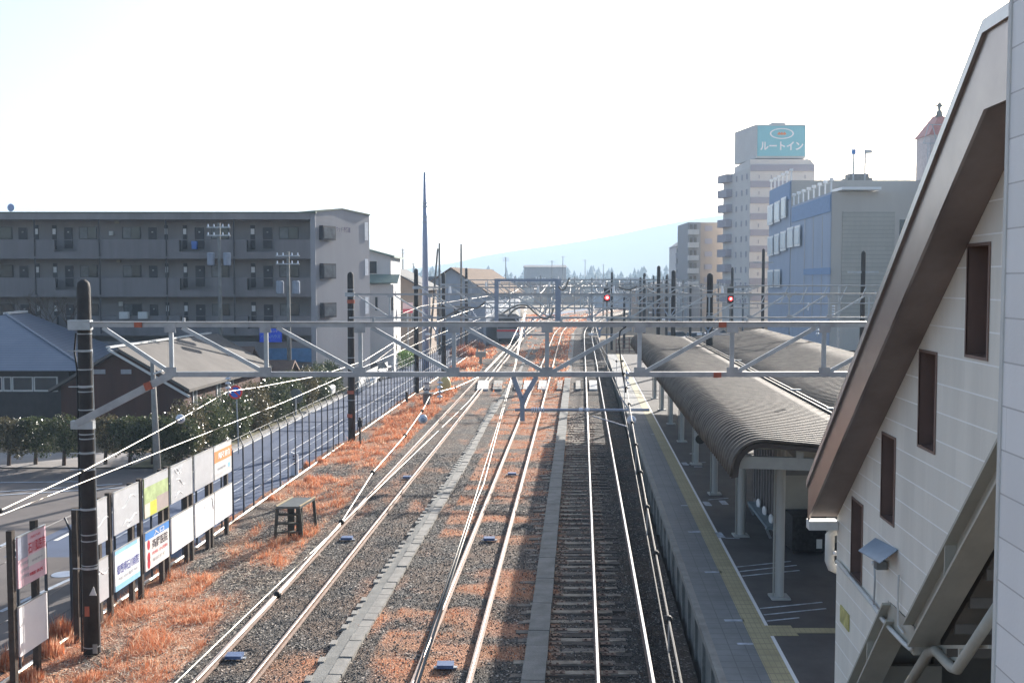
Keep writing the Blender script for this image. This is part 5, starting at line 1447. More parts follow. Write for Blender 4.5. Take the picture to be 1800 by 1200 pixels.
# leaning lamp post
q = onz(277, 838, -0.5); top = at(268, 636, q.y); t = thing('street_lamp', (q.x, q.y, -0.5), 'slender grey lamp post with a short white arm by the hedge', 'street lamp')
MB().tube([q, top], [0.16, 0.09], 10).build('post', M_concrete, t, True)
MB().bar(at(270, 657, q.y-0.1), at(286, 651, q.y-0.1), 0.12, 0.07).build('lamp_head', M_offwhite, t)

# ------------------------------------------------------------------ vegetation
def leaf_mat(name, c0, c1, c2, tr=0.3):
    m = grass_mat(name, c0, c1, c2, tr); m.node_tree.nodes['Principled BSDF'].inputs['Roughness'].default_value = 0.3; m.node_tree.nodes['Principled BSDF'].inputs['Specular IOR Level'].default_value = 0.45; return m
M_leafd = leaf_mat('glossy dark hedge leaf', (0.025, 0.04, 0.014), (0.065, 0.085, 0.03), (0.15, 0.16, 0.07))
M_leafb = leaf_mat('brownish hedge leaf', (0.04, 0.038, 0.018), (0.10, 0.09, 0.04), (0.20, 0.16, 0.08))
M_bark = mat('brown bark', (0.09, 0.06, 0.045), 0.9, 0, 0.3, 6, 0.3)
def leaves(pts, size, m, name, parent=None):
    P = np.array(pts); n = len(P)
    a = RNG.normal(size=(n, 3)); a /= np.linalg.norm(a, axis=1)[:, None]
    b = RNG.normal(size=(n, 3)); b -= a*(a*b).sum(1)[:, None]; b /= np.linalg.norm(b, axis=1)[:, None]
    s_ = (size*(0.6+0.8*RNG.random(n)))[:, None]
    V = np.stack([P-a*s_, P+b*s_*0.55, P+a*s_, P-b*s_*0.55], 1).reshape(-1, 3)
    if parent is not None: V = V - np.array(parent.location)[None]
    o = np_mesh(name, V, np.arange(n*4).reshape(n, 4), [m])
    if parent is not None: o.parent = parent
    return o
def blob_pts(c, r, n, shell=0.55):
    v = RNG.normal(size=(n, 3)); v /= np.linalg.norm(v, axis=1)[:, None]
    rad = (shell+(1-shell)*RNG.random(n))[:, None]
    nz = 0.75+0.5*vnoise(v[:, 0]*2.2+c[0], v[:, 1]*2.2+v[:, 2]*3+c[1])[:, None]
    return np.array(c)[None]+v*rad*nz*np.array(r)[None]
def bush(name, label, blobs, n, size, m, cat, trunks=(), group=None):
    c0 = blobs[0][0]
    t = thing(name, (c0[0], c0[1], -0.5), label, cat, group)
    vol = sum(b[1][0]*b[1][2] for b in blobs)
    P = np.concatenate([blob_pts(c, r, int(n*r[0]*r[2]/vol)) for c, r in blobs])
    P = P[P[:, 2] > -0.45]
    leaves(P, size, m, 'foliage', t)
    for (x, y, h) in trunks:
        MB().tube([(x, y, -0.5), (x+0.05, y, h*0.5), (x-0.05, y, h)], [0.09, 0.07, 0.05], 7).build('trunk', M_bark, t)
    return t
# row of trimmed trees at left (canopy raised on trunks), each its own thing
lbs = ['leftmost clipped hedge tree before the blue roofed house', 'clipped hedge tree second from the left', 'clipped hedge tree just left of the near dark pole', 'clipped hedge tree just right of the near dark pole', 'clipped hedge tree left of the slender lamp post', 'clipped hedge tree behind the slender lamp post', 'clipped dark hedge tree right of the lamp post']
for k, px in enumerate((15, 62, 112, 185, 228, 268, 312)):
    Yt = 46.5+0.3*(k % 2); X = at(px, 800, Yt).x
    bush('hedge_tree', lbs[k], [((X+random.uniform(-0.2, 0.2), Yt, 0.95+random.uniform(-0.1, 0.1)), (0.85, 0.7, 0.85)), ((X+0.4, Yt, 0.6), (0.6, 0.6, 0.7)), ((X-0.4, Yt, 1.25), (0.5, 0.5, 0.45))], 3800, 0.055, M_leafb if k in (0, 3) else M_leafd, 'hedge tree', [(X, Yt, 0.9)], 'row of clipped hedge trees')
# hedge along the road (camellia bushes)
lbh = ['nearest', 'second', 'third', 'fourth', 'fifth', 'sixth', 'seventh', 'eighth', 'ninth']
for k in range(9):
    Yt = 48+k*3.6; X = RL[0]+RL[1]*Yt-0.9
    hh = 1.45 - 0.03*k
    bush('camellia_bush', '%s glossy leaved bush of the roadside hedge, counted from the no parking sign' % lbh[k], [((X, Yt, 0.6), (1.1, 2.0, hh)), ((X-0.3, Yt+1.2, 0.9), (0.9, 1.2, hh*0.85)), ((X+0.3, Yt-1, 0.2), (0.9, 1.0, 0.9))], 8500, 0.055, M_leafd if k % 3 else M_leafb, 'bush', (), 'glossy bushes of the roadside hedge')
p = at(590, 640, 86); bush('round_tree', 'round green tree in front of the apartment gable', [((p.x, p.y, 1.2), (1.9, 1.7, 1.9)), ((p.x-1.4, p.y, 0.6), (1.2, 1.2, 1.1)), ((p.x+1.2, p.y, 0.6), (1.2, 1.2, 1.2))], 7000, 0.09, M_leafd, 'tree', [(p.x, p.y, 1)])
p = at(672, 600, 95); bush('round_tree', 'dark small tree beside the white house wall', [((p.x, p.y, 2.2), (1.5, 1.5, 1.8))], 3500, 0.1, M_leafb, 'tree', [(p.x, p.y, 1.5)])
p = at(708, 632, 100); bush('green_shrub', 'fresh green shrub by the white fence at the road end', [((p.x, p.y, 0.4), (1.6, 1.2, 0.9))], 2500, 0.08, leaf_mat('fresh green leaf', (0.08, 0.16, 0.03), (0.14, 0.26, 0.06), (0.3, 0.4, 0.12)), 'shrub')
# bare tree before the apartment block
p = at(100, 560, 70); bt = thing('bare_tree', (p.x, p.y, -0.5), 'bare brown winter tree between the blue roof and the apartment block', 'tree')
tr = MB(); tw = MB()
def branch(a, d, L, r, lv):
    b = a+d*L; (tr if lv < 2 else tw).tube([a, a.lerp(b, 0.5)+Vector((random.uniform(-.04, .04), 0, 0))*L, b], [r, r*0.8, r*0.6], 5, caps=False)
    if lv >= 5: return
    for k in range(3):
        v = (d+Vector((random.uniform(-.7, .7), random.uniform(-.5, .5), random.uniform(-.15, .5)))).normalized()
        branch(b, v, L*random.uniform(.6, .8), r*0.6, lv+1)
branch(Vector((p.x, p.y, -0.5)), Vector((0.02, 0, 1)), 2.6, 0.13, 0)
tr.build('trunk', M_bark, bt); tag(tw.build('crown', M_bark, bt), kind='stuff')

# ------------------------------------------------------------------ buildings, left
def XY(px, Y): return X_at(px, Y)
# apartment block
YA = 77.0
zA = lambda y: at(300, y, YA).z
X0A = XY(-150, YA); X1A = XY(556, YA); X2A = at(650, 500, 84).x; YB = 84.0
M_ap = mat('grey apartment render', (0.25, 0.235, 0.235), 0.85, 0, 0.16, 0.5, 0.05, 8, streak=True)
M_apg = mat('sunlit gable render', (0.32, 0.32, 0.34), 0.85, 0, 0.08, 0.5, 0.05, 8, streak=True)  # paler than the front: light on the gable put into the colour
M_par = mat('corridor parapet', (0.195, 0.185, 0.19), 0.8, 0, 0.15, 0.8, streak=True)
M_door = mat('dark door', (0.035, 0.035, 0.045), 0.5); M_winl = mat('net curtained window', (0.15, 0.16, 0.17), 0.2, 0, 0.3, 2)
ap = thing('apartment_block', (X1A, YA, -0.6), 'long grey four storey apartment block with open access corridors', 'apartment block')
mb = MB()
mb.box(X0A, X1A, YA+1.5, YA+9, -0.6, zA(376)); mb.build('wall', M_ap, ap)
# gable end
zr0, zr1, zr2 = zA(373), at(598, 368, 80).z, at(650, 379, 84).z
gx = lambda f: (X1A+(X2A-X1A)*f, YA+(YB-YA)*f)
a, m_, c = gx(0), gx(0.47), gx(1)
mb = MB(); mb.prism([(a[0], a[1], -0.6), (c[0], c[1], -0.6), (c[0], c[1], zr2), (m_[0], m_[1], zr1), (a[0], a[1], zr0)], (-0.3, 0.25, 0)); mb.build('gable_wall', M_apg, ap)
mb = MB(); mb.box(X1A-0.35, X1A+0.02, YA-0.05, YA+1.5, -0.6, zA(374)); mb.build('end_fin', M_apg, ap)
mb = MB(); mb.box(X0A, X1A-0.36, YA-0.15, YA+9, zA(386), zA(375)); mb.build('roof_parapet', M_ap, ap)
mb = MB(); mb.box(X0A-0.1, X1A+0.1, YA-0.2, YA+9.1, zA(375)+0.001, zA(375)+0.1)
mb.prism([(a[0]+0.05, a[1]-0.05, zr0+0.0), (m_[0]+0.05, m_[1]-0.05, zr1), (c[0]+0.1, c[1]-0.05, zr2), (c[0]+0.1, c[1]-0.05, zr2+0.1), (m_[0]+0.05, m_[1]-0.05, zr1+0.1), (a[0]+0.05, a[1]-0.05, zr0+0.1)], (-2, 1.6, 0))
mb.build('roof_edge', mat('green grey roof metal', (0.14, 0.17, 0.14), 0.5, 0.3), ap)
floors = [(453, 421, 387), (520, 488, 456), (588, 555, 523)]
gaps = ((318, 374), (436, 486), (100, 140))
for fi, (ys_, yp, yc) in enumerate(floors):
    zf = zA(ys_-2); 
    MB().box(X0A, X1A-0.36, YA-0.05, YA+1.5, zf-0.16, zf).build('floor_slab', M_par, ap)
    segs = []; s0 = -150
    for g0, g1_ in sorted(gaps): segs.append((s0, g0)); s0 = g1_
    segs.append((s0, 548))
    for sa, sb in segs:
        MB().box(XY(sa, YA), XY(sb, YA), YA-0.04, YA+0.08, zf+0.001, zA(yp)).build('parapet', M_par, ap)
    for g0, g1_ in gaps:
        MB().box(XY(g0, YA)+0.001, XY(g1_, YA)-0.001, YA-0.04, YA+0.08, zf+0.001, zf+0.35).build('kerb', M_par, ap)
        mb = MB(); mb.box(XY(g0, YA)+0.001, XY(g1_, YA)-0.001, YA-0.0, YA+0.04, zA(yp)-0.05, zA(yp))
        mb.build('railing', M_par, ap)
    dz = (ys_-453)
    Yw = YA+1.5
    XYw = lambda px: X_at(900+(px-900), YA)*Yw/YA
    zw = lambda y: at(300, y, Yw).z
    for (p0, p1, t_) in ((-20, 27, 'w'), (38, 53, 'd'), (67, 73, 's'), (97, 104, 's'), (118, 132, 'd'), (144, 175, 'w'), (219, 251, 'w'), (265, 279, 'd'), (293, 299, 's'), (325, 332, 's'), (346, 362, 'd'), (374, 405, 'w'), (443, 451, 's'), (465, 481, 'd'), (493, 527, 'w'), (-60, -45, 'd'), (-110, -80, 'w')):
        xa, xb = XYw(p0), XYw(p1)
        if t_ == 'w':
            w_ = MB().box(xa, xb, Yw-0.06, Yw-0.005, zw(420+dz), zw(399+dz)).build('window', M_door, ap)
            MB().box(xa+0.06, (xa+xb)/2-0.03, Yw-0.075, Yw-0.062, zw(419+dz), zw(400+dz)).build('pane', M_winl, w_)
            MB().box((xa+xb)/2+0.03, xb-0.06, Yw-0.075, Yw-0.062, zw(419+dz), zw(400+dz)).build('pane', M_glass, w_)
        elif t_ == 'd':
            d_ = MB().box(xa, xb, Yw-0.06, Yw-0.005, zw(437+dz), zw(400+dz)).build('door', M_door, ap)
            xm = (xa+xb)/2; MB().box(xm-0.06, xm+0.06, Yw-0.075, Yw-0.062, zw(409+dz), zw(407+dz)).build('door_plate', M_offwhite, d_)
        else:
            d_ = MB().box(xa, xb, Yw-0.06, Yw-0.005, zw(438+dz), zw(396+dz)).build('slit_window', M_door, ap)
            MB().box(xa+0.03, xb-0.03, Yw-0.075, Yw-0.062, zw(412+dz), zw(402+dz)).build('pane', M_white, d_)
    for px in (66, 179, 296, 414):
        MB().tube([(XY(px, YA), YA-0.08, zf), (XY(px, YA), YA-0.08, zA(yc)+0.1)], 0.05, 6).build('drainpipe', M_door, ap)
    for px in (88, 204, 320, 438):
        MB().box(XYw(px), XYw(px)+0.06, YA+0.2, YA+1.4, zf, zA(yp)+0.0).build('partition', M_door, ap)
mb = MB(); mb.box(X0A, X1A-0.36, YA+0.2, YA+1.5, -0.6, zA(600)); mb.build('ground_storey_wall', M_ap, ap)
# bay windows on the gable
ug = Vector((X2A-X1A, YB-YA, 0)).normalized(); ng = Vector((ug.y, -ug.x, 0))
for (yt, yb_) in ((397, 422), (463, 490), (532, 558)):
    o0 = Vector((X1A, YA, 0))+ug*0.5; zb0, zb1_ = at(570, yb_, 78).z, at(570, yt, 78).z
    P = [o0+ng*0.02, o0+ng*0.35, o0+ug*1.7+ng*0.35, o0+ug*1.7+ng*0.02]
    h = MB().hexa([(v.x, v.y, zb0) for v in P]+[(v.x, v.y, zb1_) for v in P]).build('bay_window', M_door, ap)
    Q = [o0+ug*0.1+ng*0.36, o0+ug*0.1+ng*0.375, o0+ug*1.6+ng*0.375, o0+ug*1.6+ng*0.36]
    MB().hexa([(v.x, v.y, zb0+0.12) for v in Q]+[(v.x, v.y, zb1_-0.12) for v in Q]).build('pane', M_winl, h)
o0 = Vector((X1A, YA, 0))+ug*(0.42*(Vector((X2A-X1A, YB-YA, 0)).length)); 
text_mb('ニューウッド 壱番館', 0.42, (o0.x+ng.x*0.06, o0.y+ng.y*0.06, at(602, 403, 80).z), ug, (0, 0, 1), bold=0.01, width=3.0).build('lettering', mat('purple grey lettering', (0.04, 0.03, 0.12), 0.6), ap)
for (yt, yb_) in ((390, 422), (455, 484), (522, 552)):  # white plates painted in for sky showing through open slits
    o1 = Vector((X1A, YA, 0))+ug*((Vector((X2A-X1A, YB-YA, 0)).length)*0.90)+ng*0.02
    P = [o1, o1+ng*0.02, o1+ug*0.5+ng*0.02, o1+ug*0.5]
    MB().hexa([(v.x, v.y, at(640, yb_, 83).z) for v in P]+[(v.x, v.y, at(640, yt, 83).z) for v in P]).build('slit_window', mat('sky-white slit plate', (0.85, 0.87, 0.9), 0.15), ap)
# shop band at ground
mb = MB(); mb.box(XY(470, YA), XY(548, YA), YA-0.02, YA+0.18, zA(636), zA(612)); mb.build('shop_front', mat('blue shop front', (0.07, 0.20, 0.38), 0.5, 0, 0.2, 2), ap)
zc = at(476, 589, YA-0.4)
sb = thing('blue_shop_sign', (zc.x, YA-0.4, zc.z), 'bright blue sign with white writing on the apartment front', 'shop sign')
MB().box(XY(457, YA-0.4), XY(496, YA-0.4), YA-0.55, YA-0.4, at(476, 601, YA-.4).z, at(476, 577, YA-.4).z).build('panel', mat('bright blue sign', (0.02, 0.10, 0.75), 0.4, 0, 0.05, 2), sb)
text_mb('クリーニング', 0.16, (zc.x, YA-0.56, zc.z+0.3), (1, 0, 0), (0, 0, 1), width=1.1).build('lettering', M_white, sb)
text_mb('バームハウス', 0.24, (zc.x, YA-0.56, zc.z-0.08), (1, 0, 0), (0, 0, 1), width=1.4).build('lettering', M_sky, sb)
for px, py, lb, m__ in ((205, 389, 'small tan meter box under the roof of the top corridor', M_beige), (208, 457, 'small tan meter box under the ceiling of the middle corridor', M_beige), (212, 534, 'small pale box on the wall of the lowest open corridor', M_offwhite), (195, 410, 'narrow white meter beside the top corridor drainpipe', M_offwhite)):
    p = at(px, py, YA+1.35); one(MB().box(p.x-0.15, p.x+0.15, p.y, p.y+0.12, p.z-0.16, p.z+0.16).box(p.x-0.12, p.x+0.12, p.y-0.02, p.y, p.z-0.1, p.z+0.12), 'meter_box', m__, lb, 'meter box', loc=p)
p = at(341, 431, YA+0.9); one(MB().box(p.x-0.18, p.x+0.18, p.y, p.y+0.3, p.z-0.28, p.z+0.02).box(p.x-0.2, p.x+0.2, p.y-0.02, p.y+0.32, p.z+0.021, p.z+0.3), 'storage_box', mat('blue box', (0.1, 0.22, 0.6), 0.5), 'small blue box beside a door on the top corridor', 'box', loc=p)
for px, lb in ((219, 'left of two small white boxes on the corridor rail'), (252, 'right of two small white boxes on the corridor rail')):
    p = at(px, 554, YA-0.3); one(MB().box(p.x-0.33, p.x+0.33, p.y-0.2, p.y+0.1, p.z-0.25, p.z+0.25).box(p.x-0.3, p.x+0.3, p.y-0.21, p.y-0.2, p.z-0.18, p.z+0.2), 'air_conditioner', M_offwhite, lb, 'air conditioner', 'white boxes on the corridor rail', loc=p)
p = at(19, 365, YA+3); t = thing('satellite_dish', (p.x, p.y, p.z-0.4), 'small satellite dish on the apartment roof', 'satellite dish')
MB().ball(p, 0.3, 12, 8, sq=(0.9, 0.25, 1)).build('dish', mat('blue grey dish', (0.35, 0.42, 0.65), 0.5), t); MB().bar((p.x, p.y, p.z-0.5), p, 0.05).build('mast', M_steel, t)

# utility poles with transformers
def utility(px, yt, yb, Yp, lb, trf=True, lean=0, arms=2):
    X = X_at(px, Yp); zt_ = at(px, yt, Yp).z
    t = thing('utility_pole', (X, Yp, -0.6), lb, 'utility pole', 'concrete utility poles with wires')
    MB().tube([(X+lean, Yp, -0.6), (X, Yp, zt_)], [0.17, 0.10], 10).build('shaft', M_concrete_d, t, True)
    for k in range(arms):
        MB().bar((X-0.8, Yp-0.15, zt_-0.3-0.55*k), (X+0.8, Yp-0.15, zt_-0.3-0.55*k), 0.08).build('cross_arm', M_steel, t)
        mb = MB()
        for d in (-0.7, -0.3, 0.3, 0.7): mb.tube([(X+d, Yp-0.15, zt_-0.26-0.55*k), (X+d, Yp-0.15, zt_-0.08-0.55*k)], [0.06, 0.035], 8)
        mb.build('pin_insulators', M_porc, t)
    if trf:
        for d in (-0.55, 0.55):
            MB().tube([(X+d, Yp-0.1, zt_-2.9), (X+d, Yp-0.1, zt_-2.85), (X+d, Yp-0.1, zt_-2.05), (X+d, Yp-0.1, zt_-2.0)], [0.2, 0.26, 0.26, 0.18], 14).build('transformer', mat('pale transformer', (0.27, 0.31, 0.38), 0.5, 0.2), t)
    return t
utility(388, 392, 640, 72, 'utility pole with two pale transformers before the apartment block', True)
utility(508, 442, 640, 72, 'utility pole with transformers before the right end of the apartment block', True)
utility(709, 437, 560, 190, 'distant utility pole beside the white house', False)
utility(889, 452, 500, 260, 'distant utility pole left of the long flat roof', False)
utility(773, 427, 560, 118, 'dark utility pole with a leaning brace by the tall mast', False, 0, 0)
t = thing('leaning_pole', (X_at(757, 118), 118, -0.6), 'slanted brace pole leaning against the dark utility pole', 'pole')
MB().tube([(X_at(754, 118), 118, -0.6), (X_at(770, 118), 118, at(770, 437, 118).z)], [0.14, 0.1], 8).build('shaft', M_concrete_d, t)
utility(811, 429, 560, 118, 'thin dark utility pole before the brown roofed house', False, 0, 0)
# tall mast
X = X_at(748, 95); t = thing('tall_mast', (X, 95, -0.6), 'very tall blue-grey steel mast beside the road', 'mast')
MB().tube([(X, 95, -0.6), (X, 95, at(748, 420, 95).z), (X, 95, at(748, 303, 95).z)], [0.34, 0.24, 0.11], 12).build('shaft', mat('blue grey mast steel', (0.30, 0.35, 0.48), 0.5, 0.2, 0.08, 2), t, True)
for yy in (358, 364, 382, 392): MB().tube([(X, 95, at(748, yy, 95).z), (X, 95, at(748, yy, 95).z+0.12)], 0.24, 10).build('collar', M_steel, t)
MB().tube([(X-0.1, 95, at(748, 303, 95).z), (X-0.1, 95, at(745, 195, 95).z)], 0.025, 5).build('antenna', M_steel, t)

# generic gabled house
WALLS = [mat('house wall cream', (0.50, 0.47, 0.42), 0.8, 0, 0.06, 1), mat('house wall white', (0.62, 0.62, 0.62), 0.8, 0, 0.05, 1), mat('house wall grey', (0.30, 0.31, 0.33), 0.8, 0, 0.08, 1), mat('house wall tan', (0.36, 0.28, 0.22), 0.8, 0, 0.08, 1), mat('house wall blue grey', (0.33, 0.38, 0.45), 0.8, 0, 0.06, 1)]
ROOFS = [mat('roof slate grey', (0.10, 0.11, 0.13), 0.8, 0, 0.15, 2), mat('roof brown tile', (0.16, 0.10, 0.075), 0.8, 0, 0.15, 2), mat('roof dark tile', (0.06, 0.065, 0.075), 0.8, 0, 0.2, 2), mat('roof rust red', (0.22, 0.10, 0.08), 0.8, 0, 0.12, 2), mat('roof silver metal', (0.42, 0.45, 0.48), 0.35, 0.3, 0.1, 2)]
def house(name, lb, x0, x1, y0, y1, ze, zr, wall, roof, ridge='y', ov=0.5, wins=(), cat='house', group=None, slx=0.0, hip=False):
    t = thing(name, ((x0+x1)/2, y0, -0.6), lb, cat, group)
    f = lambda x, y, z: (x+slx*(y-y0), y, z)
    MB().hexa([f(x0, y0, -0.6), f(x1, y0, -0.6), f(x1, y1, -0.6), f(x0, y1, -0.6), f(x0, y0, ze), f(x1, y0, ze), f(x1, y1, ze), f(x0, y1, ze)]).build('wall', wall, t)
    xm, ym = (x0+x1)/2, (y0+y1)/2; th = 0.16
    e = ze-0.05*ov; mb = MB()
    if hip:
        k = min((x1-x0), (y1-y0))/2*0.98
        A = [f(x0-ov, y0-ov, e), f(x1+ov, y0-ov, e), f(x1+ov, y1+ov, e), f(x0-ov, y1+ov, e)]
        if (x1-x0) > (y1-y0): B = [f(x0+k, ym, zr), f(x1-k, ym, zr)]; F_ = [(0, 1, 5, 4), (1, 2, 5), (2, 3, 4, 5), (3, 0, 4), (3, 2, 1, 0)]
        else: B = [f(xm, y0+k, zr), f(xm, y1-k, zr)]; F_ = [(0, 1, 4), (1, 2, 5, 4), (2, 3, 5), (3, 0, 4, 5), (3, 2, 1, 0)]
        mb.add(A+B, F_)
    elif ridge == 'y':
        sl = (zr-ze)/((x1-x0)/2)
        for sgn in (-1, 1):
            xe = (x0-ov) if sgn < 0 else (x1+ov); zz = zr-sl*abs(xe-xm)
            mb.hexa([f(xm, y0-ov, zr), f(xe, y0-ov, zz), f(xe, y1+ov, zz), f(xm, y1+ov, zr), f(xm, y0-ov, zr+th), f(xe, y0-ov, zz+th), f(xe, y1+ov, zz+th), f(xm, y1+ov, zr+th)])
        for yv in (y0, y1-0.02): MB().prism([f(x0, yv, ze), f(x1, yv, ze), f(xm, yv, zr-0.02)], (0, 0.02, 0)).build('gable', wall, t)
    else:
        sl = (zr-ze)/((y1-y0)/2)
        for sgn in (-1, 1):
            ye = (y0-ov) if sgn < 0 else (y1+ov); zz = zr-sl*abs(ye-ym)
            mb.hexa([f(x0-ov, ym, zr), f(x1+ov, ym, zr), f(x1+ov, ye, zz), f(x0-ov, ye, zz), f(x0-ov, ym, zr+th), f(x1+ov, ym, zr+th), f(x1+ov, ye, zz+th), f(x0-ov, ye, zz+th)])
        for xv in (x0, x1-0.02): MB().prism([f(xv, y0, ze), f(xv, y1, ze), f(xv, ym, zr-0.02)], (0.02, 0, 0)).build('gable', wall, t)
    mb.build('roof', roof, t)
    for (wx, wz, ww, wh) in wins:
        X = x0+(x1-x0)*wx; w_ = MB().box(X-ww/2, X+ww/2, y0-0.05, y0-0.004, wz-wh/2, wz+wh/2).build('window', M_offwhite, t)
        MB().box(X-ww/2+0.07, X+ww/2-0.07, y0-0.06, y0-0.052, wz-wh/2+0.07, wz+wh/2-0.07).build('pane', M_glass, w_)
    return t
# brown gabled house
Yq = 55.5
xa, xb = X_at(105, Yq), X_at(322, Yq); ze_ = at(330, 684, Yq).z+0.15; zr_ = at(190, 616, Yq).z
M_bw = mat('dark red brown boards', (0.075, 0.032, 0.024), 0.8, 0, 0.2, 2, 0.1, streak=True)
M_gr = mat('weathered grey brown roof sheet', (0.13, 0.12, 0.112), 0.75, 0.0, 0.2, 0.5, spec=0.2)
bh = house('brown_house', 'low dark red brown gabled house with grey roof behind the hedge', xa, xb, Yq, 70, ze_, zr_, M_bw, M_gr, 'y', 0.45, slx=0.058)
for px, w_ in ((173, 0.75), (222, 0.55)):
    p = at(px, 653, Yq); w__ = MB().box(p.x-w_/2, p.x+w_/2, Yq-0.05, Yq-0.004, p.z-0.12, p.z+0.12).build('vent_window', M_grey, bh)
xw = lambda y: xb+0.058*(y-Yq)
for (y_, w_) in ((56.7, 0.6), (60.5, 0.7), (62.6, 0.9)):
    z1 = 1.9; X = xw(y_)
    wn_ = MB().hexa([(X+0.005, y_, z1-1.1), (X+0.05, y_, z1-1.1), (X+0.05+0.058*w_, y_+w_, z1-1.1), (X+0.005+0.058*w_, y_+w_, z1-1.1), (X+0.005, y_, z1), (X+0.05, y_, z1), (X+0.05+0.058*w_, y_+w_, z1), (X+0.005+0.058*w_, y_+w_, z1)]).build('window', M_board_w, bh)
    MB().hexa([(X+0.055, y_+0.1, z1-1.0), (X+0.06, y_+0.1, z1-1.0), (X+0.06+0.058*w_, y_+w_-0.1, z1-1.0), (X+0.055+0.058*w_, y_+w_-0.1, z1-1.0), (X+0.055, y_+0.1, z1-0.1), (X+0.06, y_+0.1, z1-0.1), (X+0.06+0.058*w_, y_+w_-0.1, z1-0.1), (X+0.055+0.058*w_, y_+w_-0.1, z1-0.1)]).build('pane', M_winl, wn_)
rgA = at(190, 612, Yq-0.45); 
MB().bar((rgA.x, Yq-0.45, zr_+0.2), (rgA.x+0.058*15.4, 70.5, zr_+0.2), 0.25, 0.09).build('ridge_cap', M_offwhite, bh)
xe_ = xb+0.45; sl_ = (zr_-ze_)/((xb-xa)/2)
MB().bar((rgA.x, Yq-0.5, zr_+0.1), (xe_, Yq-0.5, zr_+0.08-sl_*(xe_-rgA.x)), 0.06, 0.12).build('barge_board', M_offwhite, bh)
# hipped blue roof house
Yh_ = 58.0
x1h = X_at(133, Yh_); x0h = x1h-13
hh_ = thing('hip_roof_house', (x1h-5, Yh_, -0.6), 'house with large blue-grey hipped roof at the left edge', 'house')
def tile_mat(name, col, col2, rough):
    m = mat(name, col, rough, 0, 0.1, 0.6, 0.1, 10, col2=col2)
    t = m.node_tree; b = t.nodes['Principled BSDF']; tc = N(t, 'ShaderNodeTexCoord'); sp = N(t, 'ShaderNodeSeparateXYZ'); t.links.new(tc.outputs['Object'], sp.inputs[0])
    fz = math_node(t, 'FRACT', math_node(t, 'DIVIDE', math_node(t, 'ADD', sp.outputs[2], 10), 0.115))
    s = math_node(t, 'LESS_THAN', fz, 0.22); src = b.inputs['Base Color'].links[0].from_socket
    mx = N(t, 'ShaderNodeMix', data_type='RGBA'); t.links.new(math_node(t, 'MULTIPLY', s, 0.55), mx.inputs[0]); t.links.new(src, mx.inputs[6]); mx.inputs[7].default_value = (col[0]*0.3, col[1]*0.3, col[2]*0.3, 1)
    t.links.new(mx.outputs[2], b.inputs['Base Color']); return m
M_blueroof = tile_mat('blue grey roof tile', (0.10, 0.135, 0.20), (0.14, 0.175, 0.24), 0.34)
ez = at(60, 650, Yh_).z; apx = at(10, 552, Yh_+6.5); apx2 = at(45, 549, Yh_+6.5)
fr = at(133, 630, Yh_-0.6)   # front right eave corner
bk = at(197, 607, Yh_+12.5)
fl0 = Vector((x0h, Yh_-0.6, fr.z-0.6)); frz = Vector((fr.x, Yh_-0.6, fr.z-0.6))
e1 = at(160, 651, Yh_-0.6); e2x = at(229, 620, 72).x; A1 = Vector((apx.x, Yh_+6.5, apx.z)); a2 = at(45, 549, 68.5)
E = [Vector((e1.x-17, Yh_-0.6, ez)), Vector((e1.x, Yh_-0.6, ez)), Vector((e2x, 72, ez)), Vector((e2x-17, 72, ez)), A1, Vector((a2.x, 68.5, A1.z))]
mb = MB(); mb.add(E, [(0, 1, 4), (1, 2, 5, 4), (2, 3, 5), (3, 0, 4, 5), (3, 2, 1, 0)]); mb.build('roof', M_blueroof, hh_)
MB().bar(E[4]+Vector((0, 0, .05)), E[5]+Vector((0, 0, .05)), 0.3, 0.12).build('ridge_cap', M_offwhite, hh_)
MB().bar(E[4]+Vector((0, 0, .03)), E[1]+Vector((0, 0, .03)), 0.16, 0.06).build('hip_cap', M_blueroof, hh_)
MB().hexa([(x0h+0.6, Yh_, -0.6), (x1h-0.4, Yh_, -0.6), (x1h+0.2, Yh_+11.5, -0.6), (x0h+0.6, Yh_+11.5, -0.6), (x0h+0.6, Yh_, ez-0.002), (x1h-0.4, Yh_, ez-0.002), (x1h+0.2, Yh_+11.5, ez-0.002), (x0h+0.6, Yh_+11.5, ez-0.002)]).build('wall', mat('dark timber wall', (0.05, 0.045, 0.045), 0.8, 0, 0.2, 2), hh_)
for i, (pa, pb) in enumerate(((-30, 4), (6, 20), (22, 58), (60, 101))):
    a = at(pa, 688, Yh_-0.05); b = at(pb, 662, Yh_-0.05)
    w_ = MB().box(a.x, b.x, Yh_-0.06, Yh_-0.004, a.z, b.z).build('window', M_offwhite, hh_)
    MB().box(a.x+0.07, b.x-0.07, Yh_-0.075, Yh_-0.062, a.z+0.1, b.z-0.05).build('pane', M_glass, w_)
# red barn-like low roofs right of brown house
p = at(430, 640, 72)
house('low_shed', 'low brown roofed shed in front of the apartment shop', X_at(425, 71), X_at(500, 71), 70, 74, at(450, 640, 71).z-0.9, at(450, 628, 71).z-0.4, WALLS[3], ROOFS[1], 'x', 0.5)
house('low_shed', 'low dark roofed shed right of the brown house roof', X_at(380, 73), X_at(428, 73), 72, 76, 1.9, 3.0, WALLS[2], ROOFS[1], 'x', 0.5)

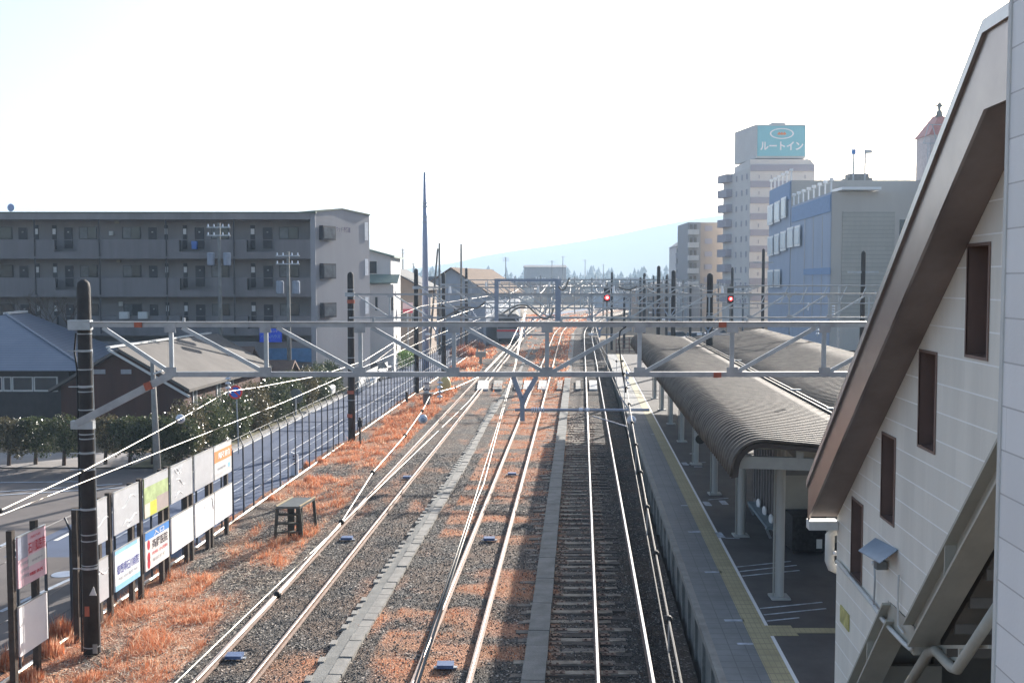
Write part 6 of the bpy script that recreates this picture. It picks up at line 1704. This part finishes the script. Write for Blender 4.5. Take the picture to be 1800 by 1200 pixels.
# white two storey house beyond the apartment
X = X_at(690, 95)
wh = house('white_house', 'white two storey house with green-grey roofs right of the apartment block', X-6, X, 94, 102, at(680, 451, 94).z, at(680, 441, 94).z+0.3, WALLS[1], mat('roof green grey', (0.20, 0.27, 0.24), 0.5, 0, 0.1, 2), 'y', 0.35, [(0.72, at(680, 470, 94).z, 1.0, 1.2)])
MB().box(X-0.05-6, X+0.4, 92.5, 93.98, -0.6, at(680, 500, 93).z).build('lower_wall', WALLS[1], wh)
MB().hexa([(X-6.3, 92.1, at(680, 498, 93).z), (X+0.8, 92.1, at(680, 498, 93).z), (X+0.8, 93.99, at(680, 484, 93).z), (X-6.3, 93.99, at(680, 484, 93).z), (X-6.3, 92.1, at(680, 496, 93).z), (X+0.8, 92.1, at(680, 496, 93).z), (X+0.8, 93.99, at(680, 482, 93).z), (X-6.3, 93.99, at(680, 482, 93).z)]).build('lower_roof', mat('roof green grey', ()), wh)
for px in (660, 688): MB().box(X_at(px, 92.4), X_at(px+4, 92.4), 92.42, 92.49, at(680, 545, 93).z, at(680, 522, 93).z).build('window', M_glass, wh)
house('tile_roof_house', 'brown house with glinting dark tile roof behind the third gantry pole', X_at(690, 112)-4, X_at(742, 112), 112, 124, at(740, 505, 112).z, at(700, 474, 112).z, WALLS[3], ROOFS[2], 'y', 0.6, [(0.7, 4, 1.2, 1.2), (0.9, 4, 0.8, 1.2)], slx=0.06)
house('big_roof_house', 'large brown roofed house with pale blue gable beyond the tall mast', X_at(735, 135), X_at(872, 135)-1.3, 135, 158, at(850, 512, 135).z, at(785, 472, 135).z, WALLS[4], mat('tan brown roof', (0.16, 0.11, 0.08), 0.9, 0, 0.12, 1, spec=0.1), 'y', 0.6, [(0.3, 4.0, 1.4, 1.3), (0.6, 4.0, 1.4, 1.3)], slx=0.2)
# sign pink
p = at(717, 541, 100); t = thing('roadside_sign', (p.x, p.y, -0.6), 'pink and red square sign on a post beside the houses', 'sign')
MB().box(p.x-0.47, p.x+0.47, p.y-0.1, p.y, p.z-0.5, p.z+0.5).build('panel', mat('pink sign', (0.75, 0.55, 0.55), 0.5), t); MB().box(p.x-0.46, p.x+0.46, p.y-0.11, p.y-0.101, p.z-0.48, p.z-0.1).build('red_band', mat('red band', (0.65, 0.08, 0.12), 0.5), t); MB().bar((p.x, p.y+0.05, -0.6), (p.x, p.y+0.05, p.z-0.5), 0.08).build('post', M_steel, t)
# white garden fence and parked cars
t = thing('white_garden_fence', (X_at(640, 84), 84, -0.6), 'white panel garden fence beside the round green tree', 'fence')
MB().bar(at(630, 655, 78)-Vector((0, 0, .9)), at(682, 632, 92)-Vector((0, 0, .9)), 0.08, 1.5).build('panel', M_offwhite, t)
MB().bar(at(655, 660, 78)-Vector((0, 0, .3)), at(683, 642, 92)-Vector((0, 0, .1)), 0.4, 0.2).build('cap_rail', M_board_w, t)
def car(px, py, Yc, col, lb, rot=0.0, ln=4.1):
    p = at(px, py, Yc); m = mat('car paint '+lb[:10], col, 0.25, 0.2, 0.02, 1)
    t = thing('parked_car', (p.x, p.y, -0.5), lb, 'car', 'parked cars')
    t.rotation_euler = (0, 0, 0)
    def T(x, y, z): c_, s_ = math.cos(rot), math.sin(rot); return (p.x+x*c_-y*s_, p.y+x*s_+y*c_, z-0.5)
    prof = [(-ln/2, 0.35), (-ln/2, 0.85), (-ln/2+0.35, 0.95), (-0.9, 1.0), (ln/2-0.15, 0.9), (ln/2, 0.75), (ln/2, 0.35)]
    mb = MB(); n = len(prof); mb.add([T(a, -0.82, b) for a, b in prof]+[T(a, 0.82, b) for a, b in prof], [tuple(range(n)), tuple(range(2*n-1, n-1, -1))]+[(i, (i+1) % n, n+(i+1) % n, n+i) for i in range(n)]); mb.build('body', m, t)
    cab = [(-1.7, 0.95), (-1.4, 1.45), (0.4, 1.48), (1.15, 0.95)]; n = 4
    mb = MB(); mb.add([T(a, -0.72 if b < 1 else -0.6, b) for a, b in cab]+[T(a, 0.72 if b < 1 else 0.6, b) for a, b in cab], [tuple(range(n)), tuple(range(2*n-1, n-1, -1))]+[(i, (i+1) % n, n+(i+1) % n, n+i) for i in range(n)]); mb.build('cabin_glass', M_glass, t)
    mb = MB(); mb.hexa([T(-1.35, -0.6, 1.46), T(0.35, -0.6, 1.49), T(0.35, 0.6, 1.49), T(-1.35, 0.6, 1.46), T(-1.35, -0.6, 1.5), T(0.35, -0.6, 1.52), T(0.35, 0.6, 1.52), T(-1.35, 0.6, 1.5)]); mb.build('roof_panel', m, t)
    for x in (-1.3, 1.3):
        for y in (-0.8, 0.8): mb = MB(); mb.tube([T(x, y-0.08, 0.31), T(x, y+0.08, 0.31)], 0.31, 14); mb.build('wheel', M_black, t)
car(535, 640, 74, (0.8, 0.8, 0.8), 'white car roof showing behind the hedge')
car(1228, 585, 140, (0.75, 0.77, 0.8), 'white car parked beyond the canopy roof', 0.4)
car(1192, 585, 142, (0.35, 0.36, 0.4), 'grey car parked beyond the canopy roof', 0.4)

car(1262, 580, 150, (0.8, 0.8, 0.82), 'white car parked left of the free slim pole by the hotel base', 0.2)
car(660, 655, 88, (0.15, 0.16, 0.18), 'dark car parked beside the white garden fence', 1.4)
# ------------------------------------------------------------------ train
Yt = 134; tx_ = X_at(893, Yt)
tr_ = thing('railway_carriage', (tx_, Yt, 0), 'pale carriage with dark windscreen and red stripe parked on the siding', 'train')
tw_ = 1.45
MB().box(tx_-tw_, tx_+tw_, Yt, Yt+19, 0.5, 3.3).build('body', mat('stainless carriage', (0.30, 0.31, 0.33), 0.5, 0.2, 0.05, 1), tr_)
MB().prism([(tx_-tw_, Yt, 3.3), (tx_+tw_, Yt, 3.3), (tx_+tw_*0.7, Yt, 3.62), (tx_-tw_*0.7, Yt, 3.62)], (0, 19, 0)).build('roof', M_concrete_d, tr_)
MB().box(tx_-1.3, tx_+1.3, Yt-0.04, Yt-0.003, 1.75, 3.25).build('windscreen', M_black, tr_)
MB().box(tx_-1.42, tx_+1.42, Yt-0.04, Yt-0.003, 1.35, 1.6).build('red_stripe', mat('red stripe', (0.6, 0.05, 0.05), 0.4), tr_)
MB().box(tx_-1.2, tx_+1.2, Yt+0.3, Yt+4, 0.05, 0.5).build('bogie', M_black, tr_)

# ------------------------------------------------------------------ right-hand buildings
CD = 30.0
def dw(px, py): return onwall(px, py, CD, S)
n0 = dw(1463, 337); n1 = dw(1392, 317); n2 = dw(1353, 333)
ds = thing('department_store', (n0.x, n0.y, -0.6), 'large cream and blue department store behind the platform canopy', 'department store')
M_dsf = mat('cream store cladding', (0.52, 0.475, 0.425), 0.8, 0, 0.06, 0.4, streak=True)
M_dsl = mat('blue-grey store side', (0.36, 0.42, 0.53), 0.8, 0, 0.06, 0.4, streak=True)
M_dsb = mat('deep blue store band', (0.19, 0.30, 0.50), 0.7)
zL = dw(1463, 337).z; zU = dw(1392, 317).z; Ys0, Ys1, Ys2 = n0.y, n1.y, dw(1353, 333).y
sx = lambda y: CD+S*y
def dsbox(y0, y1, z1, name, m, w_=60):
    return MB().hexa([(sx(y0), y0, -0.6), (sx(y0)+w_, y0, -0.6), (sx(y1)+w_, y1, -0.6), (sx(y1), y1, -0.6), (sx(y0), y0, z1), (sx(y0)+w_, y0, z1), (sx(y1)+w_, y1, z1), (sx(y1), y1, z1)]).build(name, m, ds)
dsbox(Ys0, Ys1-0.01, zL, 'front_block', M_dsf); dsbox(Ys1, Ys2, zU, 'rear_block', M_dsf)
def sidepanel(p0, p1, yA0, yA1, m, name, o=-0.15, th=0.14):
    """panel on the left face between photo columns p0..p1, heights from pixel rows at p0 (near side = larger px)"""
    a = dw(p1, yA0); b = dw(p0, yA0); zt_ = dw(p1, yA0).z; zb_ = dw(p1, yA1).z
    P = [(sx(a.y)+o, a.y), (sx(a.y)+o+th, a.y), (sx(b.y)+o+th, b.y), (sx(b.y)+o, b.y)]
    return MB().hexa([(x, y, zb_) for x, y in P]+[(x, y, zt_) for x, y in P]).build(name, m, ds)
sidepanel(1393, 1462.5, 337.5, 620, M_dsl, 'blue_side', -0.10, 0.09)
sidepanel(1354, 1391.5, 317.5, 620, M_dsl, 'blue_side', -0.10, 0.09)
sidepanel(1394, 1462, 342, 372, M_dsb, 'blue_band', -0.2, 0.08)
sidepanel(1355, 1391, 319, 350, M_dsb, 'blue_band', -0.2, 0.08)
sidepanel(1415, 1462, 470, 482, M_dsb, 'blue_band', -0.2, 0.08)
for (p0, p1, ya, yb) in ((1354, 1364, 358, 394), (1366, 1376, 352, 389), (1378, 1387, 345, 382), (1354, 1364, 414, 449), (1366, 1375, 410, 446), (1377, 1387, 405, 440), (1389, 1400, 398, 434), (1402, 1412, 395, 432), (1354, 1364, 474, 505), (1366, 1376, 473, 505)):
    f_ = sidepanel(p0, p1, ya, yb, M_board_w, 'window_frame', -0.45, 0.05)
    a = dw(p1, ya); b = dw(p0, ya); zt_ = a.z-0.3; zb_ = dw(p1, yb).z+0.3
    P = [(sx(a.y)-0.50, a.y+0.3), (sx(a.y)-0.46, a.y+0.3), (sx(b.y)-0.46, b.y-0.3), (sx(b.y)-0.50, b.y-0.3)]
    MB().hexa([(x, y, zb_) for x, y in P]+[(x, y, zt_) for x, y in P]).build('pane', mat('pale blue glass panel', (0.30, 0.42, 0.52), 0.3), f_)
for px in (1416, 1431, 1447):
    sidepanel(px, px+1.2, 380, 560, M_grey, 'joint_line', -0.14, 0.035)
# front relief
f0 = Ys0-0.08
zz = lambda y: at(1500, y, Ys0).z
fxp = lambda px: X_at(px, Ys0)
MB().box(fxp(1477), fxp(1568), Ys0-0.12, Ys0-0.005, zz(560), zz(372)).build('brick_panel', seam_mat('cream brick relief', (0.42, 0.39, 0.34), (0.30, 0.28, 0.25), 0.5, 3.0, 0, 0.12, 0.05), ds)
MB().box(fxp(1577), fxp(1603), Ys0-0.1, Ys0-0.004, zz(420), zz(386)).build('window', M_glass, ds)
MB().box(fxp(1470), fxp(1538), Ys0-1.2, Ys0+3, zz(335), zz(330)).build('roof_canopy', M_board_w, ds)
for (ya, yb, z) in ((Ys0, Ys1, zL), (Ys1, Ys2, zU)):
    mb = MB(); k = 0; y = ya+0.5
    while y < yb: MB().box(sx(y)-0.08, sx(y)+0.08, y-0.08, y+0.08, z, z+1.35).box(sx(y)-0.22, sx(y)+0.22, y-0.22, y+0.22, z+1.35, z+1.7).build('roof_light', M_board_w, ds); y += 3.2
    MB().bar((sx(ya)+0.05, ya, z+1.2), (sx(yb)+0.05, yb, z+1.2), 0.05, 0.05).build('roof_rail', M_steel, ds)
for (px, yt, kind) in ((1500, 265, 0), (1520, 263, 1)):
    p = at(px, 318, Ys1+2); zt_ = at(px, yt, Ys1+2).z
    t = thing('flag_pole', (p.x, p.y, zU), ('rooftop pole with a small lamp head', 'rooftop flagpole with a limp pale flag')[kind], 'flagpole')
    MB().tube([(p.x, p.y, zU), (p.x, p.y, zt_)], 0.12, 6).build('mast', M_steel, t)
    if kind: MB().prism([(p.x, p.y, zt_), (p.x+1.0, p.y, zt_-0.1), (p.x+1.1, p.y, zt_-0.5), (p.x, p.y, zt_-0.6)], (0, 0.03, 0)).build('flag', M_offwhite, t)
    else: MB().box(p.x-0.3, p.x+0.25, p.y-0.2, p.y+0.2, zt_-0.5, zt_+0.2).build('lamp_head', M_blu, t)
p = at(1512, 316, Ys1+3); one(MB().box(p.x-1.8, p.x+1.8, p.y, p.y+3, zU, zU+0.7).box(p.x-1.4, p.x+1.4, p.y+0.4, p.y+2.6, zU+0.701, zU+1.3), 'rooftop_unit', M_concrete, 'low rooftop equipment unit between the roof poles', 'roof equipment', loc=(p.x, p.y, zU))

# red roofed clock-like tower
Yr = 150
tw = thing('red_roof_tower', (X_at(1650, Yr), Yr, -0.6), 'slim pale tower with faded red pitched roof and finial', 'tower')
xa, xb = X_at(1627, Yr), X_at(1690, Yr); ze_ = at(1650, 237, Yr).z; zr_ = at(1650, 201, Yr).z
M_tower = mat('pale rose tower wall', (0.55, 0.50, 0.50), 0.8)
M_rr = mat('faded red roof', (0.52, 0.24, 0.22), 0.6)
MB().box(xa, xb, Yr, Yr+5, -0.6, ze_).build('wall', M_tower, tw)
xp = X_at(1642, Yr)
MB().add([(xa-0.3, Yr-0.3, ze_), (xp, Yr-0.3, zr_), (xp+0.9, Yr-0.3, ze_), (xb+0.3, Yr-0.3, ze_), (xb+0.3, Yr+2.5, zr_), (xp, Yr+2.5, zr_), (xa-0.3, Yr+5.3, ze_), (xb+0.3, Yr+5.3, ze_)], [(0, 2, 1), (2, 3, 4, 5, 1), (0, 1, 5, 6), (6, 5, 4, 7), (3, 7, 4), (0, 6, 7, 3, 2)]).build('roof', M_rr, tw)
f = MB(); f.tube([(xp, Yr, zr_-0.4), (xp, Yr, zr_+0.4), (xp, Yr, zr_+0.5), (xp, Yr, zr_+1.0), (xp, Yr, zr_+1.05), (xp, Yr, zr_+1.5)], [0.5, 0.35, 0.2, 0.2, 0.35, 0.3], 10); f.bar((xp-0.7, Yr, zr_+1.2), (xp+0.8, Yr, zr_+1.2), 0.15); f.bar((xp, Yr, zr_+1.4), (xp, Yr, zr_+2.1), 0.12); f.build('finial', M_concrete_d, tw)
b = MB(); bx_ = X_at(1625, Yr); zb0 = at(1625, 253, Yr).z
b.bar((bx_-1, Yr-0.6, zb0), (bx_+1.5, Yr-0.6, zb0), 0.1); b.bar((bx_-1, Yr-0.6, zb0), (bx_-0.3, Yr-0.6, zb0+2.6), 0.08); b.bar((bx_-0.3, Yr-0.6, zb0+2.6), (bx_+1.5, Yr-0.6, zb0+2.6), 0.1); b.bar((bx_+0.2, Yr-0.6, zb0+2.6), (bx_+0.9, Yr-0.6, zb0), 0.1); b.build('balcony_frame', M_steel, tw)
l_ = MB(); xl = X_at(1624, Yr); zz0, zz1 = at(1624, 330, Yr).z, zb0
for d in (-0.2, 0.2): l_.bar((xl+d, Yr-0.4, zz0), (xl+d, Yr-0.4, zz1), 0.06)
k = zz0
while k < zz1: l_.bar((xl-0.2, Yr-0.4, k), (xl+0.2, Yr-0.4, k), 0.05); k += 0.5
l_.build('ladder', M_steel, tw)

# hotel
YH = 196.0
hx = lambda px: X_at(px, YH); hz = lambda y: at(1370, y, YH).z
ht = thing('hotel_tower', (hx(1370), YH, -0.6), 'white hotel tower with teal rooftop sign box', 'hotel')
M_hw = mat('white hotel wall', (0.62, 0.60, 0.58), 0.8, 0, 0.04, 0.4); M_hb = mat('mauve window band', (0.34, 0.33, 0.38), 0.6, 0, 0.05, 0.5)
MB().box(hx(1315), hx(1427), YH, YH+14, -0.6, hz(290)).build('wall', M_hw, ht)
MB().prism([(hx(1315), YH, hz(290)), (hx(1427), YH, hz(290)), (hx(1419), YH, hz(280)), (hx(1315), YH, hz(280))], (0, 14, 0)).build('upper_parapet', M_hw, ht)
for k in range(9):
    y0 = 290+k*28.4
    MB().box(hx(1315.5), hx(1391 if k else 1426), YH-0.25, YH-0.01, hz(y0+11), hz(y0)).build('window_band', M_hb, ht)
    for px in (1330, 1351, 1410): MB().box(hx(px), hx(px+1.3), YH-0.12, YH-0.01, hz(y0+24), hz(y0+18)).build('slit_window', M_hb, ht)
# left face with balconies : recessed wing going left/back
xw0 = hx(1315); 
MB().hexa([(hx(1293), YH+13, -0.6), (xw0-0.01, YH+0.3, -0.6), (xw0-0.01, YH+13.5, -0.6), (hx(1296), YH+14, -0.6), (hx(1293), YH+13, hz(300)), (xw0-0.01, YH+0.3, hz(293)), (xw0-0.01, YH+13.5, hz(293)), (hx(1296), YH+14, hz(300))]).build('side_wall', M_hw, ht)
ax, ay = hx(1293), YH+13; bx2, by2 = xw0-0.01, YH+0.3
dv = Vector((bx2-ax, by2-ay, 0)); ln_ = dv.length; dv.normalize(); nv = Vector((-abs(dv.y), -abs(dv.x), 0)).normalized()
for k in range(9):
    y0 = 296+k*27.5
    o0 = Vector((ax, ay, 0))
    P = [o0, o0+dv*4.5, o0+dv*4.5+nv*1.2, o0+nv*1.2]
    b_ = MB().hexa([(v.x, v.y, hz(y0+16)) for v in P]+[(v.x, v.y, hz(y0+2)) for v in P]).build('balcony', M_hb, ht)
    for f_ in (0.5, 0.7, 0.88):
        o1 = o0+dv*ln_*f_+nv*0.03; P = [o1, o1+dv*0.6, o1+dv*0.6+nv*0.05, o1+nv*0.05]
        MB().hexa([(v.x, v.y, hz(y0+18)) for v in P]+[(v.x, v.y, hz(y0+8)) for v in P]).build('window', M_hb, ht)
M_teal = mat('teal sign panel', (0.25, 0.55, 0.62), 0.5, 0, 0.05, 0.3)
sg = MB().hexa([(hx(1326), YH+0.6, hz(277.9)), (hx(1412), YH+0.6, hz(277.9)), (hx(1412), YH+11, hz(277.9)), (hx(1309), YH+11, hz(277.9)), (hx(1326), YH+0.6, hz(218)), (hx(1412), YH+0.6, hz(218)), (hx(1412), YH+11, hz(218)), (hx(1309), YH+11, hz(218))]).build('rooftop_sign', M_hw, ht)
MB().box(hx(1328), hx(1411), YH+0.4, YH+0.59, hz(274), hz(221)).build('sign_face', M_teal, sg)
text_mb('ルートイン', 1.6, (hx(1370), YH+0.36, hz(256)), (1, 0, 0), (0, 0, 1), bold=0.03, width=hx(1408)-hx(1333)).build('lettering', M_board_w, sg)
cc = Vector((hx(1370), YH+0.36, hz(234.5)))
ov = MB(); nn_ = 40
rx_, rz_ = (hx(1391)-hx(1349))/2, (hz(225)-hz(244))/2
for k in range(nn_):
    a0, a1 = 2*math.pi*k/nn_, 2*math.pi*(k+1)/nn_
    ov.add([(cc.x+rx_*math.cos(a0), cc.y, cc.z+rz_*math.sin(a0)), (cc.x+rx_*math.cos(a1), cc.y, cc.z+rz_*math.sin(a1)), (cc.x+rx_*.88*math.cos(a1), cc.y, cc.z+rz_*.82*math.sin(a1)), (cc.x+rx_*.88*math.cos(a0), cc.y, cc.z+rz_*.82*math.sin(a0))], [(0, 1, 2, 3)])
ov.build('oval_emblem', M_board_w, sg)
ww = MB(); 
for k in (-0.5, 0, 0.5): ww.add([(cc.x+k-0.35, cc.y, cc.z-0.1), (cc.x+k, cc.y, cc.z-0.3), (cc.x+k+0.35, cc.y, cc.z-0.1), (cc.x+k, cc.y, cc.z+0.35)], [(0, 1, 2, 3)])
ww.build('emblem_mark', M_oprint, sg)
MB().box(hx(1356), hx(1380), YH+2, YH+5, hz(217.9), hz(213)).build('roof_unit', M_hw, ht)
# tan building
YT_ = 215.0
tb = thing('tan_apartment_building', (X_at(1250, YT_), YT_, -0.6), 'tan mid-rise block with white balcony bays left of the hotel', 'apartment building')
tx = lambda px: X_at(px, YT_); tz = lambda y: at(1250, y, YT_).z
MB().box(tx(1229), tx(1292), YT_, YT_+14, -0.6, tz(391)).build('wall', mat('tan tile wall', (0.42, 0.36, 0.31), 0.8, 0, 0.05, 0.4), tb)
MB().box(tx(1207), tx(1228.9), YT_-0.5, YT_+13, -0.6, tz(391)).build('balcony_wing', WALLS[2], tb)
for k in range(5):
    y0 = 391+k*22.5
    MB().box(tx(1206.5), tx(1224), YT_-2.0, YT_-0.51, tz(y0+22), tz(y0+13)).build('balcony', M_offwhite, tb)
    for p0, p1 in ((1210, 1215), (1217, 1222)): MB().box(tx(p0), tx(p1), YT_-0.56, YT_-0.505, tz(y0+13), tz(y0+4)).build('window', M_glass, tb)
    for p0, p1 in ((1237, 1250), (1270, 1285)): MB().box(tx(p0), tx(p1), YT_-0.1, YT_-0.004, tz(y0+15), tz(y0+6)).build('window', M_hb, tb)
sb_ = thing('small_gabled_block', (X_at(1197, 230), 230, -0.6), 'narrow white gabled block with rounded balconies left of the tan building', 'building')
x0, x1 = X_at(1187, 230), X_at(1206, 230)
MB().box(x0, x1, 230, 240, -0.6, at(1197, 432, 230).z).build('wall', WALLS[1], sb_)
MB().prism([(x0-0.2, 229.8, at(1197, 434, 230).z), (x1+0.1, 229.8, at(1197, 432, 230).z), ((x0+x1)/2+0.3, 229.8, at(1197, 424, 230).z)], (0, 10, 0)).build('roof', WALLS[2], sb_)
for k in range(3):
    z = at(1197, 445+k*18, 230).z
    mb = MB(); mb.tube([((x0+x1)/2-0.2, 229.5, z-1.0), ((x0+x1)/2-0.2, 229.5, z)], [1.1, 1.2], 12); mb.build('balcony', M_hb, sb_)
    MB().box(x0+0.2, x0+0.9, 229.9, 229.996, z+0.1, z+1.0).build('window', M_glass, sb_)

# ------------------------------------------------------------------ the far town
rnd = random.Random(5)
pos_words = {}
def far_house(px, Yf, w_, d_, h_, ww, rf, ridge, i, side):
    X = X_at(px, Yf)
    ze = h_; zr = h_+w_*0.17
    cn_ = ['cream', 'white', 'grey', 'tan', 'blue-grey'][ww]; rn = ['slate grey', 'brown', 'dark', 'rust red', 'silver'][rf]
    return house('town_house', 'distant %s house with %s roof in the %s' % (cn_, rn, side), X-w_/2, X+w_/2, Yf, Yf+d_, ze, zr, WALLS[ww], ROOFS[rf], ridge, 0.4, [(0.25, h_*0.5, 1.3, 1.2), (0.7, h_*0.5, 1.3, 1.2)] if Yf < 420 else (), 'house', 'houses of the distant town')
i = 0
for Yf, pxs, side in ((165, (700, 722, 760), 'left distance behind the tall mast'), (205, (690, 730, 800, 845), 'left distance left of the rectangular frame'), (250, (700, 750, 790, 850), 'left distance'), (300, (715, 770, 830, 880), 'far left town'), (250, (1160, 1225), 'middle distance behind the paired poles'), (300, (1110, 1185, 1260), 'middle distance below the tan building'), (345, (1080, 1140, 1200), 'middle distance right of the red signal'), (380, (740, 800, 860, 915, 960), 'far centre left of the yard'), (400, (1010, 1050, 1100, 1150, 1190), 'far centre right of the yard'), (470, (760, 820, 880, 940, 985, 1040, 1090, 1130, 1175), 'row of roofs below the horizon'), (425, (790, 845, 900, 955, 1020, 1065, 1120, 1165), 'staggered roofs behind the gantry tangle'), (515, (735, 790, 850, 900, 955, 1010, 1062, 1112, 1160), 'dense roofs just under the horizon'), (625, (745, 795, 845, 895, 950, 1000, 1050, 1100, 1150), 'thin band of roofs at the horizon'), (560, (700, 755, 810, 865, 905, 960, 1010, 1060, 1110, 1160, 1190), 'farther row of roofs below the horizon'), (700, (730, 780, 830, 880, 930, 985, 1035, 1080, 1125, 1170), 'row of houses nearest the horizon trees')):
    for px in pxs:
        ww = rnd.randrange(5); rf = rnd.choice((0, 1, 2, 2, 3, 4, 0))
        far_house(px+rnd.uniform(-6, 6), Yf+rnd.uniform(-12, 12), rnd.uniform(8, 13), rnd.uniform(7, 11), rnd.uniform(4.2, 6.4) if Yf < 500 else rnd.uniform(5, 8), ww, rf, rnd.choice('xy'), i, side); i += 1
house('warehouse', 'long flat grey warehouse on the horizon left of the yard centre', X_at(922, 420), X_at(995, 420), 420, 436, at(950, 470, 420).z, at(950, 466, 420).z, WALLS[2], ROOFS[0], 'x', 0.3, cat='warehouse')
# far utility poles
for (px, yt, Yp, w__) in ((727, 462, 250, 'left of the tall mast'), (970, 458, 300, 'over the warehouse'), (989, 450, 320, 'right of the warehouse'), (1028, 456, 350, 'over the yard centre'), (1060, 464, 380, 'left of the red signal'), (1183, 455, 260, 'by the gabled block'), (800, 470, 280, 'over the brown roof')):
    utility(px, yt, 500, Yp, 'thin distant utility pole %s' % w__, False, 0, 1)

for k, (px, yt, Yp) in enumerate(((1040, 488, 210), (1060, 492, 240), (1108, 490, 175), (1140, 496, 200), (1200, 492, 190), (1232, 498, 165), (1262, 494, 180), (1305, 500, 150), (1010, 486, 260), (950, 484, 240))):
    X = X_at(px, Yp); zt_ = at(px, yt, Yp).z
    t = thing('line_pole', (X, Yp, -0.6), 'slim far line pole with crossbar, %s from the left of the slim far poles' % ['third', 'fourth', 'fifth', 'sixth', 'seventh', 'eighth', 'ninth', 'tenth', 'second', 'first'][k], 'pole', 'slim far line poles')
    MB().tube([(X, Yp, -0.6), (X, Yp, zt_)], 0.14, 8).build('shaft', M_concrete_d, t)
    MB().box(X-1.2, X+1.2, Yp-0.06, Yp+0.06, zt_-0.9, zt_-0.78).build('cross_arm', M_steel, t)
    for d in (-1.0, -0.4, 0.5, 1.0): MB().tube([(X+d, Yp, zt_-0.77), (X+d, Yp, zt_-0.4)], 0.1, 6).build('insulator', M_board_w, t)
# horizon trees
def conifer_row(name, label, Yc, x0, x1, n, hmin, hmax, m, zb=0):
    P = []; F = []
    for k in range(n):
        X = x0+(x1-x0)*(k+RNG.random())/n; Yk = Yc+RNG.random()*40; h = hmin+(hmax-hmin)*RNG.random()**1.8; r = h*(0.2+0.3*RNG.random())
        for lv in range(5):
            f = lv/5; zz0 = zb+h*(0.08+f*0.8); rr = r*(1-f*0.85)*(0.7+0.6*RNG.random()); hh = h*0.3
            o = len(P); a0 = RNG.random()*6
            for q in range(6):
                a = a0+q*1.047; P.append((X+rr*math.cos(a)*(0.7+0.6*RNG.random()), Yk+rr*math.sin(a), zz0+RNG.random()*hh*0.2))
            P.append((X+RNG.normal()*0.2, Yk, zz0+hh))
            for q in range(6): F.append((o+q, o+(q+1) % 6, o+6))
    o = np_mesh(name, np.array(P), np.array(F), [m]); return tag(o, label, 'wood', kind='stuff')
M_far = mat('distant dark conifers', (0.03, 0.045, 0.03), 0.9, 0, 0.2, 0.05)
conifer_row('distant_wood', 'jagged line of dark conifers along the horizon', 1150, -260, 330, 300, 12, 26, M_far)
conifer_row('distant_wood', 'low scattered trees among the far houses', 820, -200, 260, 110, 6, 16, M_far)

# mountain: ridge with a real slope
prof = [(250, 487), (560, 482), (740, 468), (800, 459), (840, 449), (880, 442), (920, 436), (1000, 425), (1080, 411), (1140, 398), (1200, 386), (1250, 378), (1300, 372), (1400, 368), (1700, 372), (2100, 392), (2700, 420)]
YM = 3000.0
rows = []
V = []; F = []
xs_ = np.linspace(250, 2700, 100)
zs_ = np.interp(xs_, [p[0] for p in prof], [p[1] for p in prof])
m_ = 14
for j in range(m_):
    f = j/(m_-1)
    for k, px in enumerate(xs_):
        q = at(px, zs_[k], YM); dep = YM-1500*(1-f)
        rough = (fbm(px*0.03, f*6+2, 4)-0.5)*22*math.sin(math.pi*min(f, 1))
        V.append((q.x*(0.75+0.25*f)+ (1-f)*300, dep, (q.z+12)*(f**1.4)-4+rough*0.6*(1 if f < 1 else 0) - (12*f)))
n_ = len(xs_)
for j in range(m_-1):
    for k in range(n_-1): F.append((j*n_+k, j*n_+k+1, (j+1)*n_+k+1, (j+1)*n_+k))
o = np_mesh('hills', np.array(V), np.array(F), [mat('forested slope', (0.035, 0.055, 0.045), 0.95, 0, 0.25, 0.002)], True)
tag(o, kind='structure')

# ------------------------------------------------------------------ haze
hz_ = MB().box(-1500, 3600, -60, 3150, GZ-1.7, 235)
hm = bpy.data.materials.new('pale winter haze'); hm.use_nodes = True
t = hm.node_tree; t.nodes.clear()
pv = N(t, 'ShaderNodeVolumePrincipled'); om = N(t, 'ShaderNodeOutputMaterial')
pv.inputs['Color'].default_value = (0.52, 0.70, 0.90, 1); pv.inputs['Density'].default_value = 0.0005; pv.inputs['Anisotropy'].default_value = 0.1
t.links.new(pv.outputs[0], om.inputs['Volume'])
ho = hz_.build('haze', hm); tag(ho, 'thin pale blue haze over the whole town', 'haze', kind='stuff')
